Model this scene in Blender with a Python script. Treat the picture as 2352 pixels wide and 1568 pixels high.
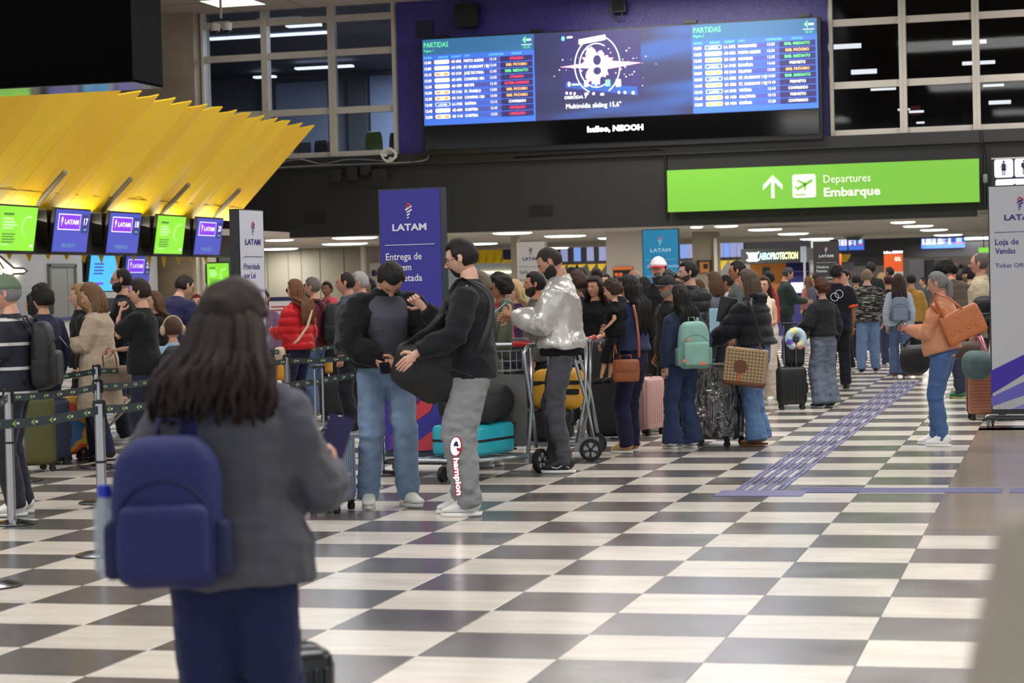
import bpy, math, random
import numpy as np
from mathutils import Matrix, Vector, Euler
random.seed(7)
RNG = np.random.default_rng(7)
PI = math.pi
for o in list(bpy.data.objects): bpy.data.objects.remove(o, do_unlink=True)
SC = bpy.context.scene
COL = SC.collection

# ---------------------------------------------------------------- camera
FPX, PITCH, ROLL, YAW, HC = 4797.0, 0.02669, -0.02457, -0.25734, 1.52
CP, SP, CY, SY = math.cos(PITCH), math.sin(PITCH), math.cos(YAW), math.sin(YAW)
FW = Vector((SY*CP, CY*CP, -SP)); R0 = Vector((CY, -SY, 0)); U0 = R0.cross(FW)
RT = R0*math.cos(ROLL) + U0*math.sin(ROLL); UP = -R0*math.sin(ROLL) + U0*math.cos(ROLL)
CAMP = Vector((0, 0, HC))
cd = bpy.data.cameras.new('camera'); cam = bpy.data.objects.new('camera', cd); COL.objects.link(cam)
cam.matrix_world = Matrix((( RT.x, UP.x, -FW.x, 0), (RT.y, UP.y, -FW.y, 0), (RT.z, UP.z, -FW.z, HC), (0, 0, 0, 1)))
cd.sensor_width = 36; cd.lens = FPX/2352*36; cd.clip_start = .1; cd.clip_end = 400
cd.dof.use_dof = True; cd.dof.focus_distance = 18.5; cd.dof.aperture_fstop = 4.5; cd.dof.aperture_blades = 0
SC.camera = cam
# ---------------------------------------------------------------- world: daylight from the open glazed front of the hall behind the camera
w = bpy.data.worlds.new('world'); SC.world = w; w.use_nodes = True
w.node_tree.nodes['Background'].inputs[0].default_value = (.86, .93, 1, 1)
w.node_tree.nodes['Background'].inputs[1].default_value = .85
# ---------------------------------------------------------------- exposure
SC.view_settings.view_transform = 'Standard'; SC.view_settings.look = 'None'
SC.view_settings.gamma = 1; SC.view_settings.use_curve_mapping = False; SC.view_settings.exposure = 0.1
SC.cycles.sample_clamp_indirect = 4; SC.cycles.max_bounces = 6; SC.cycles.diffuse_bounces = 3; SC.cycles.glossy_bounces = 3; SC.cycles.transmission_bounces = 3
SC.cycles.caustics_reflective = False; SC.cycles.caustics_refractive = False; SC.cycles.use_denoising = True

def area_light(name, loc, sx, sy, power, col=(1, .975, .945)):
    l = bpy.data.lights.new(name, 'AREA'); l.shape = 'RECTANGLE'; l.size = sx; l.size_y = sy; l.energy = power; l.color = col
    o = bpy.data.objects.new(name, l); o.location = loc; COL.objects.link(o); return o
HALL_H = 8.95
for x, y in [(-12, 8), (0, 8), (12, 10), (-13, 22), (-2, 22), (9, 22), (-12, 37), (-2, 37), (9, 37), (-9, 48), (3, 48)]:
    area_light('ceiling_lamp_light', (x, y, HALL_H-.25), 5.5, 3, 620)
for x, y in [(-8, 88), (4, 90), (14, 92)]:
    area_light('far_hall_lamp_or_fill', (x, y, 5.5), 6, 5, 600)
for x, y in [(-14, 102), (-4, 103), (8, 103)]:
    area_light('far_hall_lamp_or_fill', (x, y, 3.1), 5, 3, 260)  # this low row is unseen fill, added to brighten the cream far wall
l_ = area_light('added_canopy_fill', (-14, 79.5, 2.7), 14, .25, 260, (1, .95, .8)); l_.rotation_euler = (PI/2, 0, 0)  # unseen sideways fill, added to brighten the far yellow canopy

def ray(px, py):
    return FW + RT*((px-1176)/FPX) + UP*((784-py)/FPX)
def at(px, py, z): return CAMP + ray(px, py)*z
def onZ(px, py, Z=0.0):
    d = ray(px, py); return CAMP + d*((Z-HC)/d.z)
def onY(px, py, Y):
    d = ray(px, py); return CAMP + d*(Y/d.y)
def onX(px, py, X):
    d = ray(px, py); return CAMP + d*(X/d.x)
def zfeet(px, py):
    d = ray(px, py); return -HC/d.z

# ---------------------------------------------------------------- materials
MATS = {}
def _n(nt, t, **k):
    n = nt.nodes.new(t)
    for a, b in k.items(): setattr(n, a, b)
    return n
def mat(name, col, rough=.6, metal=0., var=0., scale=20., bump=0., bscale=60., emit=0., spec=.5, coat=0., alpha=1., trans=0., sheen=0., stretch=None, bdist=.01):
    if name in MATS: return MATS[name]
    m = bpy.data.materials.new(name); MATS[name] = m; m.use_nodes = True; nt = m.node_tree
    p = nt.nodes['Principled BSDF']
    c = tuple(x/255 for x in col) if max(col) > 1 else col
    c = tuple((x/12.92 if x <= .04045 else ((x+.055)/1.055)**2.4) for x in c)
    p.inputs['Base Color'].default_value = (*c, 1); p.inputs['Roughness'].default_value = rough
    p.inputs['Metallic'].default_value = metal; p.inputs['Specular IOR Level'].default_value = spec
    if coat: p.inputs['Coat Weight'].default_value = coat
    if trans: p.inputs['Transmission Weight'].default_value = trans
    if sheen: p.inputs['Sheen Weight'].default_value = sheen
    if alpha < 1: p.inputs['Alpha'].default_value = alpha
    if emit:
        p.inputs['Emission Color'].default_value = (*c, 1); p.inputs['Emission Strength'].default_value = emit
    tc = None
    if var or bump:
        tc = _n(nt, 'ShaderNodeTexCoord'); src = tc.outputs['Object']
        if stretch:
            mp = _n(nt, 'ShaderNodeMapping'); mp.inputs['Scale'].default_value = stretch
            nt.links.new(src, mp.inputs['Vector']); src = mp.outputs['Vector']
    if var:
        n = _n(nt, 'ShaderNodeTexNoise'); n.inputs['Scale'].default_value = scale; n.inputs['Detail'].default_value = 4
        nt.links.new(src, n.inputs['Vector'])
        r = _n(nt, 'ShaderNodeMapRange'); r.inputs[1].default_value = .25; r.inputs[2].default_value = .75
        r.inputs[3].default_value = 1-var; r.inputs[4].default_value = 1+var
        nt.links.new(n.outputs['Fac'], r.inputs[0])
        mx = _n(nt, 'ShaderNodeVectorMath', operation='SCALE'); mx.inputs[0].default_value = c
        nt.links.new(r.outputs[0], mx.inputs['Scale']); nt.links.new(mx.outputs[0], p.inputs['Base Color'])
    if bump:
        n2 = _n(nt, 'ShaderNodeTexNoise'); n2.inputs['Scale'].default_value = bscale; n2.inputs['Detail'].default_value = 3
        nt.links.new(src, n2.inputs['Vector'])
        b = _n(nt, 'ShaderNodeBump'); b.inputs['Strength'].default_value = bump; b.inputs['Distance'].default_value = bdist
        nt.links.new(n2.outputs['Fac'], b.inputs['Height']); nt.links.new(b.outputs[0], p.inputs['Normal'])
    return m
def glow(name, col, s=1.):
    return mat(name, col, rough=.4, emit=s)
def lin(c):
    c = tuple(x/255 for x in c)
    return tuple((x/12.92 if x <= .04045 else ((x+.055)/1.055)**2.4) for x in c)

# ---------------------------------------------------------------- mesh builder
def unit_sphere(n=12, m=8):
    V = [(0, 0, 1)]; F = []
    for i in range(1, m):
        t = PI*i/m
        for j in range(n):
            a = 2*PI*j/n; V.append((math.sin(t)*math.cos(a), math.sin(t)*math.sin(a), math.cos(t)))
    V.append((0, 0, -1)); L = len(V)-1
    for j in range(n):
        F.append((0, 1+j, 1+(j+1) % n))
        for i in range(m-2):
            a = 1+i*n+j; b = 1+i*n+(j+1) % n; F.append((a, a+n, b+n, b))
        F.append((L, 1+(m-2)*n+(j+1) % n, 1+(m-2)*n+j))
    return V, F
class MB:
    def __init__(s): s.V = []; s.F = []; s.M = []
    def add(s, V, F, mi=0, T=None):
        b = len(s.V)
        if T is not None: V = [T @ Vector(v) for v in V]
        s.V += [tuple(v) for v in V]; s.F += [tuple(b+i for i in f) for f in F]; s.M += [mi]*len(F); return s
    def box(s, c, d, mi=0, T=None, rz=0):
        x, y, z = d[0]/2, d[1]/2, d[2]/2
        V = [Vector((a*x, b*y, e*z)) for a, b, e in ((-1,-1,-1),(1,-1,-1),(1,1,-1),(-1,1,-1),(-1,-1,1),(1,-1,1),(1,1,1),(-1,1,1))]
        R = Matrix.Rotation(rz, 3, 'Z') if rz else None
        V = [(R @ v if R else v)+Vector(c) for v in V]
        return s.add(V, [(3,2,1,0),(4,5,6,7),(0,1,5,4),(1,2,6,5),(2,3,7,6),(3,0,4,7)], mi, T)
    def b2(s, a, b, mi=0, T=None):
        return s.box([(a[i]+b[i])/2 for i in range(3)], [abs(a[i]-b[i]) for i in range(3)], mi, T)
    def rbox(s, c, d, r=.03, n=3, mi=0, T=None, warp=None):
        idx = {}; V = []; F = []
        hx = [d[i]/2 for i in range(3)]; r = min([r]+[h*.999 for h in hx])
        ts = [-1+2*k/(n*2) for k in range(n*2+1)]
        def coord(t, h):
            # dense near edges
            q = abs(t); sg = 1 if t >= 0 else -1
            return sg*((h-r)*min(1, q*2*1.0)+ (r*max(0, (q-.5)*2)) if True else 0)
        g = {t: t for t in ts}
        def vid(i, j, k):
            key = (i, j, k)
            if key in idx: return idx[key]
            p = Vector((coord(ts[i], hx[0]), coord(ts[j], hx[1]), coord(ts[k], hx[2])))
            inn = Vector([max(-(hx[a]-r), min(hx[a]-r, p[a])) for a in range(3)])
            dd = p-inn
            if dd.length > 1e-9: p = inn+dd.normalized()*r
            if warp: p = Vector(warp(p))
            idx[key] = len(V); V.append(p+Vector(c)); return idx[key]
        N = n*2
        for a in range(N):
            for b in range(N):
                F.append((vid(a,b,0), vid(a,b+1,0), vid(a+1,b+1,0), vid(a+1,b,0)))
                F.append((vid(a,b,N), vid(a+1,b,N), vid(a+1,b+1,N), vid(a,b+1,N)))
                F.append((vid(a,0,b), vid(a+1,0,b), vid(a+1,0,b+1), vid(a,0,b+1)))
                F.append((vid(a,N,b), vid(a,N,b+1), vid(a+1,N,b+1), vid(a+1,N,b)))
                F.append((vid(0,a,b), vid(0,a,b+1), vid(0,a+1,b+1), vid(0,a+1,b)))
                F.append((vid(N,a,b), vid(N,a+1,b), vid(N,a+1,b+1), vid(N,a,b+1)))
        return s.add(V, F, mi, T)
    def tube(s, P, R, n=8, mi=0, T=None, ref=(1, 0, 0), cap=True, closed=False):
        P = [Vector(p) for p in P]; k = len(P)
        if not isinstance(R, list): R = [R]*k
        V = []; ref = Vector(ref)
        for i in range(k):
            if closed: t = P[(i+1) % k]-P[i-1]
            else: t = P[min(i+1, k-1)]-P[max(i-1, 0)]
            if t.length < 1e-9: t = Vector((0, 0, 1))
            t.normalize()
            u = ref-t*ref.dot(t)
            if u.length < .05: u = Vector((0, 1, 0))-t*t.y
            if u.length < .05: u = Vector((0, 0, 1))-t*t.z
            u.normalize(); v = t.cross(u)
            rr = R[i]; rx, ry = rr if isinstance(rr, (list, tuple)) else (rr, rr)
            for j in range(n):
                a = 2*PI*j/n; V.append(P[i]+u*(math.cos(a)*rx)+v*(math.sin(a)*ry))
        F = []
        for i in range(k if closed else k-1):
            for j in range(n):
                a = i*n+j; b = i*n+(j+1) % n; i2 = (i+1) % k; F.append((a, b, i2*n+(j+1) % n, i2*n+j))
        if cap and not closed:
            F.append(tuple(range(n-1, -1, -1))); F.append(tuple((k-1)*n+j for j in range(n)))
        return s.add(V, F, mi, T)
    def pill(s, P, R, n=8, mi=0, T=None, ref=(1, 0, 0)):
        "tube with rounded ends"
        P = [Vector(p) for p in P]; R = [r if isinstance(r, (list, tuple)) else (r, r) for r in R]
        a = (P[0]-P[1]).normalized(); b = (P[-1]-P[-2]).normalized()
        ra, rb = min(R[0]), min(R[-1])
        P2 = [P[0]+a*ra*.85, P[0]+a*ra*.5]+P+[P[-1]+b*rb*.5, P[-1]+b*rb*.85]
        R2 = [(R[0][0]*.35, R[0][1]*.35), (R[0][0]*.82, R[0][1]*.82)]+R+[(R[-1][0]*.82, R[-1][1]*.82), (R[-1][0]*.35, R[-1][1]*.35)]
        return s.tube(P2, R2, n, mi, T, ref)
    def ball(s, c, r, n=12, m=8, mi=0, T=None):
        V, F = unit_sphere(n, m); r = r if isinstance(r, (list, tuple)) else (r, r, r)
        return s.add([(c[0]+v[0]*r[0], c[1]+v[1]*r[1], c[2]+v[2]*r[2]) for v in V], F, mi, T)
    def cyl(s, c, r, h, n=16, mi=0, T=None, axis='Z', r2=None):
        a = {'X': Vector((h/2, 0, 0)), 'Y': Vector((0, h/2, 0)), 'Z': Vector((0, 0, h/2))}[axis]; c = Vector(c)
        return s.tube([c-a, c+a], [r, r if r2 is None else r2], n, mi, T, ref=(0, 1, 0) if axis == 'X' else (1, 0, 0))
    def ring(s, c, R, r, n=16, k=6, mi=0, T=None, axis='Z', sc=(1, 1), arc=1.):
        P = []; m = n if arc >= 1 else n+1
        for i in range(m):
            a = 2*PI*arc*i/n; x, y = math.cos(a)*R*sc[0], math.sin(a)*R*sc[1]
            P.append(Vector(c)+(Vector((x, y, 0)) if axis == 'Z' else Vector((0, x, y)) if axis == 'X' else Vector((x, 0, y))))
        return s.tube(P, r, k, mi, T, ref=(0, 0, 1) if axis == 'Z' else (1, 0, 0) if axis == 'X' else (0, 1, 0), closed=arc >= 1)
    def prism(s, O, th, mi=0, T=None, side=True):
        "outline O in local XZ plane facing -Y, thickness th towards +Y"
        n = len(O); V = [(x, 0, z) for x, z in O]+[(x, th, z) for x, z in O]
        F = [tuple(range(n)), tuple(range(2*n-1, n-1, -1))]
        if side: F += [(i, i+n, (i+1) % n+n, (i+1) % n) for i in range(n)]
        return s.add(V, F, mi, T)
def ob(name, mb, mats, parent=None, smooth=False, loc=None, flat=False):
    me = bpy.data.meshes.new(name); me.from_pydata(mb.V, [], mb.F)
    mats = mats if isinstance(mats, (list, tuple)) else [mats]
    for m in mats: me.materials.append(m)
    if len(mats) > 1: me.polygons.foreach_set('material_index', mb.M)
    if smooth:
        me.polygons.foreach_set('use_smooth', [True]*len(me.polygons))
        if smooth == 'auto': me.set_sharp_from_angle(angle=.7)
    me.update()
    o = bpy.data.objects.new(name, me); COL.objects.link(o)
    if parent: o.parent = parent
    if loc is not None: o.location = loc
    return o
def tag(o, label=None, cat=None, group=None, kind=None):
    if label: o['label'] = label
    if cat: o['category'] = cat
    if group: o['group'] = group
    if kind: o['kind'] = kind
    return o
def thing(name, label, cat, loc=(0, 0, 0), rz=0., group=None, kind=None):
    o = bpy.data.objects.new(name, None); COL.objects.link(o); o.empty_display_size = .1
    o.location = loc; o.rotation_euler = (0, 0, rz); return tag(o, label, cat, group, kind)
def copy_tree(o, parent=None):
    c = o.copy(); COL.objects.link(c); c.parent = parent
    for ch in [x for x in bpy.data.objects if x.parent == o]: copy_tree(ch, c)
    return c
def rectm(o, u, v, nrm=None):
    "frame: origin o, x along u, z along v, y away from the viewer"
    u = Vector(u).normalized(); v = Vector(v).normalized(); w_ = v.cross(u) if nrm is None else nrm
    return Matrix(((u.x, w_.x, v.x, o[0]), (u.y, w_.y, v.y, o[1]), (u.z, w_.z, v.z, o[2]), (0, 0, 0, 1)))
# text: laid in the XZ plane of T (x right, z up), facing -Y
_tc = {}
def text_geo(txt, bold=0.):
    k = (txt, bold)
    if k in _tc: return _tc[k]
    cu = bpy.data.curves.new('t', 'FONT'); cu.body = txt; cu.size = 1; cu.resolution_u = 2; cu.offset = bold; cu.fill_mode = 'FRONT'
    o = bpy.data.objects.new('t', cu); me = bpy.data.meshes.new_from_object(o)
    V = [(v.co.x, v.co.y) for v in me.vertices]; F = [tuple(p.vertices) for p in me.polygons]
    bpy.data.objects.remove(o); bpy.data.curves.remove(cu); bpy.data.meshes.remove(me)
    _tc[k] = (V, F); return V, F
def text(mb, txt, x, z, h, T, mi=0, w=None, align='L', bold=0., y=0.):
    V, F = text_geo(txt, bold)
    if not V: return mb
    x0 = min(v[0] for v in V); x1 = max(v[0] for v in V)
    s = h/.72; sx = s if w is None else w/(x1-x0)
    ox = x - (x0*sx if align == 'L' else (x0+x1)/2*sx if align == 'C' else x1*sx)
    return mb.add([(v[0]*sx+ox, y, v[1]*s+z) for v in V], F, mi, T)
def rrect(x, z, w_, h, r, n=4):
    O = []
    for cx, cz, a0 in ((x+w_-r, z+r, -PI/2), (x+w_-r, z+h-r, 0), (x+r, z+h-r, PI/2), (x+r, z+r, PI)):
        for i in range(n+1):
            a = a0+PI/2*i/n; O.append((cx+r*math.cos(a), cz+r*math.sin(a)))
    return O
# value noise for folds
_G = RNG.random((32, 32, 32))
def vnoise(P):
    P = np.asarray(P, float); i = np.floor(P).astype(int); f = P-i; f = f*f*(3-2*f); r = 0
    for a in (0, 1):
        for b in (0, 1):
            for c in (0, 1):
                w_ = (f[:, 0] if a else 1-f[:, 0])*(f[:, 1] if b else 1-f[:, 1])*(f[:, 2] if c else 1-f[:, 2])
                r = r+w_*_G[(i[:, 0]+a) % 32, (i[:, 1]+b) % 32, (i[:, 2]+c) % 32]
    return r
# ================================================================ people
JOBS = []
def bez(a, b, t): return a+(b-a)*t
def V3(*a): return Vector(a)
def headshape(D):
    x, y, z = D[:, 0]*.081, D[:, 1]*.099, D[:, 2]*.117
    t = np.clip(-z/.117, 0, 1)
    x = x*(1-.36*t**1.4); f = D[:, 1] > 0
    y = np.where(f, y*(1-.10*t), y*(1-.42*t**1.2)-.004*(1-t))
    x = x*np.where(f, 1-.12*np.clip(D[:, 1], 0, 1)**2, 1)
    g = np.clip((D[:, 1]-.15)/.4, 0, 1)
    y = y-.008*g*np.clip(1-t, 0, 1)
    pz = np.where(z > -.024, np.clip((.016-z)/.040, 0, 1), np.clip((z+.036)/.012, 0, 1))
    y = y+g*.026*np.exp(-(x/(.008+.006*pz))**2)*pz
    ax = np.abs(x)
    y = y+g*.005*np.exp(-((z-.023)/.009)**2)*np.exp(-(x/.045)**4)
    y = y-g*.008*np.exp(-((ax-.030)/.014)**2-((z-.003)/.011)**2)
    y = y+g*.004*np.exp(-((ax-.042)/.018)**2-((z+.022)/.018)**2)
    y = y+g*.006*np.exp(-(x/.021)**4)*(np.exp(-((z+.048)/.0045)**2)+np.exp(-((z+.059)/.005)**2))
    y = y+g*.008*np.exp(-(x/.020)**2-((z+.092)/.016)**2)
    return np.stack([x, y, z], 1)
def head_grid(nu, nv):
    V = []; 
    # azimuth, denser towards the face (+Y)
    A = [PI/2+2*PI*(k/nu)-.42*math.sin(2*PI*k/nu) for k in range(nu)]
    for i in range(nv+1):
        t = PI*i/nv
        for a in A: V.append((math.sin(t)*math.cos(a), math.sin(t)*math.sin(a), math.cos(t)))
    F = []
    for i in range(nv):
        for j in range(nu):
            a = i*nu+j; b = i*nu+(j+1) % nu
            F.append((a, a+nu, b+nu, b))
    return np.array(V), F
def shell(D, F, mask, thick, noise=0., nsc=40., seed=0, tmin=.12, grow=0.):
    "partial shell over the head: faces where mask is above tmin"
    P = headshape(D); nrm = D/np.array([.081, .099, .117]); nrm /= np.linalg.norm(nrm, axis=1)[:, None]
    off = -.004+(thick+.004)*np.clip(mask, 0, 1)**.6
    if noise: off = off+noise*(vnoise(P*nsc+seed*3.1+50)-.4)*np.clip(mask, 0, 1)
    Q = P+nrm*off[:, None]
    if grow: Q[:, 2] += grow*np.clip(D[:, 2], 0, 1)*np.clip(mask, 0, 1)
    fs = [f for f in F if max(mask[i] for i in f) > tmin]
    used = sorted({i for f in fs for i in f}); mp = {u: k for k, u in enumerate(used)}
    return Q[used], [tuple(mp[i] for i in f) for f in fs]
SM = lambda a, b, x: np.clip((x-a)/(b-a), 0, 1)
def hair_mask(D, kind='short'):
    x, y, z = D[:, 0], D[:, 1], D[:, 2]
    side = SM(-.40, -.22, z+.15*np.minimum(0, y)-.9*np.maximum(0, y-.02)*1.0+.25*0)
    front = SM(.56, .68, z+.35*np.maximum(0, -y)-.10*x*x)
    lo = kind == 'short'
    back = SM(-.10, -.28, y)*(SM(-.50, -.34, z) if lo or kind != 'cover' else SM(-.7, -.5, z))
    over = SM(.42, .34, y)*SM(.12, .22, z)
    burn = SM(.20, .12, y)*SM(-.02, .06, y)*SM(-.12, .0, z)
    if kind == 'cover': burn = SM(.22, .10, y)*SM(-.6, -.4, z)
    burn = np.maximum(burn, over)
    m = np.maximum(np.maximum(np.where(y > 0, front, 0), back), burn)
    m = np.maximum(m, SM(.58, .70, z))
    if kind == 'receding':
        m = m*(1-SM(.25, .45, y)*(1))*(1-.9*SM(.75, .9, z)*SM(-.3, .1, y))
    if kind == 'bald':
        m = m*SM(.55, .35, z)*SM(.25, .0, y)
    return m
HS = {}
def person(label, px, py, z, face, H=None, lod=1, sex='m', lean=0., twist=0., head=(0, 0, 0), fat=1., hs=1., skin=(205, 160, 135),
           hair=(35, 28, 25), style='short', beard=None, beardcol=None, top=None, legs=None, shoes=None, L=None, R=None, feet=None,
           glasses=None, cap=None, collar=None, shirt=None, extra=None, group=None, feetpx=None, sit=False, hand_curl=.6, poleL=None, poleR=None, handdir=None, seed=None):
    """head=(down, turn to the person's left, tilt) in degrees; L,R wrists in the person's frame (x right, y forward, z up) at 1.75 m size"""
    sd = seed if seed is not None else len(HS)+1; rn = random.Random(sd)
    pivot = V3(0, 0, .93)
    def bend(p):
        p = Vector(p); t = max(0, min(1, (p.z-.90)/.28)); t = t*t*(3-2*t)
        return pivot+Matrix.Rotation(-math.radians(lean)*t, 3, 'X') @ (Matrix.Rotation(math.radians(twist)*t, 3, 'Z') @ (p-pivot))
    nk = bend((0, .0, 1.50)); RB = Matrix.Rotation(-math.radians(lean), 3, 'X') @ Matrix.Rotation(math.radians(twist), 3, 'Z')
    RH = Matrix.Rotation(math.radians(head[1]), 3, 'Z') @ Matrix.Rotation(-math.radians(head[0]), 3, 'X') @ Matrix.Rotation(math.radians(head[2]), 3, 'Y')
    # the head keeps itself fairly upright while the trunk leans
    RB2 = Matrix.Rotation(-math.radians(lean)*.45, 3, 'X') @ Matrix.Rotation(math.radians(twist)*.7, 3, 'Z')
    HR = RB2 @ RH
    hc = nk+HR @ V3(0, .020, .112*hs)
    HT = Matrix.Translation(hc) @ HR.to_4x4() @ Matrix.Scale(hs, 4)
    toph = hc+V3(0, 0, .117*hs+(.015 if style not in ('bald', 'buzz', 'receding') else 0))
    if abs(head[0])+abs(lean) > 25:
        toph = hc+V3(0, 0, .108*hs)
    wp = at(px, py, z)
    s = (H/1.75) if H else wp.z/toph.z
    d = ray(px, py); th0 = math.atan2(-d.x, d.y); rz = th0+math.radians(face)
    Rz = Matrix.Rotation(rz, 3, 'Z')
    loc = V3(wp.x, wp.y, 0)-Rz @ V3(toph.x*s, toph.y*s, 0)
    if feetpx: loc = onZ(*feetpx)
    loc.z = 0
    root = thing('person', label, 'person', loc, rz, group)
    HS[label] = s
    fem = sex == 'f'
    skinm = mat('skin_%d_%d_%d' % skin, skin, .5, var=.05, scale=9, spec=.35)
    hairm = mat('hair_%d_%d_%d' % hair, hair, .55, var=.25, scale=60, bump=.5, bscale=120, spec=.25, stretch=(3, 3, .35))
    browm = mat('brow_%d_%d_%d' % (beardcol or hair), beardcol or hair, .7)
    vox = {0: .0125, 1: .017, 2: .024}[lod]; nu, nv = {0: (52, 46), 1: (36, 32), 2: (28, 24)}[lod]
    top = dict(dict(col=(60, 60, 65), sleeve='long', hem=.86, bulk=.012, fold=.008), **(top or {}))
    legs = dict(dict(col=(50, 60, 90), hem=.06, fit='straight', fold=.006), **(legs or {}))
    # --- skeleton
    shx = (.142 if fem else .165)*(.6+.4*fat); hs = hs*1.05
    arms = {}
    for sg, tgt, pole in ((-1, L, poleL), (1, R, poleR)):
        S = bend((sg*shx, 0, 1.385)); W_ = V3(*(tgt or (sg*(shx+.075), .03, .83)))
        if tgt is None: W_ = S+V3(sg*.065, .05, -.53)
        a, b = .295, .255; v = W_-S
        if v.length > .535: W_ = S+v.normalized()*.535; v = W_-S
        dd = max(.06, v.length); ca = (a*a+dd*dd-b*b)/(2*a*dd); ca = max(-1, min(1, ca)); hgt = a*math.sqrt(1-ca*ca)
        pl = Vector(pole) if pole else V3(sg*.45, -.7, -.75)
        n = v.normalized(); pl = pl-n*pl.dot(n); pl.normalize()
        arms[sg] = (S, S+n*a*ca+pl*hgt, W_)
    fpos = {}
    feet = feet or {}
    for sg in (-1, 1):
        fx, fy, fa = feet.get(sg, (sg*.105, rn.uniform(-.04, .04), sg*-8))
        hip = V3(sg*.088, -.01, .92); ank = V3(fx, fy-.03, .085); v = ank-hip; dd = min(v.length, .849); a, b = .425, .425
        if v.length > .849: ank = hip+v.normalized()*.849
        h_ = math.sqrt(max(0, a*a-dd*dd/4)); n = v.normalized(); pl = V3(0, 1, 0)-n*n.y; pl.normalize()
        fpos[sg] = (hip, hip+v*.5+pl*h_, ank, fa)
    # --- body
    mb = MB(); TS = [(.84, .10, .08), (.90, .15, .105), (.98, .158, .11), (1.10, .128 if fem else .135, .095), (1.22, .145 if fem else .155, .10), (1.32, .142 if fem else .162, .102), (1.38, .135 if fem else .155, .09), (1.42, .105 if fem else .118, .078), (1.45, .078, .068), (1.48, .060, .058)]
    def torso(m, add, zlo, zhi, mi=0, hi=False, flare=0., extra_hem=False, sx=1., dy=0.):
        P, R_ = [], []
        secs = [q for q in TS if zlo < q[0] < zhi]
        def at_z(zz):
            for i in range(len(TS)-1):
                if TS[i][0] <= zz <= TS[i+1][0]:
                    t = (zz-TS[i][0])/(TS[i+1][0]-TS[i][0]); return (zz, bez(TS[i][1], TS[i+1][1], t), bez(TS[i][2], TS[i+1][2], t))
            return (zz, TS[0][1]+.06, TS[0][2]+.03) if zz < TS[0][0] else (zz, TS[-1][1], TS[-1][2])
        secs = [at_z(zlo)]+secs+[at_z(zhi)]
        for zz, rx, ry in secs:
            if zz < .93: rx = max(rx, .15 if not flare else .15); ry = max(ry, .105)
            up = min(1, max(0, (1.42-zz)/.1)); ad = add*(0.25+.75*up)+(.020*min(1, max(0, (1.16-zz)/.12)) if add > 0 and hi else 0)
            fl = flare*max(0, (1.05-zz)) if zz < 1.05 else 0
            fy = fat if zz < 1.35 else 1+(fat-1)*.4
            P.append(bend((0, dy+(.012*(fat-1)*20 if .95 < zz < 1.2 else 0)*.0+(fat-1)*.05*(1 if .95 < zz < 1.3 else 0), zz))); R_.append(((rx*(.55+.45*fat)*1.0+ad+fl)*sx, ry*fy+ad+fl))
        m.tube(P, R_, 20, mi, ref=(1, 0, 0))
    torso(mb, -.006, .88, 1.47)
    mb.pill([bend((0, 0, 1.42)), bend((0, .0, 1.49)), hc+HR @ V3(0, -.02, -.085*hs)], [(.070, .064), (.060 if not fem else .050,)*2, (.058 if not fem else .050,)*2], 12)
    af = .75+.25*fat
    for sg, (S, E, W_) in arms.items():
        r = 1. if not fem else .86; r *= af
        mb.pill([S-V3(sg*.03, 0, 0), S+(E-S)*.35, E, E+(W_-E)*.35, W_], [.05*r, .049*r, .041*r, .040*r, .0265*r], 12)
    for sg, (hp, K, A, fa) in fpos.items():
        mb.pill([hp+V3(0, 0, .02), hp+(K-hp)*.5, K, K+(A-K)*.35, A], [.082, .072, .052, .051, .036], 12)
        mb.pill([A, A+V3(0, .008, -.035)], [.036, .033], 10)
    ext = MB()
    D, F = head_grid(nu, nv); HP = headshape(D)
    ext.add([tuple(p) for p in HP], F, 0, HT)
    def surf_y(x, z):
        best = None
        i = np.argmin((HP[:, 0]-x)**2+(HP[:, 2]-z)**2+np.where(HP[:, 1] < 0, 1, 0)); return HP[i, 1]
    for sg in (-1, 1):
        ye = surf_y(sg*.030, .003)
        ext.ball((sg*.030, ye-.0075, .002), (.0135, .0105, .0075 if head[0] < 18 else .004), 10, 8, 1, HT)
        ext.ball((sg*.030-(.002 if head[1] < 0 else 0), ye+.0018, .001), (.0052, .002, .0052 if head[0] < 18 else .002), 8, 6, 2, HT)
        # upper lid and lash line
        ext.pill([(sg*.017, ye+.002, .006), (sg*.030, ye+.0045, .0115 if head[0] < 18 else .006), (sg*.044, ye-.003, .006)], [.0026, .0034, .0026], 6, 0, HT)
        ext.pill([(sg*.017, ye+.004, .003), (sg*.030, ye+.0058, .0078 if head[0] < 18 else .001), (sg*.043, ye-.001, .003)], [.0009, .0014, .0009], 5, 3, HT)
        ext.pill([(sg*.013, surf_y(sg*.015, .022)+.001, .0195), (sg*.030, surf_y(sg*.03, .024)+.002, .0245), (sg*.047, surf_y(sg*.046, .02)+.001, .0185)], [.002, .0036 if not fem else .0026, .0015], 6, 3, HT)
        # ear
        ext.ball((sg*.0825, -.008, .000), (.0075, .017, .029), 10, 8, 0, HT)
        ext.ring((sg*.086, -.010, .004), .019, .0042, 12, 5, 0, HT, 'X', (.75, 1.2))
    for zz, rr in ((-.0485, .0034), (-.0570, .0042)):
        ext.pill([(-.021, surf_y(.021, -.052)-.001, -.0525), (-.008, surf_y(.008, zz)+.0005, zz), (.008, surf_y(.008, zz)+.0005, zz), (.021, surf_y(.021, -.052)-.001, -.0525)], [.0014, rr, rr, .0014], 6, 4, HT)
    for sg in (-1, 1): ext.ball((sg*.0095, surf_y(0, -.026)-.014, -.027), (.007, .009, .006), 8, 6, 0, HT)
    hands = {}
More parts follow.
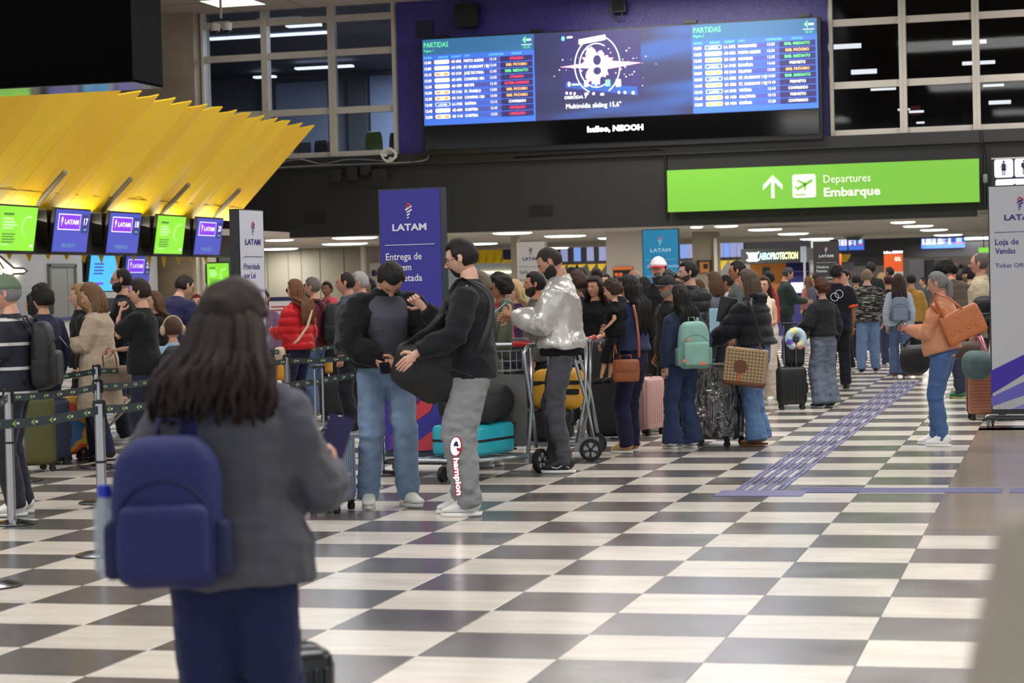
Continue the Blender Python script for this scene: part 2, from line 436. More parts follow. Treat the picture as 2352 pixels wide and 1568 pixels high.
    for sg, (S, E, W_) in arms.items():
        fd = (W_-E).normalized()
        hd = Vector(handdir[sg]).normalized() if handdir and sg in handdir else fd
        side = V3(1, 0, 0)*(-sg); nrm = side-hd*side.dot(hd)   # palm faces inward
        if nrm.length < .2: nrm = V3(0, 0, -1)-hd*(-hd.z)
        nrm.normalize()
        if handdir and (sg, 'n') in handdir:
            nrm = Vector(handdir[(sg, 'n')]); nrm = (nrm-hd*nrm.dot(hd)).normalized()
        ax = hd.cross(nrm)
        q = .88 if fem else 1.
        mb.pill([W_-fd*.01, W_+hd*.035*q, W_+hd*.085*q], [(.026*q, .021*q), (.037*q, .017*q), (.036*q, .0135*q)], 10, ref=ax)
        base = W_+hd*.088*q; cu = hand_curl if not isinstance(hand_curl, dict) else hand_curl.get(sg, .6)
        for k, (o_, ln) in enumerate(((-.027, .066), (-.009, .078), (.009, .073), (.026, .058))):
            b0 = base+ax*o_*q; P = [b0-hd*.02]; dirv = hd.copy(); P.append(b0)
            for j in range(3):
                dirv = (Matrix.Rotation(cu*(.75+.12*k), 3, ax) @ dirv) if cu else dirv
                b0 = b0+dirv*ln*q*(.45, .32, .25)[j]; P.append(b0)
            ext.pill(P, [.0088*q, .0090*q, .0082*q, .0075*q, .0066*q], 7, 0)
        sgn = -1
        tb = W_+hd*.03*q+ax*sgn*.03*q; t1 = tb+(ax*sgn*.8+hd*.75+nrm*.35).normalized()*.036*q; t2 = t1+(ax*sgn*.15+hd*.9+nrm*.45).normalized()*.032*q
        ext.pill([tb-ax*sgn*.015, tb, t1, t2], [.013*q, .0125*q, .0105*q, .008*q], 7, 0)
        hands[sg] = (W_, hd, nrm, ax)
    lip = tuple(int(c*f) for c, f in zip(skin, (.82, .62, .62)))
    jb = dict(name='body', mb=mb, vox=vox*(1.3 if lod == 0 else 1.7), ext=ext, s=s, root=root, sm=5,
              mats=[skinm, mat('eye_white', (225, 220, 215), .3), mat('iris_dark', (40, 26, 20), .2), browm, mat('lip_%d' % lip[0], lip, .5)])
    JOBS.append(jb)
    # --- trousers
    tm = mat('cloth_trousers_%d_%d_%d' % tuple(legs['col']), legs['col'], .85, var=legs.get('var', .12), scale=legs.get('vs', 6), bump=.4, bscale=13, bdist=.02, stretch=(1, 1, 1.5), spec=.2, sheen=.1)
    fits = {'straight': (.098, .083, .078, .074), 'slim': (.092, .068, .062, .050), 'wide': (.108, .105, .108, .118), 'jogger': (.120, .108, .098, .070), 'flare': (.093, .075, .085, .112), 'skirt': None}
    mb = MB(); f4 = fits[legs['fit']]
    torso(mb, .014, .90, 1.06 if not legs.get('high') else 1.1)
    mb.pill([(0, 0, .86), (0, 0, .95)], [(.11, .1), (.155*(.6+.4*fat), .115*(.4+.6*fat))], 14)
    for sg, (hp, K, A, fa) in fpos.items():
        lf = .65+.35*fat; hz = legs['hem']; A2 = K+(A-K)*((K.z-max(hz, .05))/(K.z-A.z)) if hz < .4 else None
        if A2 is not None: mb.tube([hp+V3(0, 0, .04), hp+(K-hp)*.12, hp+(K-hp)*.5, K, K+(A-K)*.5, A2], [.085*lf, f4[0]*lf, f4[0]*.93*lf, f4[1]*lf, f4[2]*lf, f4[3]], 14)
        else: mb.tube([hp+V3(0, 0, .04), hp+(K-hp)*.3, hp+(K-hp)*((hp.z-hz)/(hp.z-K.z))], [.095*lf, f4[0]*lf, (f4[0])*lf], 14)
    if legs.get('cuff'): 
        for sg, (hp, K, A, fa) in fpos.items(): mb.ring(A+V3(0, 0, .0), .056, .014, 14, 6)
    JOBS.append(dict(name='trousers', mb=mb, vox=vox, s=s, root=root, sm=3, mats=[tm], fold=legs['fold'], fs=(9, 9, 15), seed=sd, knees=[q[1] for q in fpos.values()]+[q[2]+V3(0, 0, .06) for q in fpos.values()]))
    # --- top garment
    def sleeve(m, kind, bk):
        for sg, (S, E, W_) in arms.items():
            r = (.95 if fem else 1.)*af
            if kind == 'long':
                Wc = W_-(W_-E).normalized()*.012
                m.pill([S-V3(sg*.05, 0, .01), S-V3(0,0,.012)], [.05*r+bk*.3, .053*r+bk*.4], 12)
                m.tube([S, S+(E-S)*.4, E, E+(W_-E)*.45, Wc], [.056*r+bk*.7, .058*r+bk, .052*r+bk*1.1, .048*r+bk, .036*r+bk*.45 if not top.get('cuffw') else top['cuffw']], 12)
            elif kind == 'short':
                m.pill([S-V3(sg*.05, 0, .01), S-V3(0,0,.012)], [.05*r+bk*.3, .053*r+bk*.4], 12)
                m.tube([S, S+(E-S)*.4, S+(E-S)*.78], [.056*r+bk*.7, .062*r+bk*1.2, .066*r+bk*1.5], 12)
            elif kind == 'none':
                m.pill([S-V3(sg*.06, 0, .02), S-V3(sg*.02, 0, 0)], [.05, .05], 10)
    mb = MB(); bk = top['bulk']
    torso(mb, .012+bk, top['hem'], 1.46, hi=True, flare=top.get('flare', 0.))
    sleeve(mb, top['sleeve'], bk)
    if top.get('hood'): mb.tube([bend((-.07, -.02, 1.46)), bend((-.075, -.09, 1.45)), bend((0, -.125, 1.43)), bend((.075, -.09, 1.45)), bend((.07, -.02, 1.46)), bend((.04, .06, 1.425)), bend((-.04, .06, 1.425))], [.036, .045, .055, .045, .036, .028, .028], 10, ref=(0, 0, 1), closed=True)
    if top.get('neck', True): mb.ring(bend((0, -.002, 1.462)), .062, .012+top.get('neckr', 0), 16, 8)
    tcm = top.get('mat') or mat('cloth_top_%d_%d_%d' % tuple(top['col']), top['col'], top.get('rough', .85), var=top.get('var', .10), scale=7, bump=.5, bscale=12, bdist=.02, stretch=(1, 1, 1.4), spec=top.get('spec', .2), sheen=.1)
    JOBS.append(dict(name=top.get('name', 'shirt'), mb=mb, vox=vox, s=s, root=root, sm=3, mats=[tcm]+([top['mat2']] if top.get('mat2') else []), fold=top['fold'], fs=top.get('fs', (8, 8, 11)), seed=sd+7, puff=top.get('puff'), knees=[q[1] for q in arms.values()], mfn=top.get('mfn'), plabel=top.get('plabel')))
    if collar:
        mb = MB()
        for sg in (-1, 1):
            P = [bend((0, -.068, 1.50)), bend((sg*.055, -.045, 1.495)), bend((sg*.068, .02, 1.475)), bend((sg*.035, .085, 1.435))]
            Q = [bend((0, -.092, 1.452)), bend((sg*.08, -.06, 1.445)), bend((sg*.105, .03, 1.428)), bend((sg*.085, .125, 1.385))]
            for k in range(3):
                o_ = .008
                mb.add([P[k], P[k+1], Q[k+1], Q[k], P[k]+V3(0, 0, -o_), P[k+1]+V3(0, 0, -o_), Q[k+1]+V3(0, 0, -o_), Q[k]+V3(0, 0, -o_)], [(0, 1, 2, 3), (7, 6, 5, 4), (0, 4, 5, 1), (1, 5, 6, 2), (2, 6, 7, 3), (3, 7, 4, 0)])
        mb.V = [tuple(c*s for c in v) for v in mb.V]
        ob('collar', mb, collar if not isinstance(collar, tuple) else mat('cloth_top_%d_%d_%d' % collar, collar, .8), root, True)
    if shirt:   # shirt seen in the open front
        mb = MB(); torso(mb, .004+bk, shirt.get('hem', top['hem']-.03), 1.44, hi=True, sx=shirt.get('w', .62), dy=shirt.get('dy', .030))
        JOBS.append(dict(name='inner_shirt', mb=mb, vox=vox, s=s, root=root, sm=3, mats=[mat('cloth_top_%d_%d_%d' % shirt['col'], shirt['col'], .85, var=.1, scale=7, bump=.2, bscale=240, spec=.2)], fold=.004, fs=(6, 6, 12), seed=sd+3, knees=[]))
    # --- shoes
    sh = dict(dict(col=(230, 230, 228), sole=(225, 225, 220), kind='sneaker'), **(shoes or {}))
    shm = [mat('shoe_%d_%d_%d' % sh['col'], sh['col'], .55, var=.05), mat('sole_%d_%d_%d' % sh['sole'], sh['sole'], .6), mat('lace_light', (215, 210, 200), .8)]
    for sg, (hp, K, A, fa) in fpos.items():
        mb = MB(); TM = Matrix.Translation((A.x, A.y+.03-.0, 0)) @ Matrix.Rotation(math.radians(fa), 4, 'Z')
        st = .028 if sh['kind'] == 'sneaker' else .018
        O = [(.040*math.cos(a)*(1.0 if math.sin(a) > 0 else .85)*1.08, (.155 if math.sin(a) > 0 else .105)*math.sin(a)) for a in [2*PI*k/20 for k in range(20)]]
        O = [(x*(1.12 if y > .03 else 1.), y+.0) for x, y in O]
        nO = len(O); V = [(x, y, 0.002) for x, y in O]+[(x*1.02, y*1.015, st*.9+.002*(1 if y > .1 else 0)) for x, y in O]
        mb.add(V, [tuple(range(nO-1, -1, -1)), tuple(range(nO, 2*nO))]+[(i, (i+1) % nO, (i+1) % nO+nO, i+nO) for i in range(nO)], 1, TM)
        ch = .0 if sh['kind'] != 'boot' else .05
        secs = [(-.098, .020, .020, .055), (-.085, .034, .042, .062), (-.055, .040, .052, .070), (-.015, .042, .056, .070+ch*.3), (.03, .043, .044, .058), (.075, .046, .030, .044), (.115, .044, .020, .036), (.140, .034, .013, .032), (.150, .015, .006, .030)]
        mb.tube([(0, y, z_+st*.3) for y, rx, rz_, z_ in secs], [(rx, rz_) for y, rx, rz_, z_ in secs], 14, 0, TM, ref=(1, 0, 0))
        mb.tube([(0, -.035, .075), (0, -.03, .105+ch)], [(.040, .048), (.042, .050)], 14, 0, TM)
        if sh['kind'] == 'sneaker' and lod < 2:
            for k in range(4):
                y = .012+k*.021; zz = .112-.012*k-.006*k*k*.5
                mb.pill([(-.026, y+.006, zz-.012), (0, y, zz), (.026, y+.006, zz-.012)], [.0035]*3, 5, 2, TM)
        if sh.get('stripe'):
            for sx in (-1, 1): mb.pill([(sx*.040, -.06, .045), (sx*.046, -.01, .062), (sx*.047, .03, .042), (sx*.047, .07, .05)], [(.004, .004)]*4, 5, 1, TM)
        mb.V = [tuple(c*s for c in v) for v in mb.V]
        ob('shoe', mb, shm, root, True)
    # --- hair
    def hob(name, m, mats_): 
        m.V = [tuple(c*s for c in v) for v in m.V]; return ob(name, m, mats_, root, True)
    if style:
        mb = MB()
        th, nz, ns, kd = {'short': (.012, .008, 70, 'short'), 'buzz': (.0025, 0, 1, 'short'), 'receding': (.008, .004, 60, 'receding'), 'bald': (.004, .003, 60, 'bald'), 'tidy': (.015, .006, 40, 'short'),
                          'curly': (.034, .030, 48, 'short'), 'afro': (.052, .03, 45, 'short'), 'long': (.018, .006, 40, 'cover'), 'bob': (.024, .006, 40, 'cover'), 'pony': (.010, .004, 60, 'short'), 'wavy': (.026, .012, 35, 'cover'), 'bun': (.010, .004, 60, 'short')}[style]
        m_ = hair_mask(D, kd); V, FF = shell(D, F, m_, th, nz, ns, sd); mb.add(V, FF, 0, HT)
        ln = {'long': .42, 'wavy': .50, 'bob': .12}.get(style, 0)
        if isinstance(top.get('hairlen'), float): ln = top['hairlen']
        if ln:
            # falling hair: thick sheet behind and at the sides of the head made of overlapping locks
            nl = {0: 120, 1: 46, 2: 22}[lod]
            up = HR @ V3(0, 0, 1)
            bl = min(ln*.62, .26)*hs; w0 = HT @ V3(0, -.045, -.07); w0b = V3(w0.x, min(w0.y, bend((0, -.10-bk, 1.40)).y) if ln > .2 else w0.y, w0.z-bl)
            mb.pill([HT @ V3(0, -.03, .0), w0, w0+(w0b-w0)*.5+V3(0, -.02, 0), w0b], [(.085*hs, .065*hs), (.088*hs, .055*hs), (.085*hs+top.get('spread', 0)*.5, .045), (.055+top.get('spread', 0)*.5, .03)], 12)
            for k in range(nl):
                a = PI*1.06+(-1.72+3.44*((k+.5)/nl) if True else 0)+PI/2*0
                a = -PI/2+(-1.62+3.24*((k*7 % nl+.5)/nl)); lay = rn.random()
                p0 = V3(math.cos(a)*.068, math.sin(a)*.085-.008, .055+.03*rn.random()); p1 = V3(math.cos(a)*(.088+.016*lay), math.sin(a)*(.100+.016*lay)-.006, -.01)
                p2 = V3(math.cos(a)*(.086+.02*lay), math.sin(a)*(.090+.02*lay)-.012, -.085)
                
                if style == 'wavy': p1 = V3(p1.x*1.12, p1.y*1.08, p1.z); p2 = V3(p2.x*1.38, p2.y*1.15-.01, p2.z)
                w0, w1, w2 = HT @ p0, HT @ p1, HT @ p2
                out = (HR @ V3(math.cos(a), math.sin(a), 0)); out.z = 0
                l_ = ln*(.75+.35*rn.random())*hs; P = [w0, w1, w2]; wv = .012 if style == 'wavy' else .005
                if out.y > -.1 and style != 'bob': l_ *= .8
                steps = 5 if lod == 0 else 4
                spread = top.get('spread', .030) if style == 'wavy' else (.0 if style == 'bob' else .012)
                for j in range(1, steps+1):
                    t = j/steps
                    bb = w2+V3(0, 0, -l_*t)+out*(spread*math.sin(t*2.2)+.02*t*(1 if style == 'wavy' else .2))
                    if bb.z < 1.47 and bb.z > 1.0 and ln > .2: # rest on the shoulders and back
                        bb.y = min(bb.y, bend((0, -.118-bk, bb.z)).y) if out.y < .1 else bb.y
                    bb.x += top.get('hshift', 0)*t
                    bb += V3(rn.uniform(-wv, wv), rn.uniform(-wv, wv), 0); P.append(bb)
                r0 = {0: .013, 1: .021, 2: .028}[lod]*(1.15 if style == 'wavy' else 1)
                mb.tube(P, [r0*.6, r0, r0*1.05]+[r0*(1.0-.75*(j/steps)**2) for j in range(1, steps+1)], 6 if lod == 0 else 5)
        if style == 'pony':
            b0 = HT @ V3(0, -.105, .02); mb.pill([HT @ V3(0, -.09, .02), b0, b0+V3(0, -.03, -.05), b0+V3(0, -.03, -.16), b0+V3(0, -.01, -.25)], [.018, .020, .032, .028, .012], 10)
        if style == 'bun': mb.ball(HT @ V3(0, -.09, .07), .038*hs, 12, 9)
        if style in ('curly', 'afro') and lod < 2:
            for k in range(90):
                v = Vector(D[rn.randrange(len(D))])
                if m_[rn.randrange(len(D))] < 0: continue
                i = rn.randrange(len(D))
                if m_[i] < .6: continue
                q = Vector(HP[i])*(1.26 if style == 'curly' else 1.42); mb.ball(HT @ q, .014+.008*rn.random(), 6, 5)
        hob('hair', mb, hairm)
    if beard:
        x, y, z_ = D[:, 0], D[:, 1], D[:, 2]
        m_ = SM(-.31, -.44, z_+.25*np.maximum(0, -y)+(-.30*np.clip(1-y, 0, 1) if beard != 'goatee' else 0)*.6)*SM(-.15, .05, y)
        xx, zz = HP[:, 0], HP[:, 2]
        m_ = m_*(1-np.exp(-(xx/.022)**4-((zz+.053)/.009)**4))*np.where(zz > -.045, np.clip((np.abs(xx)-.043)/.012, 0, 1), 1)
        if beard == 'goatee': m_ = m_*np.exp(-(xx/.032)**4)
        mb = MB(); V, FF = shell(D, F, m_, {'beard': .010, 'full': .020, 'stubble': .0025, 'goatee': .006}[beard], .004, 80, sd, tmin=.35); mb.add(V, FF, 0, HT)
        mb.pill([(-.026, surf_y(.026, -.045), -.050), (-.010, surf_y(.01, -.040)+.002, -.039), (.010, surf_y(.01, -.040)+.002, -.039), (.026, surf_y(.026, -.045), -.050)], [.003, .005, .005, .003], 6, 0, HT)
        hob('beard', mb, browm)
    if glasses:
        mb = MB(); gm = mat('frame_%d_%d_%d' % glasses[:3], glasses[:3], .35); sun = len(glasses) > 3
        for sg in (-1, 1):
            yy = max(surf_y(sg*.03, .003), .07)+.014
            mb.ring((sg*.031, yy, .001), .0205, .0022, 14, 5, 0, HT, 'Y', (1.1, .85))
            if sun: mb.ball((sg*.031, yy, .001), (.021, .002, .0165), 12, 6, 1, HT)
            mb.tube([(sg*.053, yy, .006), (sg*.073, yy-.025, .006), (sg*.081, -.005, .004), (sg*.080, -.022, -.010)], .0019, 5, 0, HT)
        mb.tube([(-.010, .103, .004), (0, .106, .006), (.010, .103, .004)], .0018, 5, 0, HT)
        hob('glasses', mb, [gm, mat('dark_lens', (20, 20, 24), .1)])
    if cap:
        mb = MB(); z_ = D[:, 2]; y = D[:, 1]; m_ = SM(.26, .32, z_+.12*np.maximum(0, -y)+.0)
        V, FF = shell(D, F, m_, .022, 0, 1, tmin=.1, grow=.012); 
        two = cap.get('front') is not None
        fr = [1 if two and V[f[0]][1] > .015 else 0 for f in FF]
        b0 = len(mb.F); mb.add(V, FF, 0, HT); mb.M = fr
        # brim
        Pb = []; n = 12
        for k in range(n+1):
            a = PI*(.12+.76*k/n); Pb.append((math.cos(a)*.090, .045+math.sin(a)*.055, .038))
        for k in range(n+1):
            a = PI*(.12+.76*k/n); Pb.append((math.cos(a)*.086, .055+math.sin(a)*.120, .026-.010*abs(math.cos(a))))
        Fb = [(k, k+1, n+2+k, n+1+k) for k in range(n)]
        mb.add(Pb, Fb, 0, HT); mb.add([(p[0], p[1], p[2]-.005) for p in Pb], [f[::-1] for f in Fb], 0, HT)
        for k in range(8):
            pass
        hob('cap', mb, [mat('cap_%d_%d_%d' % cap['col'], cap['col'], .8), mat('cap_%d_%d_%d' % (cap.get('front') or cap['col']), cap.get('front') or cap['col'], .8)])
    P = dict(root=root, s=s, rz=rz, loc=loc, arms=arms, hands=hands, HT=HT, bend=bend, bk=bk, fpos=fpos, M=Matrix.Translation(loc) @ Matrix.Rotation(rz, 4, 'Z') @ Matrix.Scale(s, 4))
    return P
def run_jobs():
    tmp = []
    for j in JOBS:
        me = bpy.data.meshes.new('j'); me.from_pydata(j['mb'].V, [], j['mb'].F); o = bpy.data.objects.new('j', me); COL.objects.link(o)
        r = o.modifiers.new('r', 'REMESH'); r.mode = 'VOXEL'; r.voxel_size = j['vox']; r.use_smooth_shade = True
        sm = o.modifiers.new('s', 'SMOOTH'); sm.iterations = j['sm']; sm.factor = .5
        tmp.append(o)
    dg = bpy.context.evaluated_depsgraph_get()
    for j, o in zip(JOBS, tmp):
        e = o.evaluated_get(dg); me = e.data; n = len(me.vertices)
        co = np.empty(n*3); me.vertices.foreach_get('co', co); co = co.reshape(-1, 3)
        no = np.empty(n*3); me.vertex_normals.foreach_get('vector', no); no = no.reshape(-1, 3)
        nf = len(me.polygons); ls = np.empty(len(me.loops), int); me.loops.foreach_get('vertex_index', ls)
        lt = np.empty(nf, int); me.polygons.foreach_get('loop_total', lt)
        f = j.get('fold')
        if f:
            q = co*np.array(j['fs'])+j['seed']*1.7+100
            a = vnoise(q); b = vnoise(q*2.1+7)
            # bunching near elbows, knees and ankles
            k = np.zeros(n)+.55
            for p in j.get('knees', []):
                d2 = ((co-np.array(p))**2).sum(1); k += .9*np.exp(-d2/.018)
            rdg = (1-np.abs(2*a-1)*1.6)*.75+(1-np.abs(2*b-1)*1.6)*.35
            co = co+no*(1.9*f*k*(rdg-.35))[:, None]
        if j.get('puff'):
            pz = j['puff']; co = co+no*(.016*(np.abs(np.sin(PI*co[:, 2]/pz+.6*vnoise(co*5+3)))**.6-.7))[:, None]
        M = None
        if j.get('mfn'):
            fv = ls.reshape(-1, 4) if (lt == 4).all() else None
            if fv is not None: M = j['mfn'](co[fv].mean(1))
        s = j['s']; V = co*s; nm = bpy.data.meshes.new(j['name']); E = j.get('ext')
        faces = None
        if E:
            EV = np.array(E.V)*s; elt = np.array([len(x) for x in E.F]); els = np.array([i for x in E.F for i in x])+n
            V = np.concatenate([V, EV]); ls = np.concatenate([ls, els]); lt2 = np.concatenate([lt, elt])
        else: lt2 = lt
        nm.vertices.add(len(V)); nm.vertices.foreach_set('co', V.ravel()); nm.loops.add(len(ls)); nm.loops.foreach_set('vertex_index', ls)
        nm.polygons.add(len(lt2)); st = np.concatenate([[0], np.cumsum(lt2)[:-1]]); nm.polygons.foreach_set('loop_start', st)
        try: nm.polygons.foreach_set('loop_total', lt2)
        except Exception: pass
        nm.polygons.foreach_set('use_smooth', [True]*len(lt2))
        for m_ in j['mats']: nm.materials.append(m_)
        if E: nm.polygons.foreach_set('material_index', [0]*nf+E.M)
        elif M is not None and len(j['mats']) > 1: nm.polygons.foreach_set('material_index', M.astype(int))
        nm.update(calc_edges=True); nm.validate()
        oo = bpy.data.objects.new(j['name'], nm); COL.objects.link(oo); oo.parent = j['root']
        if j.get('plabel'): oo['label'] = j['plabel']
    for o in tmp:
        me = o.data; bpy.data.objects.remove(o); bpy.data.meshes.remove(me)
    JOBS.clear()
# ================================================================ the setting
WY = 52.0
def struct(name, mb, m, parent=None, smooth=False): 
    o = ob(name, mb, m, parent, smooth)
    if parent is None: o['kind'] = 'structure'
    return o
# --- floor: marble checkerboard, 0.60 m tiles; grid lines at X = .6*(i-4.3405), Y = .6*(j+13.677)
def tile_mat(name, col, vcol, rough, vs):
    m = bpy.data.materials.new(name); m.use_nodes = True; nt = m.node_tree; p = nt.nodes['Principled BSDF']
    g = _n(nt, 'ShaderNodeNewGeometry')
    sc = _n(nt, 'ShaderNodeVectorMath', operation='MULTIPLY_ADD'); sc.inputs[1].default_value = (1/.6, 1/.6, 0); sc.inputs[2].default_value = (4.3405+100, -13.677+100, 0)
    nt.links.new(g.outputs['Position'], sc.inputs[0]); fl = _n(nt, 'ShaderNodeVectorMath', operation='FLOOR'); nt.links.new(sc.outputs[0], fl.inputs[0])
    wn = _n(nt, 'ShaderNodeTexWhiteNoise'); nt.links.new(fl.outputs[0], wn.inputs['Vector'])
    off = _n(nt, 'ShaderNodeVectorMath', operation='MULTIPLY_ADD'); off.inputs[1].default_value = (9, 9, 9); nt.links.new(wn.outputs['Color'], off.inputs[0]); nt.links.new(g.outputs['Position'], off.inputs[2])
    mp = _n(nt, 'ShaderNodeMapping'); mp.inputs['Scale'].default_value = (1.2, 4.5, 1); mp.inputs['Rotation'].default_value = (0, 0, .5); nt.links.new(off.outputs[0], mp.inputs['Vector'])
    n = _n(nt, 'ShaderNodeTexNoise'); n.inputs['Scale'].default_value = vs; n.inputs['Detail'].default_value = 6; n.inputs['Distortion'].default_value = .8; nt.links.new(mp.outputs[0], n.inputs['Vector'])
    cr = _n(nt, 'ShaderNodeValToRGB'); cr.color_ramp.elements[0].position = .30; cr.color_ramp.elements[0].color = (*lin(vcol), 1); cr.color_ramp.elements[1].position = .62; cr.color_ramp.elements[1].color = (*lin(col), 1)
    nt.links.new(n.outputs['Fac'], cr.inputs[0])
    mr = _n(nt, 'ShaderNodeMapRange'); mr.inputs[3].default_value = .90; mr.inputs[4].default_value = 1.06; nt.links.new(wn.outputs['Value'], mr.inputs[0])
    mx = _n(nt, 'ShaderNodeVectorMath', operation='SCALE'); nt.links.new(cr.outputs[0], mx.inputs[0]); nt.links.new(mr.outputs[0], mx.inputs['Scale']); nt.links.new(mx.outputs[0], p.inputs['Base Color'])
    p.inputs['Roughness'].default_value = rough; p.inputs['Specular IOR Level'].default_value = .5
    n3 = _n(nt, 'ShaderNodeTexNoise'); n3.inputs['Scale'].default_value = 3; nt.links.new(g.outputs['Position'], n3.inputs['Vector'])
    r3 = _n(nt, 'ShaderNodeMapRange'); r3.inputs[3].default_value = rough-.06; r3.inputs[4].default_value = rough+.08; nt.links.new(n3.outputs['Fac'], r3.inputs[0]); nt.links.new(r3.outputs[0], p.inputs['Roughness'])
    return m
MW = tile_mat('white_marble', (226, 218, 206), (206, 200, 190), .24, 1.1)
MD = tile_mat('grey_granite', (104, 99, 99), (93, 89, 89), .21, 6)
GROUT = mat('grout', (70, 67, 62), .8)
STONE = mat('brown_stone_floor', (142, 132, 120), .18, var=.12, scale=2.2, stretch=(.6, 3, 1))
fl = MB(); fl.b2((-60, -3, -.25), (60, 150, -.006)); FLOOR = struct('floor', fl, GROUT)
X0, Y0, TS_ = .6*-4.3405, .6*13.677, .6
def gx(i): return TS_*i+X0
def gy(j): return TS_*j+Y0
BI, BJ0, BJ1 = 3, 7.5, 21.5     # brown stone insert at the right
def vis_size(x, y):
    v = Vector((x, y, 0))-CAMP; zz = v.dot(FW)
    if zz < 2: return None
    px = 1176+FPX*v.dot(RT)/zz; py = 784-FPX*v.dot(UP)/zz
    if -180 < px < 2530 and py < 1720: return zz
    return None
def tile_mesh(name, m):
    h = TS_/2-.0012; b = .0022; V = []; F = []
    for z_, q in ((-.006, h), (-.0015, h), (0, h-b)): V += [(-q, -q, z_), (q, -q, z_), (q, q, z_), (-q, q, z_)]
    for k in (0, 4):
        F += [(k+i, k+(i+1) % 4, k+4+(i+1) % 4, k+4+i) for i in range(4)]
    F.append((8, 9, 10, 11)); me = bpy.data.meshes.new(name); me.from_pydata(V, [], F); me.materials.append(m); return me, V, F
mw, TV, TF = tile_mesh('tile_white', MW); md, _, _ = tile_mesh('tile_dark', MD)
cand = []; rest = {0: MB(), 1: MB()}
for i in range(-75, 95):
    for j in range(-22, 175):
        if i >= BI and BJ0-.01 < j+.5 < BJ1: continue
        x, y = gx(i+.5), gy(j+.5)
        if abs(x) > 45 or y > 112: continue
        cand.append((vis_size(x, y) or 1e9, i, j, x, y))
cand.sort()
nt_ = 0
for zz, i, j, x, y in cand:
    dark = (i+j) % 2 == 0; hi = i >= BI and j == 7   # row cut by the stone insert
    if hi: continue
    if nt_ < 298 and zz < 1e8:
        o = bpy.data.objects.new('tile', md if dark else mw); COL.objects.link(o); o.location = (x, y, 0); o.parent = FLOOR; nt_ += 1
    elif y > -1.5 and abs(x) < 40:
        rest[0 if dark else 1].add([(v[0]+x, v[1]+y, v[2]) for v in TV[8:]], [(0, 1, 2, 3)])
for i in range(BI, 60):
    x = gx(i+.5); rest[0 if (i+7) % 2 == 0 else 1].b2((gx(i)+.001, gy(7)+.001, -.006), (gx(i+1)-.001, gy(7.5)-.001, 0))
o = ob('far_floor_tiles', rest[0], MD, FLOOR); o['kind'] = 'stuff'; o = ob('far_floor_tiles', rest[1], MW, FLOOR); o['kind'] = 'stuff'
mb = MB(); k = 0
for i in range(BI, 60, 2): mb.b2((gx(i)+.001, gy(BJ0)+.001, -.006), (gx(i+2)-.001, gy(BJ1)-.001, 0))
ob('stone_slab', mb, STONE, FLOOR)
# tactile guide strips
TB = mat('tactile_blue', (100, 100, 150), .5, var=.1)
def floorline(a, b): return onZ(*a), onZ(*b)
tx0 = onZ(1700, 1120).x; tact = thing('tactile_strip', 'blue ribbed tactile guide strip running away over the checkered floor', 'tactile strip')
yb0, yb1 = onZ(1700, 1126).y, 31.0
for q in range(4):
    for k in range(int((yb1-yb0)/.6)):
        mb = MB(); x = tx0+.02+q*.095
        for dx in (-.018, .018): mb.b2((x+dx-.011, yb0+k*.6+.01, 0), (x+dx+.011, yb0+(k+1)*.6-.03, .006))
        ob('bar', mb, TB, tact)
mb = MB().b2((tx0-.10, yb0-.42, 0), (tx0+.52, yb0-.02, .005)); ob('end_plate', mb, TB, tact)
pb = onZ(1830, 1130); t2 = thing('tactile_strip', 'blue tactile strip of thin parallel bars crossing right onto brown stone', 'tactile strip')
for (xa, xb) in ((pb.x, onZ(2302, 1127).x), (onZ(2320, 1125).x, onZ(2320, 1125).x+2.5)):
    for q in range(4):
        mb = MB().b2((xa, pb.y-.02+q*.085, 0), (xb, pb.y+.025+q*.085, .006)); ob('bar', mb, TB, t2)
# --- great hall ceiling
CEIL = mat('ceiling_white', (196, 184, 172), .8, var=.04, scale=.5)
mb = MB().b2((-40, -2, HALL_H), (32, WY, HALL_H+.3)); CE = struct('ceiling', mb, CEIL)
mb = MB()
for k in range(-20, 16): mb.b2((k*1.9, 0, HALL_H-.006), (k*1.9+.02, WY, HALL_H))
for k in range(26): mb.b2((-40, k*2.0, HALL_H-.006), (32, k*2.0+.02, HALL_H))
o = ob('ceiling_joints', mb, mat('joint', (120, 112, 105), .8), CE); o['kind'] = 'stuff'
PANEL = glow('lamp_panel', (255, 250, 240), 5.)
WHM = mat('white_metal', (200, 196, 190), .5)
def ceil_light(x, y, z, sx, sy, label, group=None, m=None):
    t = thing('ceiling_light', label, 'ceiling light', (x, y, z), 0, group)
    mb = MB(); mb.b2((-sx/2-.05, -sy/2-.05, -.03), (sx/2+.05, -sy/2, 0)); mb.b2((-sx/2-.05, sy/2, -.03), (sx/2+.05, sy/2+.05, 0)); mb.b2((-sx/2-.05, -sy/2, -.03), (-sx/2, sy/2, 0)); mb.b2((sx/2, -sy/2, -.03), (sx/2+.05, sy/2, 0)); ob('frame', mb, WHM, t)
    mb = MB().b2((-sx/2, -sy/2, -.022), (sx/2, sy/2, -.004)); ob('diffuser', mb, m or PANEL, t); return t
p = onZ(535, 4, HALL_H); ceil_light(p.x, p.y, HALL_H, 1.3, 1.3, 'square lit ceiling panel above the twin dome cameras', m=glow('lamp_panel_a', (255, 252, 246), 2.2))
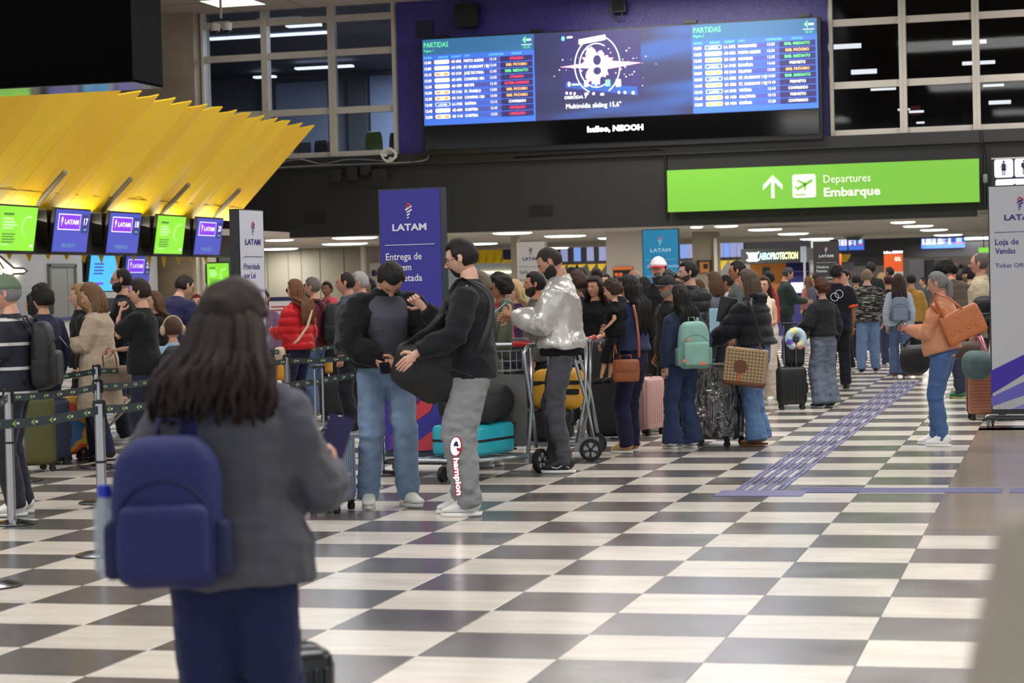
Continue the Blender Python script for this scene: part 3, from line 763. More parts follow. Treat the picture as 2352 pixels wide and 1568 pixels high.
# --- wall with windows above the passage
BLUE = bpy.data.materials.new('blue_mosaic'); BLUE.use_nodes = True; nt = BLUE.node_tree; p_ = nt.nodes['Principled BSDF']
g = _n(nt, 'ShaderNodeTexCoord'); br = _n(nt, 'ShaderNodeTexBrick'); br.offset = 0; br.inputs['Scale'].default_value = 1; br.inputs['Brick Width'].default_value = .045; br.inputs['Row Height'].default_value = .045; br.inputs['Mortar Size'].default_value = .004
br.inputs['Color1'].default_value = (*lin((64, 53, 142)), 1); br.inputs['Color2'].default_value = (*lin((74, 62, 160)), 1); br.inputs['Mortar'].default_value = (*lin((42, 35, 100)), 1)
mp = _n(nt, 'ShaderNodeMapping'); mp.inputs['Rotation'].default_value = (PI/2, 0, 0); nt.links.new(g.outputs['Object'], mp.inputs[0]); nt.links.new(mp.outputs[0], br.inputs['Vector']); nt.links.new(br.outputs['Color'], p_.inputs['Base Color']); p_.inputs['Roughness'].default_value = .28
wn = _n(nt, 'ShaderNodeTexNoise'); wn.inputs['Scale'].default_value = 30; bm = _n(nt, 'ShaderNodeBump'); bm.inputs['Strength'].default_value = .5; bm.inputs['Distance'].default_value = .02; nt.links.new(g.outputs['Object'], wn.inputs['Vector']); nt.links.new(wn.outputs['Fac'], bm.inputs['Height']); nt.links.new(bm.outputs[0], p_.inputs['Normal'])
BLACK = mat('black_paint', (30, 27, 27), .55, var=.15, scale=1.5)
BLK2 = mat('black_plastic', (20, 20, 21), .35); BLKG = mat('black_gloss', (10, 10, 11), .08)
ALU = mat('window_aluminium', (196, 190, 180), .5, var=.06, scale=2); CONC = mat('travertine', (168, 156, 140), .7, var=.16, scale=1.6, bump=.2, bscale=12)
def wx(px, py): return onY(px, py, WY).x
def wz(px, py): return onY(px, py, WY).z
zs = wz(1176, 345)           # sill level
zf = wz(1700, 514)           # underside of the black fascia
xa, xb = wx(914, 180), wx(1903, 160)
mb = MB().b2((xa, WY, zs), (xb, WY+.3, HALL_H)); struct('wall_back', mb, BLUE)
mb = MB().b2((-34, WY-.25, zf), (32, WY+.3, zs-.28)); FAS = struct('wall_back_fascia', mb, BLACK)
mb = MB().b2((-34, WY-.32, zs-.28), (32, WY+.3, zs)); mb.b2((-34, WY-.36, zs-.30), (32, WY-.25, zs-.26)); struct('trim_1', mb, mat('black_stone', (38, 35, 35), .35))
# travertine pillar at the left of the windows
xp0, xp1 = wx(384, 120), wx(462, 120)
mb = MB().b2((xp0-2.5, WY-.5, 0), (xp1, WY+.6, HALL_H)); struct('pillar_travertine', mb, CONC)
mb = MB(); mb.cyl((xp1+.07, WY-.12, (zs+HALL_H)/2), .035, HALL_H-zs, 8, 0); tag(ob('conduit_pipe', mb, ALU), 'thin vertical conduit beside the left windows and stone pillar', 'pipe')
mb = MB().b2((wx(375, 50)-.3, WY-.9, wz(380, 68)), (wx(387, 50), WY-.5, wz(380, 40))); tag(ob('wall_box', mb, mat('offwhite_box', (205, 200, 196), .5)), 'small white box mounted high on travertine pillar', 'box')
# windows
GLASS = mat('window_glass', (200, 210, 225), .02, trans=1., alpha=.35)
def glass_mat(name, tint, mixf):
    m = bpy.data.materials.new(name); m.use_nodes = True; nt = m.node_tree; out = nt.nodes['Material Output']; nt.nodes.remove(nt.nodes['Principled BSDF'])
    t = _n(nt, 'ShaderNodeBsdfTransparent'); t.inputs[0].default_value = (*tint, 1); g_ = _n(nt, 'ShaderNodeBsdfGlossy'); g_.inputs['Roughness'].default_value = .03; mx = _n(nt, 'ShaderNodeMixShader'); mx.inputs[0].default_value = mixf
    nt.links.new(t.outputs[0], mx.inputs[1]); nt.links.new(g_.outputs[0], mx.inputs[2]); nt.links.new(mx.outputs[0], out.inputs[0]); return m
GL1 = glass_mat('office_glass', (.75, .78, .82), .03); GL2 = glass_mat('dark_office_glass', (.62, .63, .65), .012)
def window(n, xl, xr, zrows, gl, ncol=1):
    t = bpy.data.objects.new('window_%d' % n, None); COL.objects.link(t); t.location = (0, 0, 0); t['kind'] = 'structure'
    bw = .085; zb, zt = zs+.02, HALL_H
    for x, sg in ((xl, 1), (xr, -1)): ob('mullion', MB().b2((x-sg*.0185, WY-.12, zb), (x+sg*bw*.8, WY+.14, zt)), ALU, t)
    zz = [zb]+list(zrows)+[zt]
    for k, z_ in enumerate(zrows): mb = MB().b2((xl+bw*.8, WY-.06, z_-.085), (xr-bw*.8, WY+.08, z_+.085)); ob('rail', mb, ALU, t)
    mb = MB().b2((xl+bw*.8, WY-.06, zb), (xr-bw*.8, WY+.08, zb+.13)); ob('rail', mb, ALU, t)
    for k in range(len(zz)-1): mb = MB().b2((xl+bw*.8, WY, zz[k]), (xr-bw*.8, WY+.02, zz[k+1])); ob('pane', mb, gl, t)
rowsL = [wz(690, 258), wz(690, 126), wz(690, 48)]
colsL = [wx(466, 200), wx(612, 190), wx(765, 190), wx(912, 190)]
for k in range(3): window(k+1, colsL[k]+.02, colsL[k+1]-.02, rowsL, GL1)
rowsR = [wz(1990, 194), wz(1990, 50)]
dR = wx(2242, 150)-wx(2074, 150); colsR = [wx(1906, 150), wx(2074, 150), wx(2242, 150), wx(2242, 150)+dR, wx(2242, 150)+2*dR]
for k in range(4): window(k+4, colsR[k]+.02, colsR[k+1]-.02, rowsR, GL2)
# rooms behind the glass
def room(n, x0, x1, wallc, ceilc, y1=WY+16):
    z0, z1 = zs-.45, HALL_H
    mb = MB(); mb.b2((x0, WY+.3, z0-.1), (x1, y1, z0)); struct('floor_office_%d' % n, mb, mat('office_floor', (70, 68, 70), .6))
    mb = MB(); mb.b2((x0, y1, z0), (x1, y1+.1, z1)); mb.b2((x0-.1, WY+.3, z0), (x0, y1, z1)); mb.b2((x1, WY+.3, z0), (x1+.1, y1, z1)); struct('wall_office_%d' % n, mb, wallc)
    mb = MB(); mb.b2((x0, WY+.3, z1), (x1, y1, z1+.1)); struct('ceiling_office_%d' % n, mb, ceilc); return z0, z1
CW = glow('cool_tube', (225, 235, 255), 2.2)
za, zb_ = room(1, colsL[0]-9, colsL[3]+.1, mat('office_wall', (112, 118, 130), .7), mat('office_ceiling', (86, 90, 98), .7))
l = area_light('office_lamp_light', ((colsL[0]+colsL[3])/2, WY+4, zb_-.1), 3, 3, 480, (.9, .94, 1)); l = area_light('office_lamp_light', ((colsL[0]+colsL[3])/2, WY+12, zb_-.1), 3, 3, 650, (.9, .94, 1))
for k, (a, b, c_) in enumerate((((600, 300), (632, 192), (96, 96, 100)), ((636, 300), (748, 186), (150, 164, 190)), ((800, 300), (835, 180), (80, 86, 92)), ((852, 300), (908, 172), (150, 168, 200)))):
    p0, p1 = onY(*a, WY+15.8), onY(*b, WY+15.8); tag(ob('wall_panel', MB().b2((p0.x, WY+15.8, zs-.4), (p1.x, WY+15.9, p1.z)), mat('panel_%d' % k, c_, .7)), ('grey partition behind the first left window', 'pale partition behind the middle left window', 'dark partition at left of the third window', 'bluish white partition beside the blue mosaic')[k], 'partition')
def lit_strip(a, b, Yp, w_, label, m=CW, group=None, dy=.3):
    pa, pb = onY(*a, Yp), onY(*b, Yp); t = MB(); t.b2((pa.x, Yp-dy/2, pa.z-w_/2), (pb.x, Yp+dy/2, pa.z+w_/2))
    o_ = ob('tube_or_reflection', t, m); tag(o_, label, 'ceiling light', group); return o_
lit_strip((480, 90), (752, 84), WY+4.9, .05, 'long thin tube light across the left office ceiling')
lit_strip((660, 60), (735, 60), WY+2.6, .07, 'short bright panel at top of middle left window')
lit_strip((680, 158), (810, 154), WY+12.3, .06, 'slanting tube light over the right desk of left office')
lit_strip((585, 178), (632, 178), WY+14.3, .06, 'small distant lamp seen between left office windows')
OFF = mat('chair_fabric_dark', (28, 30, 34), .8)
def office_chair(x, y, z, rz, m, label):
    t = thing('office_chair', label, 'chair', (x, y, z), rz, None)
    ob('seat', MB().rbox((0, 0, .48), (.5, .5, .09), .04, 2), m, t, True); ob('backrest', MB().rbox((0, -.24, .88), (.5, .07, .66), .06, 3, warp=lambda p: (p[0]*(1-.25*max(0, p[2]-.1)/.25), p[1]+.25*p[0]**2, p[2])), m, t, True)
    ob('pedestal', MB().cyl((0, 0, .26), .03, .4, 8), BLK2, t)
    for k in range(5):
        a = 2*PI*k/5; ob('leg', MB().pill([(0, 0, .1), (.28*math.cos(a), .28*math.sin(a), .05)], [.025, .02], 6), BLK2, t)
pc = onY(852, 300, WY+1.3); office_chair(pc.x, WY+1.3, zs-.45, PI, mat('chair_green', (86, 120, 44), .6), 'green backed office chair close to the left window glass')
pc = onY(888, 300, WY+1.7); office_chair(pc.x, WY+1.9, zs-.45, 2.6, OFF, 'dark office chair at the mosaic side of left office')
pc = onY(720, 250, WY+3.2); office_chair(pc.x, WY+3.4, zs-.45, 2.9, OFF, 'dark office chair behind the middle left window')
def desk(x, y, z, w_, label, mons=2):
    t = thing('desk', label, 'desk', (x, y, z)); wm = mat('desk_top', (150, 152, 158), .5)
    ob('desktop', MB().b2((-w_/2, -.35, .72), (w_/2, .35, .75)), wm, t)
    for sx in (-1, 1): ob('leg', MB().b2((sx*w_/2-.03, -.33, 0), (sx*w_/2+.03, .33, .72)), wm, t)
    for k in range(mons):
        m_ = thing('monitor', '%s monitor standing on %s' % (('left', 'right', 'third')[k], label), 'monitor', (x-w_/2+(k+.5)*w_/mons, y, z+.75)); ob('screen', MB().rbox((0, 0, .32), (.52, .03, .32), .01, 1), OFF, m_); ob('stand', MB().b2((-.03, -.02, 0), (.03, .02, .2)), OFF, m_); ob('base', MB().b2((-.11, -.09, 0), (.11, .09, .015)), OFF, m_)
pc = onY(720, 250, WY+4.5); desk(pc.x, WY+4.6, zs-.45, 1.6, 'long pale desk in the left upstairs office')
pc = onY(640, 250, WY+3.6); desk(pc.x, WY+2.6, zs-.45, 1.0, 'dark desk at the far left upstairs window', 1)
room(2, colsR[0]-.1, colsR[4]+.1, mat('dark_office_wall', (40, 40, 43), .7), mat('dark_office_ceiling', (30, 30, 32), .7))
area_light('office_lamp_light', (colsR[1], WY+5, HALL_H-.3), 3, 2, 30, (.9, .95, 1))
REFL_STRIP = glow('white_lamp_reflection', (250, 252, 255), 2.)  # glowing strips imitate hall lamps mirrored in the dark right windows
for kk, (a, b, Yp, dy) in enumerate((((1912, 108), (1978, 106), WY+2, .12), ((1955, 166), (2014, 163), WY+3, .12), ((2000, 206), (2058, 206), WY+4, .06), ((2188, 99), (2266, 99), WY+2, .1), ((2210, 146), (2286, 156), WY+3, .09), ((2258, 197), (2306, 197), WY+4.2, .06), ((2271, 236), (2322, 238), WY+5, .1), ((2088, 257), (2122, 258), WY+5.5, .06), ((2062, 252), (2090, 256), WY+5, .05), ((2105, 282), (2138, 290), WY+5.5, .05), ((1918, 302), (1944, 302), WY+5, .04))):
    lit_strip(a, b, Yp, dy, ('upper white painted lamp reflection in first right window', 'lower slanting painted lamp reflection in first right window', 'painted lamp reflection on the rail of first right window', 'painted lamp reflection at top of second right window', 'long painted lamp reflection crossing second right mullion', 'painted lamp reflection at left of third right window', 'slanting lamp strip low in third right window', 'short painted lamp reflection low in second right window', 'short painted lamp reflection by the first right mullion', 'steep slanting painted lamp reflection low in second right window', 'painted lamp reflection at the bottom of first right window')[kk], REFL_STRIP, 'painted lamp reflections behind the right upstairs windows', dy=.04)
pc = onY(2190, 280, WY+4.5); desk(pc.x, WY+4.6, zs-.5, 2.0, 'grey desk in the dark right upstairs office')
tag(ob('notice_sheet', MB().b2((wx(2052, 200), WY+5.9, wz(2052, 225)), (wx(2078, 200), WY+5.92, wz(2078, 200))), mat('notice_red', (150, 50, 40), .7)), 'small red notice on the dark office wall', 'notice')
# ================================================================ departures board
def frame_y(px0, py0, Y):
    p = onY(px0, py0, Y); return Matrix.Translation(p)
BY = WY-.55
pbl, ptr = onY(975, 289, BY), onY(1876, 41, BY)
BW, BH = ptr.x-pbl.x, ptr.z-pbl.z
T = Matrix.Translation((pbl.x, BY, pbl.z))
bd = thing('departures_board', 'huge blue departures video wall on the dark blue mosaic wall', 'departures board', (0, 0, 0))
ob('housing', MB().b2((pbl.x-.05, BY+.02, pbl.z-.75), (ptr.x+.08, BY+.30, ptr.z+.04)), BLK2, bd)
ob('lower_band', MB().b2((pbl.x+.02, BY-.02, pbl.z-.62), (ptr.x, BY+.02, pbl.z-.02)), BLKG, bd)
for f in (.05, .30, .69, .97): ob('bracket', MB().b2((pbl.x+BW*f-.16, BY-.02, ptr.z+.04), (pbl.x+BW*f+.16, BY+.2, ptr.z+.12)), BLK2, bd)
S_BLUE = glow('screen_blue', (62, 104, 200), .95); S_HEAD = glow('screen_teal', (50, 98, 140), .95); S_ROW = glow('screen_row', (66, 88, 172), .95); S_ROW2 = glow('screen_row_b', (70, 78, 150), .95)
S_DK = glow('screen_navy', (48, 44, 92), .9); S_AD = glow('screen_ad', (52, 56, 100), .95); G_W = glow('glow_white', (250, 250, 255), 1.15); G_G = glow('glow_green', (110, 240, 150), 1.1); G_T = glow('glow_teal', (110, 220, 215), 1.)
G_R = glow('glow_red', (255, 70, 90), 1.1); G_O = glow('glow_orange', (250, 190, 120), 1.1); G_P = glow('glow_peach', (245, 160, 90), 1.1); S_AD2 = glow('screen_ad_blue', (44, 78, 150), .9)
PAL = [S_BLUE, S_HEAD, S_ROW, S_DK, G_W, G_G, G_T, G_R, G_O, G_P, S_ROW2]
def page(x0, w_, num, rows):
    m = MB(); y = [0]
    def r(a, b, c, d, mi, k): m.b2((x0+a*w_, -.006-.004*k, b*BH), (x0+c*w_, -.002-.004*k, d*BH), mi, T)
    r(0, 0, 1, 1, 0, 0); r(0, .82, 1, 1, 1, 1)
    tx = lambda s, a, b, h, mi, **k: text(m, s, x0+a*w_, b*BH, h*BH, T, mi, y=-.0225, **k)
    tx('PARTIDAS', .015, .905, .062, 5, w=.22*w_); tx('Página %d' % num, .015, .855, .028, 5, w=.085*w_)
    m.prism([(x0+(.90+dx)*w_, (.935+dz)*BH) for dx, dz in ((0, 0), (.028, .045), (.024, .012), (.024, -.012), (.028, -.045))], .002, 5, T @ Matrix.Translation((0, -.0225, 0)))
    r(.932, .925, .975, .945, 4, 3); r(.89, .878, .98, .883, 4, 3); tx('12:15', .935, .838, .028, 5, align='C')
    for s, a in (('HORA', .015), ('AIRLINE', .14), ('FLIGHT', .265), ('CITY', .375), ('ESTIMATED', .60), ('STATUS', .80)): tx(s, a, .775, .025, 6)
    for k, (h, al, fl_, ct, es, st, sc_) in enumerate(rows):
        z = .715-k*.0705; r(.005, z-.012, .64, z+.042, 2 if k % 2 else 10, 1); r(.70, z-.016, .985, z+.046, 3, 1); r(.64, z-.012, .70, z+.042, 10, 1)
        c = {'A': 4, 'G': 4, 'L': 4}[al]; m.prism(rrect(x0+.105*w_, (z-.006)*BH, .135*w_, .046*BH, .018*BH*.9), .003, 4, T @ Matrix.Translation((0, -.020, 0)))
        if al == 'G': m.b2((x0+.115*w_, -.025, (z-.002)*BH), (x0+.155*w_, -.021, (z+.034)*BH), 9, T); m.b2((x0+.190*w_, -.025, (z-.002)*BH), (x0+.230*w_, -.021, (z+.034)*BH), 9, T)
        if al == 'L': m.prism(rrect(x0+.110*w_, (z-.002)*BH, .125*w_, .038*BH, .016*BH*.9), .003, 0, T @ Matrix.Translation((0, -.023, 0))); text(m, 'LATAM', x0+.172*w_, (z+.004)*BH, .022*BH, T, 4, y=-.028, align='C', bold=.02, w=.075*w_)
        b = dict(bold=.025)
        tx(h, .015, z, .032, 4, w=.062*w_, **b); tx(fl_, .258, z, .032, 4, w=.092*w_, **b); tx(ct, .372, z, .032, 4, w=len(ct)*.0148*w_, **b); tx(es, .605, z+.004, .032, 4, w=.058*w_); tx(st, .8425, z+.002, .032, {'r': 7, 'o': 8, 'g': 5, 'w': 4}[sc_], align='C', w=len(st)*.0155*w_, bold=.01)
    ob('page', m, PAL, bd)
w1 = BW*.2925; w2 = BW*.693
page(0, w1, 1, [('12:00', 'A', 'AD 6832', 'PORTO ALEGRE', '13:10', 'ATRASADO', 'r'), ('12:05', 'A', 'AD 2782', 'ST. DUMONT / RJ', '12:45', 'EMB. PRÓXIMO', 'o'), ('12:15', 'G', 'G3 2154', 'JUIZ DE FORA', '12:40', 'EMB. IMEDIATO', 'g'), ('12:30', 'A', 'AD 6076', 'CONFINS / BH', '13:05', 'ATRASADO', 'r'),
    ('12:30', 'A', 'AD 4209', 'RECIFE', '12:40', 'ÚLTIMA CHAMADA', 'r'), ('12:30', 'G', 'G3 2162', 'ST. ÂNGELO', '13:00', 'EMB. PRÓXIMO', 'o'), ('12:35', 'G', 'G3 1310', 'CONFINS / BH', '13:00', 'EMB. PRÓXIMO', 'o'), ('12:40', 'L', 'LA 3102', 'GOIÂNIA', '13:15', 'CONFIRMADO', 'w'), ('12:45', 'A', 'AD 6404', 'CURITIBA', '12:45', 'CANCELADO', 'r'), ('12:50', 'G', 'G3 1118', 'CURITIBA', '12:50', 'CANCELADO', 'r')])
page(w2, BW-w2, 2, [('12:50', 'L', 'LA 3272', 'NAVEGANTES', '12:50', 'EMB. IMEDIATO', 'g'), ('12:55', 'A', 'AD 6806', 'PORTO ALEGRE', '12:55', 'EMB. PRÓXIMO', 'o'), ('12:55', 'G', 'G3 1630', 'SALVADOR', '12:55', 'EMB. IMEDIATO', 'g'), ('13:00', 'L', 'LA 3108', 'BRASÍLIA', '14:40', 'PREVISTO', 'w'),
    ('13:00', 'G', 'G3 2134', 'PELOTAS', '13:00', 'EMB. PRÓXIMO', 'o'), ('13:00', 'L', 'LA 3532', 'ST. DUMONT / RJ', '13:00', 'EMB. IMEDIATO', 'g'), ('13:05', 'G', 'G3 1020', 'ST. DUMONT / RJ', '13:10', 'PREVISTO', 'w'), ('13:10', 'L', 'LA 3642', 'VITÓRIA', '13:10', 'CONFIRMADO', 'w'), ('13:15', 'G', 'G3 1180', 'ARAÇATUBA', '13:15', 'PREVISTO', 'w'), ('13:20', 'G', 'G3 1434', 'GOIÂNIA', '13:20', 'CONFIRMADO', 'w')])
# advert in the middle
def ad_mat():
    m = bpy.data.materials.new('advert_screen'); m.use_nodes = True; nt = m.node_tree; p = nt.nodes['Principled BSDF']; g = _n(nt, 'ShaderNodeTexCoord')
    mp = _n(nt, 'ShaderNodeMapping'); mp.inputs['Scale'].default_value = (.22, 1, 1.1); nt.links.new(g.outputs['Object'], mp.inputs[0])
    n = _n(nt, 'ShaderNodeTexNoise'); n.inputs['Scale'].default_value = 1.3; n.inputs['Detail'].default_value = 1; nt.links.new(mp.outputs[0], n.inputs['Vector'])
    cr = _n(nt, 'ShaderNodeValToRGB'); e = cr.color_ramp.elements; e[0].position = .35; e[0].color = (*lin((48, 48, 92)), 1); e[1].position = .72; e[1].color = (*lin((60, 110, 200)), 1); x = e.new(.55); x.color = (*lin((56, 62, 112)), 1)
    nt.links.new(n.outputs['Fac'], cr.inputs[0]); nt.links.new(cr.outputs[0], p.inputs['Emission Color']); p.inputs['Emission Strength'].default_value = .95; p.inputs['Base Color'].default_value = (.02, .02, .04, 1); p.inputs['Roughness'].default_value = .4; return m
mb = MB().b2((w1, -.006, 0), (w2, 0, BH), 0, T); ob('advert', mb, ad_mat(), bd)
G_PINK = glow('glow_pink', (255, 170, 190), 1.3); G_MAG = glow('glow_magenta', (150, 70, 150), .9)
mb = MB(); cx0 = BW*.452; cz0 = BH*.60; m1 = [S_DK, G_W, G_PINK, G_G, S_AD2, G_MAG, G_T]
mb.b2((BW*.36, -.012, BH*.26), (BW*.565, -.008, BH*.98), 0, T)
mb.prism([(BW*.372, BH*.36), (BW*.555, BH*.235), (BW*.555, BH*.335), (BW*.372, BH*.43)], .002, 4, T @ Matrix.Translation((0, -.016, 0)))
mb.prism([(BW*.408, BH*.845), (BW*.476, BH*.885), (BW*.476, BH*.945), (BW*.408, BH*.905)], .003, 1, T @ Matrix.Translation((0, -.016, 0)))
for R_, a0, a1 in ((.56, 100, 250), (.60, -60, 70), (.44, 60, 300)):
    O = [(cx0+math.cos(math.radians(a0+(a1-a0)*k/16))*R_, cz0+math.sin(math.radians(a0+(a1-a0)*k/16))*R_*1.25) for k in range(17)]
    mb.tube([(x, -.02, z) for x, z in O], .012, 5, 1, T, ref=(0, 1, 0))
for k in range(46):
    a = 2*PI*k/46; rr = .31+.05*math.sin(a*3+1)+.04*math.sin(a*7)+random.uniform(-.03, .03); 
    if k % 2 == 0: rr *= 1.12
    if k == 0: OO = []
    OO.append((cx0+math.cos(a)*rr*1.0, cz0+math.sin(a)*rr*1.35))
mb.prism(OO, .003, 2, T @ Matrix.Translation((0, -.022, 0)))
mb.prism([(cx0+(x-cx0)*.72, cz0+(z-cz0)*.78) for x, z in OO], .003, 1, T @ Matrix.Translation((0, -.026, 0)))
mb.prism([(cx0-.95, cz0), (cx0-.3, cz0+.07), (cx0+.35, cz0+.10), (cx0+1.15, cz0+.01), (cx0+.35, cz0-.10), (cx0-.3, cz0-.06)], .002, 2, T @ Matrix.Translation((0, -.019, 0)))
for dz in (.13, -.14): mb.prism([(cx0+.02+math.cos(2*PI*k/14)*.105, cz0+dz+math.sin(2*PI*k/14)*(.13 if dz > 0 else .10)) for k in range(14)], .002, 0, T @ Matrix.Translation((0, -.032, 0)))
for k in range(70):
    x = cx0+random.gauss(.15, .55); z = cz0+random.gauss(0, .22); r_ = random.uniform(.006, .02); mb.prism([(x+math.cos(PI*j/3)*r_, z+math.sin(PI*j/3)*r_) for j in range(6)], .002, 2 if k % 2 else 1, T @ Matrix.Translation((0, -.021, 0)), side=False)
for k, (x, z, w_, h_, mi) in enumerate(((.378, .375, .006, .05, 1), (.388, .385, .020, .016, 1), (.420, .36, .010, .075, 1), (.444, .38, .008, .03, 6), (.474, .355, .012, .075, 3), (.500, .345, .013, .085, 1), (.372, .285, .005, .03, 1), (.382, .28, .005, .03, 1), (.392, .275, .005, .03, 1), (.420, .27, .010, .025, 1), (.440, .265, .006, .03, 1), (.460, .255, .010, .025, 1), (.505, .265, .005, .03, 1), (.52, .26, .006, .03, 1), (.54, .25, .007, .035, 1))):
    mb.prism(rrect(x*BW, z*BH, w_*BW, h_*BH, .004*BW*min(1, w_/.008)*.6), .002, mi, T @ Matrix.Translation((0, -.024, 0)))
mb.prism([(BW*.368+math.cos(PI*k/6)*.045, BH*.925+math.sin(PI*k/6)*.06) for k in range(12)], .002, 6, T @ Matrix.Translation((0, -.018, 0))); mb.b2((BW*.378, -.02, BH*.925), (BW*.392, -.016, BH*.945), 1, T)
text(mb, 'OMODA 7', BW*.368, BH*.232, .035*BH, T, 1, w=.058*BW, y=-.018, bold=.02)
text(mb, 'Multimídia sliding 15,6"', BW*.372, BH*.122, .056*BH, T, 1, w=.140*BW, y=-.018)
ob('advert_picture', mb, m1, bd)
mb = MB(); G_LOGO = glow('logo_white', (255, 255, 255), 2.2); text(mb, 'helloo, NEOOH', BW*.425, -.155*BH, .062*BH, T, 0, w=.142*BW, bold=.045, y=-.03); ob('lit_logo', mb, G_LOGO, bd)
# loudspeakers, projector box, cables on the upper wall
def cable(label, pts, r=.02, m=None, group=None, name='cable'):
    mb = MB(); P = [Vector(p) for p in pts]; Q = []
    for i in range(len(P)-1):
        a, b = P[i], P[i+1]; a0 = P[max(i-1, 0)]; b1 = P[min(i+2, len(P)-1)]
        for k in range(5):
            t = k/5; Q.append(.5*((2*a)+(b-a0)*t+(2*a0-5*a+4*b-b1)*t*t+(3*a-a0-3*b+b1)*t**3))
    Q.append(P[-1]); mb.tube(Q, r, 6); return tag(ob(name, mb, m or BLK2), label, 'cable', group)
def spk(pa, pb, Y, dep, label, m=BLK2, cat='speaker', name='wall_speaker'):
    a, b = onY(*pa, Y), onY(*pb, Y); t = thing(name, label, cat, ((a.x+b.x)/2, Y, min(a.z, b.z)))
    w_, h_ = abs(b.x-a.x), abs(b.z-a.z); ob('cabinet', MB().rbox((0, dep/2, h_/2), (w_, dep, h_), .02, 1), m, t); ob('grille', MB().b2((-w_*.42, -.012, h_*.08), (w_*.42, -.002, h_*.92)), mat('grille_black', (26, 26, 27), .8), t)
    ob('bracket', MB().b2((-.05, dep, h_*.4), (.05, WY-Y+0 if WY-Y > dep else dep+.02, h_*.6)), BLK2, t); return t
spk((1042, 8), (1096, 60), WY-.5, .35, 'big square black loudspeaker above the left departures page')
spk((1402, 0), (1436, 27), WY-.4, .3, 'small black projector box above the departures board', cat='projector', name='projector')
cable('looped black cable hanging below the small projector box', [onY(1402, 5, WY-.3), onY(1404, 32, WY-.3), onY(1416, 43, WY-.3), onY(1428, 36, WY-.3), onY(1428, 26, WY-.3)], .02)
cable('short black cable under the big square loudspeaker', [onY(1092, 55, WY-.2), onY(1091, 68, WY-.2), onY(1086, 78, WY-.2)], .02)
tag(ob('wall_patch', MB().b2((wx(955, 60), WY-.03, wz(955, 88)), (wx(996, 60), WY, wz(996, 46))), mat('dark_patch', (34, 34, 66), .5)), 'dull dark square patch on mosaic beside the big loudspeaker', 'wall patch')
for k, (a, b) in enumerate((((757, 388), (782, 417)), ((795, 384), (820, 413)), ((852, 389), (884, 424)), ((826, 378), (848, 402)))):
    spk(a, b, WY-.75, .2, ('small black box, leftmost of the row over the blue totem', 'small black box, second of the row over the blue totem', 'largest small black box, right above the blue totem', 'small black box, highest of the row over the blue totem')[k], m=mat('box_black', (38, 36, 35), .6))
CAB = mat('cable_grey', (120, 116, 110), .6); CABW = mat('cable_white', (220, 216, 208), .6)
cable('long grey cable along the ledge below left windows', [onY(650, 372, WY-.4), onY(690, 366, WY-.42), onY(740, 376, WY-.42), onY(800, 366, WY-.4), onY(860, 368, WY-.42), onY(905, 372, WY-.4)], .018, CAB)
cable('long dark cable sagging along the black ledge', [onY(640, 385, WY-.4), onY(740, 380, WY-.42), onY(860, 376, WY-.42), onY(975, 368, WY-.4), onY(978, 340, WY-.4)], .025, CAB)
cable('white cable coil at right end of left windows', [onY(878+math.cos(k)*(16+3*math.sin(k*1.7))+15, 356+math.sin(k)*(14+3*math.cos(k*2.3)), WY-.42-.01*k) for k in range(22)], .014, CABW)
for k, (x, y) in enumerate(((884, 356), (898, 364))):
    p = onY(x, y, WY-.45); tag(ob('plug_box', MB().rbox((p.x, p.y, p.z), (.11, .06, .08), .01, 1), CABW), ('upper', 'lower')[k]+' white plug in the cable coil on the ledge', 'plug')
cable('black conduit running down fascia left of green sign', [onY(1180, 362, WY-.3), onY(1490, 346, WY-.3), onY(1522, 348, WY-.3), onY(1528, 365, WY-.3), onY(1530, 430, WY-.3), onY(1532, 500, WY-.3)], .035, BLK2)
cable('black conduit between green sign and restroom sign', [onY(2254, 300, WY-.36), onY(2256, 330, WY-.36), onY(2262, 360, WY-.3), onY(2262, 470, WY-.3)], .035, BLK2)
tag(ob('switch_box', MB().rbox(tuple(onY(2263, 410, WY-.33)), (.11, .1, .22), .02, 1), mat('box_grey', (165, 165, 165), .5)), 'small grey switch box beside the green departures sign', 'switch box')
for x0_, x1_, y0_, y1_, nm in ((1215, 1270, 468, 496, 'dark vent grille on fascia left of green sign'), (700, 748, 485, 512, 'dark vent grille on fascia near the blue totem')):
    a, b = onY(x0_, y1_, WY-.27), onY(x1_, y0_, WY-.27); t = thing('vent_grille', nm, 'vent', (a.x, WY-.27, a.z)); ob('frame', MB().b2((0, 0, 0), (b.x-a.x, .02, b.z-a.z)), mat('grille_black', (26, 26, 27), .8), t)
    for k in range(5): ob('slat', MB().b2((.03, -.012, .03+k*(b.z-a.z)/5.5), (b.x-a.x-.03, -.002, .045+k*(b.z-a.z)/5.5)), BLK2, t)
for q, yy in enumerate((486, 494)):
    a = onY(2245, yy, WY-.30); b = onY(2270, yy-1, WY-.30); tag(ob('pipe_lamp', MB().cyl(((a.x+b.x)/2, a.y, a.z), .045, b.x-a.x, 10, axis='X'), mat('pipe_grey', (135, 130, 122), .5)), ('upper', 'lower')[q]+' short grey cylinder fitting beside right totem', 'fitting')
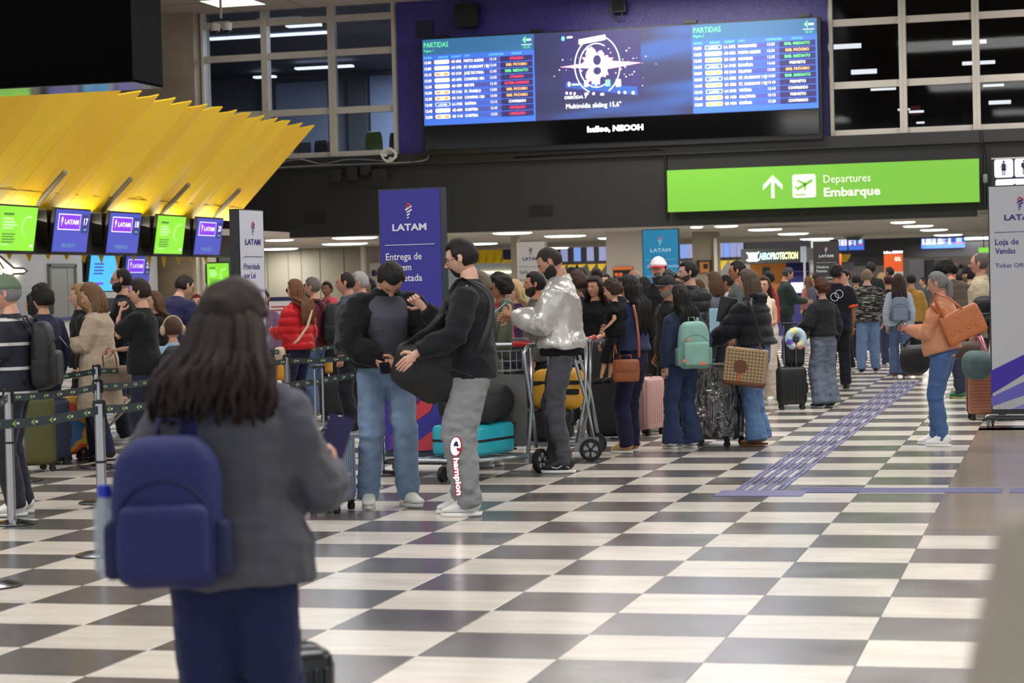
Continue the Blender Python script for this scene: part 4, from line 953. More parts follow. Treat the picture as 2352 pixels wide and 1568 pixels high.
# --- green departures sign
GY = WY-.75; a, b = onY(1534, 487, GY), onY(2248, 364, GY); gs = thing('departures_sign', 'long bright green sign reading Departures Embarque', 'sign', (a.x, GY, a.z))
GW_, GH = b.x-a.x, b.z-a.z; GREEN = glow('sign_green', (112, 180, 56), .32); SGW = glow('sign_white', (215, 222, 205), .55)
ob('panel', MB().b2((0, 0, 0), (GW_, .22, GH)), GREEN, gs)
for f in (.1, .5, .9): ob('wall_bracket', MB().b2((GW_*f-.05, .22, GH*.4), (GW_*f+.05, WY-.26-GY, GH*.6)), BLK2, gs)
T2 = Matrix.Translation((0, 0, 0)); mb = MB(); mb.M = []
fx = lambda px: onY(px, 425, GY).x-a.x
fz = lambda px, py: onY(px, py, GY).z-a.z
cxA = fx(1775); zA0, zA1 = fz(1775, 455), fz(1775, 402); h_ = zA1-zA0; cz = (zA0+zA1)/2
mb.b2((cxA-.04, -.012, zA0), (cxA+.04, -.002, zA1-.1))
for sg in (-1, 1): mb.prism([(cxA, zA1), (cxA, zA1-.13), (cxA+sg*.24, zA1-.37), (cxA+sg*.24, zA1-.24)], .01, 0, Matrix.Translation((0, -.013, 0)))
ob('arrow', mb, SGW, gs)
x0_ = fx(1820); z0_ = fz(1820, 455); wI = fx(1874)-x0_; mb = MB(); mb.prism(rrect(x0_, z0_, wI, wI*1.0, .06), .01, 0, Matrix.Translation((0, -.012, 0))); ob('pictogram', mb, SGW, gs)
mb = MB(); TM = Matrix.Translation((x0_+wI*.5, -.018, z0_+wI*.56)) @ Matrix.Rotation(-math.radians(28), 4, 'Y')
mb.prism([(-wI*.40, -.025), (-wI*.36, -.045), (wI*.34, -.04), (wI*.42, 0), (wI*.36, .03), (-wI*.28, .02)], .006, 0, TM)
mb.prism([(-wI*.02, 0), (wI*.12, 0), (-wI*.12, wI*.30), (-wI*.19, wI*.30)], .006, 0, TM); mb.prism([(-wI*.34, 0), (-wI*.26, 0), (-wI*.36, wI*.13), (-wI*.41, wI*.13)], .006, 0, TM)
mb.prism([(0, 0), (wI*.12, 0), (-wI*.06, -wI*.22), (-wI*.12, -wI*.22)], .006, 0, TM); mb.b2((x0_+wI*.12, -.02, z0_+wI*.12), (x0_+wI*.55, -.013, z0_+wI*.16)); ob('plane_mark', mb, GREEN, gs)
mb = MB(); T0 = Matrix.Identity(4); text(mb, 'Departures', fx(1892), fz(1892, 420), .20, T0, 0, w=fx(2000)-fx(1892), y=-.013); text(mb, 'Embarque', fx(1892), fz(1892, 451), .21, T0, 0, w=fx(2022)-fx(1892), y=-.013, bold=.03); ob('lettering', mb, SGW, gs)
# --- restroom sign
RY = WY-.9; a, b = onY(2281, 430, RY), onY(2281, 366, RY); rs = thing('restroom_sign', 'lit restroom sign with woman and man pictograms', 'sign', (a.x, RY, a.z)); hh = b.z-a.z
ob('housing', MB().b2((-.03, 0, -.35), (2.2, .2, hh)), BLK2, rs); ob('wall_bracket', MB().b2((.9, .2, .1), (1.1, WY-.26-RY, .3)), BLK2, rs); ob('lamp_rail', MB().b2((-.03, -.05, hh), (2.2, .1, hh+.03)), ALU, rs); LITE = glow('lit_pictogram_panel', (215, 222, 250), 1.0)
mb = MB(); 
for k in range(4): mb.prism(rrect(.04+k*.47, hh*.34, .43, .43, .05), .01, 0, Matrix.Translation((0, -.012, 0)))
mb.prism(rrect(.06, -.28, 1.8, .46, .05), .01, 0, Matrix.Translation((0, -.012, 0))); ob('lit_panel', mb, LITE, rs)
mb = MB(); 
def fig(cx, cz, wom, s):
    mb.prism([(cx+math.cos(PI*k/5)*.025*s, cz+.13*s+math.sin(PI*k/5)*.025*s) for k in range(10)], .004, 0, Matrix.Translation((0, -.018, 0)))
    if wom: mb.prism([(cx-.035*s, cz+.10*s), (cx+.035*s, cz+.10*s), (cx+.07*s, cz-.0*s), (cx+.055*s, cz), (cx+.03*s, cz+.06*s), (cx+.055*s, cz-.05*s), (cx-.055*s, cz-.05*s), (cx-.03*s, cz+.06*s), (cx-.055*s, cz), (cx-.07*s, cz)], .004, 0, Matrix.Translation((0, -.018, 0)))
    else: mb.prism([(cx-.055*s, cz+.10*s), (cx+.055*s, cz+.10*s), (cx+.06*s, cz), (cx+.035*s, cz), (cx+.032*s, cz-.03*s), (cx-.032*s, cz-.03*s), (cx-.035*s, cz), (cx-.06*s, cz)], .004, 0, Matrix.Translation((0, -.018, 0)))
    for sg in (-1, 1): mb.b2((cx+sg*.018*s-.011*s, -.018, cz-.15*s), (cx+sg*.018*s+.011*s, -.014, cz-.02*s))
fig(.255, hh*.34+.22, True, 1.15); fig(.725, hh*.34+.22, False, 1.15); fig(.5, -.1, False, 1.1); ob('pictograms', mb, mat('pictogram_dark', (24, 24, 50), .6), rs)
# --- totems (freestanding banner stands on castors)
def latam_mark(mb, x, z, s, T, c1, c2, y=-.006):
    "striped emblem: two upper slanted bars and four lower ones"
    for (x0_, z0_, x1_, z1_, x2_, z2_, x3_, z3_, c) in ((-.02, .50, .14, .40, .14, .34, -.10, .44, c1), (-.13, .40, .10, .30, .10, .24, -.13, .34, c1), (-.14, .26, .14, .40, .14, .32, -.14, .18, c2), (-.08, .16, .14, .26, .14, .19, -.08, .09, c2), (-.08, .05, .05, .11, .05, .04, -.08, -.02, c2), (-.07, -.06, .0, -.03, .0, -.09, -.07, -.12, c2)):
        mb.add([(x+x0_*s, y, z+z0_*s), (x+x1_*s, y, z+z1_*s), (x+x2_*s, y, z+z2_*s), (x+x3_*s, y, z+z3_*s)], [(3, 2, 1, 0)], c, T)
def totem(label, px_c, z, top, facec, side, W=.55, H=2.30, yaw=0., lines=(), txt=(230, 230, 235), sub=None, stripes=None, mark=(200, 60, 70), mark2=None, rule=True, em=.0, dep=.10, lm=None):
    p = at(px_c, 500, z); t = thing('totem', label, 'totem', (p.x, p.y, 0), math.radians(yaw))
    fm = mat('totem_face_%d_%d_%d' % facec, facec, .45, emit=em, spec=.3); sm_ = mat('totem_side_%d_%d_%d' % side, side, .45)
    z0 = .13; T = Matrix.Translation((0, -dep/2, 0))
    ob('panel', MB().b2((-W/2, -dep/2, z0), (W/2, dep/2, H)), sm_, t)
    # slightly bowed printed face
    n = 8; mb = MB(); V = [(-W/2+.012+(W-.024)*k/n, -dep/2-.012*math.sin(PI*k/n)-.003, zz) for zz in (z0+.05, H-.012) for k in range(n+1)]
    mb.add(V, [(k, k+1, k+n+2, k+n+1) for k in range(n)]); ob('printed_face', mb, fm, t, True)
    ob('base', MB().rbox((0, 0, .095), (W+.10, .42, .035), .012, 1), mat('totem_base', (62, 66, 68), .4, metal=.4), t)
    for sx in (-1, 1):
        for sy in (-1, 1):
            w_ = ob('castor', MB().cyl((sx*(W/2+.02), sy*.16, .032), .032, .022, 12, axis='X'), mat('castor_grey', (120, 122, 126), .35), t); ob('fork', MB().b2((sx*(W/2+.02)-.018, sy*.16-.012, .03), (sx*(W/2+.02)+.018, sy*.16+.012, .085)), WHM, w_)
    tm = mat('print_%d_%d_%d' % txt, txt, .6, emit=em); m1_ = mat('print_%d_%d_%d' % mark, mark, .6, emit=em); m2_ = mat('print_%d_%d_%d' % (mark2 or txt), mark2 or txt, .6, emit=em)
    mb = MB(); TT = Matrix.Translation((0, -dep/2-.017, 0)); k = 1.06 if W > .4 else 1.
    latam_mark(mb, -.0, H-.225, .205*k, TT, 1, 2); text(mb, 'LATAM', 0, H-.345, .052*k, TT, 2, w=.295*k, align='C', bold=.03)
    if rule: mb.b2((-W/2+.06, -.002, H-.465), (W/2-.06, .0, H-.460), 0, TT)
    zz = H-.585
    for s_ in lines: text(mb, s_, -W/2+.065, zz, .055*k, TT, 0, w=.031*k*len(s_), bold=.012); zz -= .083*k
    for s_ in (sub or ()): zz -= .0; text(mb, s_, -W/2+.065, zz-.05, .042*k, TT, 0, w=.024*k*len(s_)); zz -= .075*k
    ob('lettering', mb, [tm, m1_, m2_], t)
    if stripes:
        mb = MB()
        for (pts, mi) in stripes[0]: mb.add([(x*W, 0, z_) for x, z_ in pts], [tuple(range(len(pts)))], mi, TT)
        ob('stripes', mb, stripes[1], t)
    return t
RED = mat('stripe_red', (205, 60, 70), .5); PUR = mat('stripe_purple', (108, 48, 148), .5); IND = mat('stripe_indigo', (62, 46, 172), .5); LIL = mat('stripe_lilac', (140, 140, 215), .5)
st_b = ([([(-.42, .60), (-.2, .66), (.10, .74), (.10, .58), (-.42, .42)], 1), ([(-.05, .56), (.28, .68), (.30, .70), (.30, .56), (.26, .51), (-.05, .40)], 0), ([(-.05, .22), (.26, .34), (.30, .36), (.30, .22), (.26, .19), (-.05, .18)], 0), ([(-.42, .30), (-.05, .42), (-.05, .26), (-.42, .18)], 1)], [RED, PUR])
totem('blue totem reading Entrega de Bagagem Etiquetada behind the bowed man', 948, 17.2, 425, (62, 58, 152), (46, 58, 66), W=.575, H=2.34, yaw=-9, lines=('Entrega de', 'Bagagem', 'Etiquetada'), sub=('Tagged', 'Bag Drop'), txt=(226, 226, 238), stripes=st_b)
totem('narrow white totem reading Prioridade por Lei at the left', 566, 20.5, 482, (206, 206, 220), (42, 44, 48), W=.52, H=2.33, yaw=84, dep=.10, lines=('Prioridade', 'por Lei'), sub=('Special Assistance',), txt=(66, 54, 130), mark2=(66, 54, 130))
st_w = ([([(-.5, .33), (-.5, .56), (.02, .72), (.06, .70), (.06, .58), (.0, .52)], 0), ([(-.5, -.0+.21), (-.5, .40-.1), (.5, .60), (.5, .42)], 2), ([(-.2, .18), (.5, .36), (.5, .18)], 1)], [IND, LIL, mat('stripe_mid', (106, 102, 200), .5)])
totem('tall white totem reading Loja de Vendas at right edge', 2346, 20.6, 430, (196, 198, 206), (52, 56, 60), W=.63, H=2.39, yaw=-6, dep=.12, lines=('Loja de', 'Vendas'), sub=('Ticket Office',), txt=(58, 46, 140), mark2=(58, 46, 140), stripes=st_w)
totem('small white totem reading Saída behind silver jacket man', 1219, 38, 553, (212, 210, 206), (120, 110, 98), W=.56, H=2.32, yaw=0, lines=('Saída',), sub=('Exit',), txt=(90, 90, 100), mark2=(66, 54, 130))
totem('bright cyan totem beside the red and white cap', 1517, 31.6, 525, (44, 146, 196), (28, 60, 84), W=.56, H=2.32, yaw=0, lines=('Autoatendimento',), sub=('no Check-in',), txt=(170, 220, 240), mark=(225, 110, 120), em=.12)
totem('black totem reading Check-in Premium near the kiosk', 1896, 45.7, 553, (62, 62, 64), (40, 40, 42), W=.56, H=2.32, yaw=4, lines=('Check-in', 'Premium'), sub=('Premium Business', 'Premium Economy'), txt=(230, 230, 230), mark=(215, 60, 60))
# ================================================================ check-in island with the yellow canopy (left)
XC = onX(47, 522, -19.08).x
YEL = mat('canopy_yellow', (255, 212, 30), .5, var=.04, scale=.8); YEL2 = mat('canopy_yellow_deep', (250, 202, 26), .5, var=.04, scale=.8)
can = thing('canopy', 'large yellow fan canopy of slanting planks over check-in desks', 'canopy')
XT = -16.95; ZT = onX(723, 288, XT).z; ZB = onX(530, 497, XC).z; Y1 = onX(723, 288, XT).y
zbul0 = onX(487, 589, XC).z; 
nS = 24; dY = .80
for k in range(nS):
    y1 = Y1-k*dY; y0 = y1-dY*.975; w_ = random.uniform(-.10, .12); tl = random.choice((-.16, -.05, .05, .12, .18)) if k else .05
    a = Vector((XC, y0, ZB-.10)); b = Vector((XC, y1, ZB-.10)); ym = y1-dY*.42
    # folded plank: far edge reaches further out, near edge is set back a little
    xt1, zt1 = XT+.02*w_, ZT+.02*w_; xt0, zt0 = XT-.14, ZT-.13
    fold = Vector((.5, 0, -.5))*.10*tl*2.2
    V = []
    for th in (0, 1):
        o_ = Vector((-.018, 0, .018))*th
        m0 = Vector((XC, ym, ZB-.10))+fold+o_; m1 = Vector(((xt0+xt1)/2+.02, ym, (zt0+zt1)/2+.02))+fold+o_
        V += [a+o_, m0, b+o_, Vector((xt0, y0, zt0))+o_, m1, Vector((xt1, y1, zt1))+o_]
    F = [(0, 1, 4, 3), (1, 2, 5, 4), (6, 9, 10, 7), (7, 10, 11, 8), (0, 3, 9, 6), (2, 8, 11, 5), (3, 4, 10, 9), (4, 5, 11, 10), (0, 6, 7, 1), (1, 7, 8, 2)]
    mb = MB().add(V, F); ob('plank', mb, YEL if random.random() < .6 else YEL2, can)
# lower teeth hanging below the bulkhead
for k in range(22):
    y = Y1-.8*k-.3; L_ = random.choice((.10, .14, .16, .25)); mb = MB(); x = XC-.55
    mb.add([(x, y-.26, zbul0+.05), (x, y+.05, zbul0+.05), (x+.02, y-.14, zbul0-L_), (x-.02, y-.26, zbul0+.05), (x-.02, y+.05, zbul0+.05), (x, y-.14, zbul0-L_)], [(0, 2, 1), (3, 4, 5), (0, 3, 5, 2), (1, 2, 5, 4), (0, 1, 4, 3)]); ob('tooth', mb, YEL, can)
for k in range(6):
    y = Y1-1.3-k*2.9; mb = MB().tube([(XC+.02, y, zbul0+.9), (XC+.9, y-.45, ZB+.55)], .05, 6); ob('strut', mb, mat('strut_grey', (110, 105, 98), .5), can)
o = ob('joint_line', MB().tube([(XC+.28, Y1-18, ZB+.2), (XC+.30, Y1-.2, ZB+.2)], .008, 4), mat('strut_dark', (90, 70, 20), .6), can)
# warm strip light washing the underside of the canopy
l = area_light('canopy_strip_light', (XC+.12, Y1-8, ZB-.34), .2, 17, 110, (1, .90, .66)); l.rotation_euler = (0, math.radians(195), 0)
mb = MB().b2((XC-.5, Y1-22, zbul0), (XC+.0, Y1+.25, ZB-.46)); bul = tag(ob('bulkhead', mb, BLACK), 'long black bulkhead under the yellow canopy carrying the counter screens', 'bulkhead')
SP = glow('screen_purple', (112, 44, 214), 1.); SIB = glow('screen_indigo', (58, 66, 158), .95); SGR = glow('screen_lime', (122, 200, 50), .85); SCY = glow('screen_cyan', (70, 180, 236), 1.); G_WH = glow('screen_white', (225, 220, 250), 1.); GDIM = glow('screen_text_green', (88, 140, 150), .9)
NAVY = glow('screen_dark_panel', (46, 44, 104), .9); SGD = glow('screen_green_dark', (70, 110, 50), .9); SGL = glow('screen_green_light', (170, 225, 150), 1.)
def counter_screen(x, y, z, W, H, kind, label, num='', word='', rz=PI/2, tilt=9, group=None, prot=.28, rod=0.):
    t = thing('counter_screen', label, 'screen', (x, y, z), rz, group)
    TT = Matrix.Rotation(math.radians(tilt), 4, 'X')
    ob('housing', MB().b2((-W/2-.03, .012, -.03), (W/2+.03, .08, H+.03), 0, TT), BLK2, t)
    if rod: ob('hanger_rod', MB().b2((-.03, .05, H), (.03, .09, rod-z)), BLK2, t)
    ob('mount', MB().b2((-W/2-.05, .06, H*.25), (-W/2+W*.5, prot, H*.98)), BLK2, t)
    mb = MB(); P = [SIB, SP, SGR, SCY, G_WH, GDIM, NAVY, SGD, SGL]; bg = {'L': 0, 'G': 2, 'C': 3}[kind]
    mb.b2((-W/2, 0, 0), (W/2, .012, H), bg, TT); U = TT @ Matrix.Translation((0, -.004, 0))
    if kind == 'L':
        mb.b2((-W*.42, -.003, H*.52), (W*.22, 0, H*.90), 4, U); mb.b2((-W*.405, -.006, H*.54), (W*.205, -.002, H*.88), 1, U); text(mb, 'LATAM', -W*.24, H*.66, H*.11, U, 4, w=W*.40, y=-.008, bold=.03); latam_mark(mb, -W*.32, H*.66, H*.35, U, 4, 4, -.008)
        mb.b2((W*.29, -.003, H*.46), (W*.46, 0, H*.90), 6, U); text(mb, num, W*.375, H*.66, H*.16, U, 4, w=W*.12, align='C', y=-.008, bold=.02); text(mb, 'abcd', W*.375, H*.52, H*.05, U, 4, w=W*.08, align='C', y=-.008) if False else mb.b2((W*.33, -.006, H*.52), (W*.42, -.003, H*.56), 5, U)
        text(mb, word, -W*.06, H*.10, H*.10, U, 5, w=W*.40, align='C', y=-.005)
    elif kind == 'G':
        for k in range(1): mb.b2((-W*.38, -.003, H*.80), (-W*.12, 0, H*.85), 7, U)
        for k in range(4): mb.b2((-W*.38, -.003, H*(.70-.07*k)), (-W*(.38-.26-.05*(k % 3)), 0, H*(.735-.07*k)), 8, U)
        for k in range(4): mb.b2((-W*.38, -.003, H*(.36-.06*k)), (-W*(.38-.34+.04*(k % 2)), 0, H*(.385-.06*k)), 7, U)
        mb.b2((-W*.38, -.003, H*.12), (-W*.20, 0, H*.145), 8, U); mb.tube([(W*.30, -.004, H*.78), (W*.18, -.004, H*.74), (W*.12, -.004, H*.6), (W*.13, -.004, H*.42), (W*.22, -.004, H*.36)], .010, 4, 8, U, ref=(0, 1, 0)); mb.b2((W*.28, -.003, H*.64), (W*.38, 0, H*.84), 8, U) if False else None
        mb.prism([(W*.30, H*.73), (W*.36, H*.78), (W*.30, H*.83)], .002, 8, U); mb.b2((W*.38, -.003, H*.09), (W*.44, 0, H*.14), 4, U)
    else:
        for k in range(4): mb.b2((-W*.36, -.003, H*(.74-.09*k)), (W*(.02-.03*(k % 2)), 0, H*(.78-.09*k)), 0, U)
        for k in range(1): mb.b2((-W*.36, -.003, H*.18), (W*.05, 0, H*.24), 1, U)
    ob('display', mb, P, t); return t
zsc = onX(47, 573, XC+.3).z
specs = [(47, 'G', '', '', 'lime green counter screen at far left of the bulkhead'), (172, 'L', '17', 'PRIORITY', 'counter screen showing number 17 and the word PRIORITY'), (292, 'L', '18', 'PRIORIDADES', 'counter screen showing number 18 under the yellow canopy'), (398, 'G', '', '', 'lime green counter screen between numbers 18 and 20'), (486, 'L', '20', 'PRIORIDADES', 'counter screen showing number 20 beside white totem')]
for px_, kd, nu_, wd, lb in specs:
    p = onX(px_, 572, XC+.42); counter_screen(XC+.30, p.y, zsc-.02, 1.46, .82, kd, lb, nu_, wd, prot=.34)
# black hung box at top left
XB = onZ(303, 185, 3.95); zz_ = 24.0
p = at(303, 186, 24.0); q = onX(374, 200, p.x)
hb = thing('hanging_screen_box', 'huge black hanging box at the top left corner', 'hanging box', (p.x, p.y, p.z)); tk = q.y-p.y
ob('casing', MB().b2((-9, 0, 0), (0, tk, 5)), mat('casing_black', (10, 10, 11), .8, spec=.05), hb); ob('side_panel', MB().b2((0, .01, .02), (.012, tk-.02, 5)), mat('casing_side', (26, 27, 29), .8, spec=.1), hb)
ob('front_panel', MB().b2((-9, -.012, .03), (-.01, 0, 5)), mat('casing_front', (7, 7, 8), .8, spec=.02), hb); ob('underside', MB().b2((-9, .02, -.012), (-.01, tk-.02, 0)), mat('mirror_black', (62, 56, 52), .10, metal=.9), hb)
# twin dome camera hanging from the ceiling
p = onY(508, 62, 46); cc = thing('cctv_camera', 'twin white dome cameras hanging on a pole before the windows', 'camera', (p.x, p.y, p.z)); ob('pole', MB().cyl((0, 0, (HALL_H-p.z)/2+.1), .035, HALL_H-p.z-.2, 10), WHM, cc); ob('arm', MB().b2((-.2, -.03, .08), (.2, .03, .13)), WHM, cc)
for sg in (-1, 1): d_ = ob('housing', MB().cyl((sg*.15, 0, 0), .10, .17, 14, r2=.12), mat('white_plastic', (230, 230, 228), .4), cc, 'auto'); ob('dome', MB().ball((sg*.15, 0, -.085), .075, 12, 8), mat('dark_lens', (20, 20, 24), .1), d_, True)
# --- below the bulkhead: back wall, door, columns, counters
XW = -22.6; WHW = mat('wall_white', (196, 198, 200), .7, var=.04, scale=.6)
yw0, yw1 = 26., onX(362, 640, XW).y
struct('wall_left', MB().b2((XW-.2, yw0, 0), (XW, yw1, 3.6)), WHW)
struct('ceiling_left', MB().b2((XW-.2, yw0, zbul0+.55), (XC-.52, 60, zbul0+.7)), CEIL)
area_light('desk_lamp_light', (XW+1.2, 36, zbul0+.5), 1.5, 8, 60); area_light('desk_lamp_light', (XW+1.2, 46, zbul0+.5), 1.5, 8, 60)
ya, yb_ = onX(110, 640, XW).y, onX(170, 640, XW).y; zd = onX(140, 608, XW).z
dr = bpy.data.objects.new('door_1', None); COL.objects.link(dr); dr['kind'] = 'structure'
DG = mat('door_grey', (158, 158, 154), .6)
ob('door_leaf', MB().b2((XW, ya+.05, 0), (XW+.03, (ya+yb_)/2+.25, zd-.05)), DG, dr); ob('door_leaf', MB().b2((XW+.005, (ya+yb_)/2+.27, 0), (XW+.035, yb_-.05, zd-.05)), DG, dr)
ob('door_frame', MB().b2((XW, ya-.03, 0), (XW+.07, ya+.05, zd)).b2((XW, yb_-.05, 0), (XW+.07, yb_+.03, zd)).b2((XW, ya-.03, zd-.05), (XW+.07, yb_+.03, zd+.03)), mat('door_frame_grey', (110, 112, 112), .5), dr)
# lit aeroplane outline on the white wall
pn = onX(22, 622, XW+.1); pl_ = thing('airplane_sign', 'backlit aeroplane outline sign on the white wall, far left', 'wall sign', (XW+.12, pn.y, pn.z), PI/2)
O = [(-.62, .0), (-.60, .16), (-.50, .10), (-.42, .06), (-.20, .08), (-.42, .52), (-.30, .52), (.10, .10), (.38, .09), (.50, .0), (.38, -.09), (.10, -.10), (-.30, -.52), (-.42, -.52), (-.20, -.08), (-.42, -.06), (-.50, -.10), (-.60, -.16)]
O = [(x*1.55, z*.62) for x, z in O]; mb = MB(); mb.tube([(x, 0, z) for x, z in O], .03, 6, 0, closed=True, ref=(0, 1, 0)); ob('outline', mb, mat('bronze_edge', (92, 70, 48), .5), pl_)
mb = MB(); mb.tube([(x*.9, .045, z*.9) for x, z in O], .035, 6, 0, closed=True, ref=(0, 1, 0)); ob('light_line', mb, glow('neon_white', (255, 248, 232), 5), pl_)
# columns
def colbox(name, x0, x1, Y, m, label=None, dep=.8, z1=3.4, yref=650):
    a_, b_ = onY(x0, yref, Y), onY(x1, yref, Y); o_ = ob(name, MB().b2((a_.x, Y, 0), (b_.x, Y+dep, z1)), m); 
    o_['kind'] = 'structure'
    return o_
BRC = mat('brown_concrete', (146, 128, 102), .8, var=.18, scale=1.5, bump=.3, bscale=9, stretch=(1, 1, 3)); GRC = mat('grey_concrete', (140, 134, 118), .8, var=.10, scale=.7, bump=.15, bscale=8)
colbox('column_1', 362, 444, 50.5, BRC); colbox('column_2', 466, 477, 50.0, mat('cream_pipe', (208, 202, 186), .6), dep=.15); colbox('column_3', 452, 456, 50.0, mat('cream_pipe', (208, 202, 186), .6), dep=.1)
p = onY(502, 664, 49.5); counter_screen(p.x, 49.5, p.z, 1.0*.55, .66, 'G', 'lime green screen hanging between brown column and white totem', rz=math.radians(20), tilt=6, prot=.1, rod=zbul0+.55)
p = onX(232, 668, XC-1.2); counter_screen(XC-1.2, p.y, onX(232, 668, XC-1.2).z, 1.25, .78, 'C', 'light cyan screen hanging behind the bearded man in glasses', tilt=8, prot=.1, rod=zbul0+.55)
p = onX(312, 668, XC-1.2); counter_screen(XC-1.2, p.y, onX(312, 668, XC-1.2).z, 1.3, .80, 'L', 'counter screen showing number 23 behind the bearded man', '23', '', tilt=8, prot=.1, rod=zbul0+.55)
CNT = mat('counter_white', (190, 190, 192), .5); CNB = mat('counter_blue', (60, 58, 120), .5)
for k in range(6):
    y = 30+k*2.9; t = thing('check_in_desk', 'white check-in desk under the yellow canopy, %s from the camera end' % ('nearest', 'second', 'third', 'fourth', 'fifth', 'farthest')[k], 'desk', (XC-.9, y, 0)); ob('body', MB().b2((-.35, -1.2, 0), (.35, 1.2, 1.05)), CNT, t); ob('top', MB().b2((-.4, -1.25, 1.05), (.42, 1.25, 1.10)), CNB, t); ob('monitor', MB().rbox((-.1, .3, 1.32), (.05, .45, .3), .01, 1), BLK2, t)
# --- passage under the fascia
YL = 66.0
ZL = zf+.02
LCM = mat('low_ceiling', (172, 168, 158), .8, var=.04, scale=.4)
struct('ceiling_low', MB().b2((-34, WY+.25, ZL), (30, 79, ZL+.3)), LCM)
zc1 = onY(740, 600, YL)
struct('wall_concrete', MB().b2((onY(540, 620, YL).x, YL, 0), (onY(832, 620, YL).x, YL+.3, ZL)), GRC)
for k, x in enumerate((615, 662, 692, 735, 790)):
    p = onY(x, 620, YL-.012); mb = MB().b2((p.x-.012, YL-.012, 0), (p.x+.012, YL, ZL)); o = ob('trim_%d' % (k+2), mb, mat('groove_dark', (104, 98, 84), .9)); o['kind'] = 'structure'
colbox('column_4', 830, 838, YL-.3, mat('cream_pipe', (208, 202, 186), .6), dep=.2); p = onY(838, 620, YL); p2 = onY(872, 620, YL)
struct('wall_white_strip', MB().b2((p.x, YL, 0), (p2.x, YL+.3, ZL)), mat('mauve_wall', (150, 138, 136), .7)); a_, b_ = onY(849, 604, YL-.1), onY(871, 604, YL-.1)
d2 = bpy.data.objects.new('door_2', None); COL.objects.link(d2); d2['kind'] = 'structure'; ob('door_leaf', MB().b2((a_.x, YL-.1, 0), (b_.x, YL-.02, a_.z)), mat('door_white', (196, 194, 184), .6), d2); a2 = onY(854, 634, YL-.12); ob('door_window', MB().b2((a2.x, YL-.13, a2.z), (a2.x+.14, YL-.1, a2.z+.2)), mat('door_pane_blue', (40, 52, 80), .3), d2)
WTL = glow('tube_white', (255, 253, 246), 9.); 
def oval(px, py, wpx, label, round_=True, hpx=None, group='oval ceiling lamps in the low passage'):
    c = onZ(px, py, ZL); e = onZ(px+wpx/2, py, ZL); R_ = (e-c).length; t = thing('ceiling_lamp', label, 'ceiling lamp', (c.x, c.y, ZL), 0, group)
    R2 = R_ if hpx is None else abs(onZ(px, py-hpx/2, ZL).y-c.y)
    ob('bezel', MB().add(*ellipse(R_+.04, R2+.04, -.02)), WHM, t); ob('diffuser', MB().tube([(0, 0, 0), (0, 0, -.03), (0, 0, -.048), (0, 0, -.055)], [(R_, R2), (R_*.97, R2*.97), (R_*.8, R2*.8), (R_*.4, R2*.4)], 20), WTL, t, True); l_ = area_light('low_ceiling_lamp_light', (c.x, c.y, ZL-.07), R_*1.4, R2*1.4, 75); l_.data.shape = 'ELLIPSE'
def ellipse(a, b, z, n=24):
    V = [(math.cos(2*PI*k/n)*a, math.sin(2*PI*k/n)*b, z) for k in range(n)]+[(math.cos(2*PI*k/n)*a, math.sin(2*PI*k/n)*b, 0) for k in range(n)]
    return V, [tuple(range(n-1, -1, -1)), tuple(range(n, 2*n))]+[(i, (i+1) % n, (i+1) % n+n, i+n) for i in range(n)]
for kk, (px_, py_, w_) in enumerate(sorted(((642, 549, 50), (815, 544, 78), (792, 558, 74), (640, 570, 60), (1177, 533, 66), (1298, 540, 66), (1106, 558, 48), (1396, 545, 30), (1275, 568, 36), (1757, 525, 52), (1822, 535, 44), (1668, 517, 38), (1876, 547, 44), (2074, 508, 38), (2109, 517, 44), (2145, 526, 38), (2178, 538, 36), (1600, 519, 20)))):
    oval(px_, py_, w_, 'flat oval lamp of the low passage ceiling, %s counted from the left' % ('first second third fourth fifth sixth seventh eighth ninth tenth eleventh twelfth thirteenth fourteenth fifteenth sixteenth seventeenth eighteenth'.split()[kk]))
colbox('column_5', 1394, 1474, 57.0, mat('white_pillar', (186, 178, 168), .7), z1=ZL); colbox('column_6', 1592, 1646, 60.0, GRC, z1=ZL); colbox('column_7', 1641, 1647, 59.9, mat('cream_pipe', (208, 202, 186), .6), dep=.15, z1=ZL-.2)
colbox('column_8', 1175, 1190, 58.0, mat('tan_pillar', (150, 140, 118), .7), z1=ZL, dep=.3)
a_, b_ = onY(1408, 652, 56.9), onY(1452, 612, 56.9); t = thing('notice_board', 'dark notice board with orange header on the white pillar', 'notice board', (a_.x, 56.95, a_.z)); W_, H_ = b_.x-a_.x, b_.z-a_.z
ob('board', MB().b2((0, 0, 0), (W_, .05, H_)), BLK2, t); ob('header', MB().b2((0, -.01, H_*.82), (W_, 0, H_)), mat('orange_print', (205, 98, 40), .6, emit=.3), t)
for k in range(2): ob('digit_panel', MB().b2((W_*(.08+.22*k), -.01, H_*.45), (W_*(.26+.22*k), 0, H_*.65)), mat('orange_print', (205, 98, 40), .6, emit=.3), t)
a_, b_ = onY(1600, 626, 59.9), onY(1634, 597, 59.9); t = thing('framed_poster', 'orange poster in dark frame on the concrete pillar', 'poster', (a_.x, 59.95, a_.z)); W_, H_ = b_.x-a_.x, b_.z-a_.z
ob('frame', MB().b2((0, 0, 0), (W_, .05, H_)), mat('frame_brown', (50, 38, 28), .5), t); ob('print', MB().b2((W_*.2, -.01, -.0), (W_*.82, 0, H_*.86)), mat('poster_orange', (180, 120, 60), .6), t); ob('print_figure', MB().b2((W_*.45, -.014, H_*.3), (W_*.75, -.01, H_*.7)), BLK2, t)
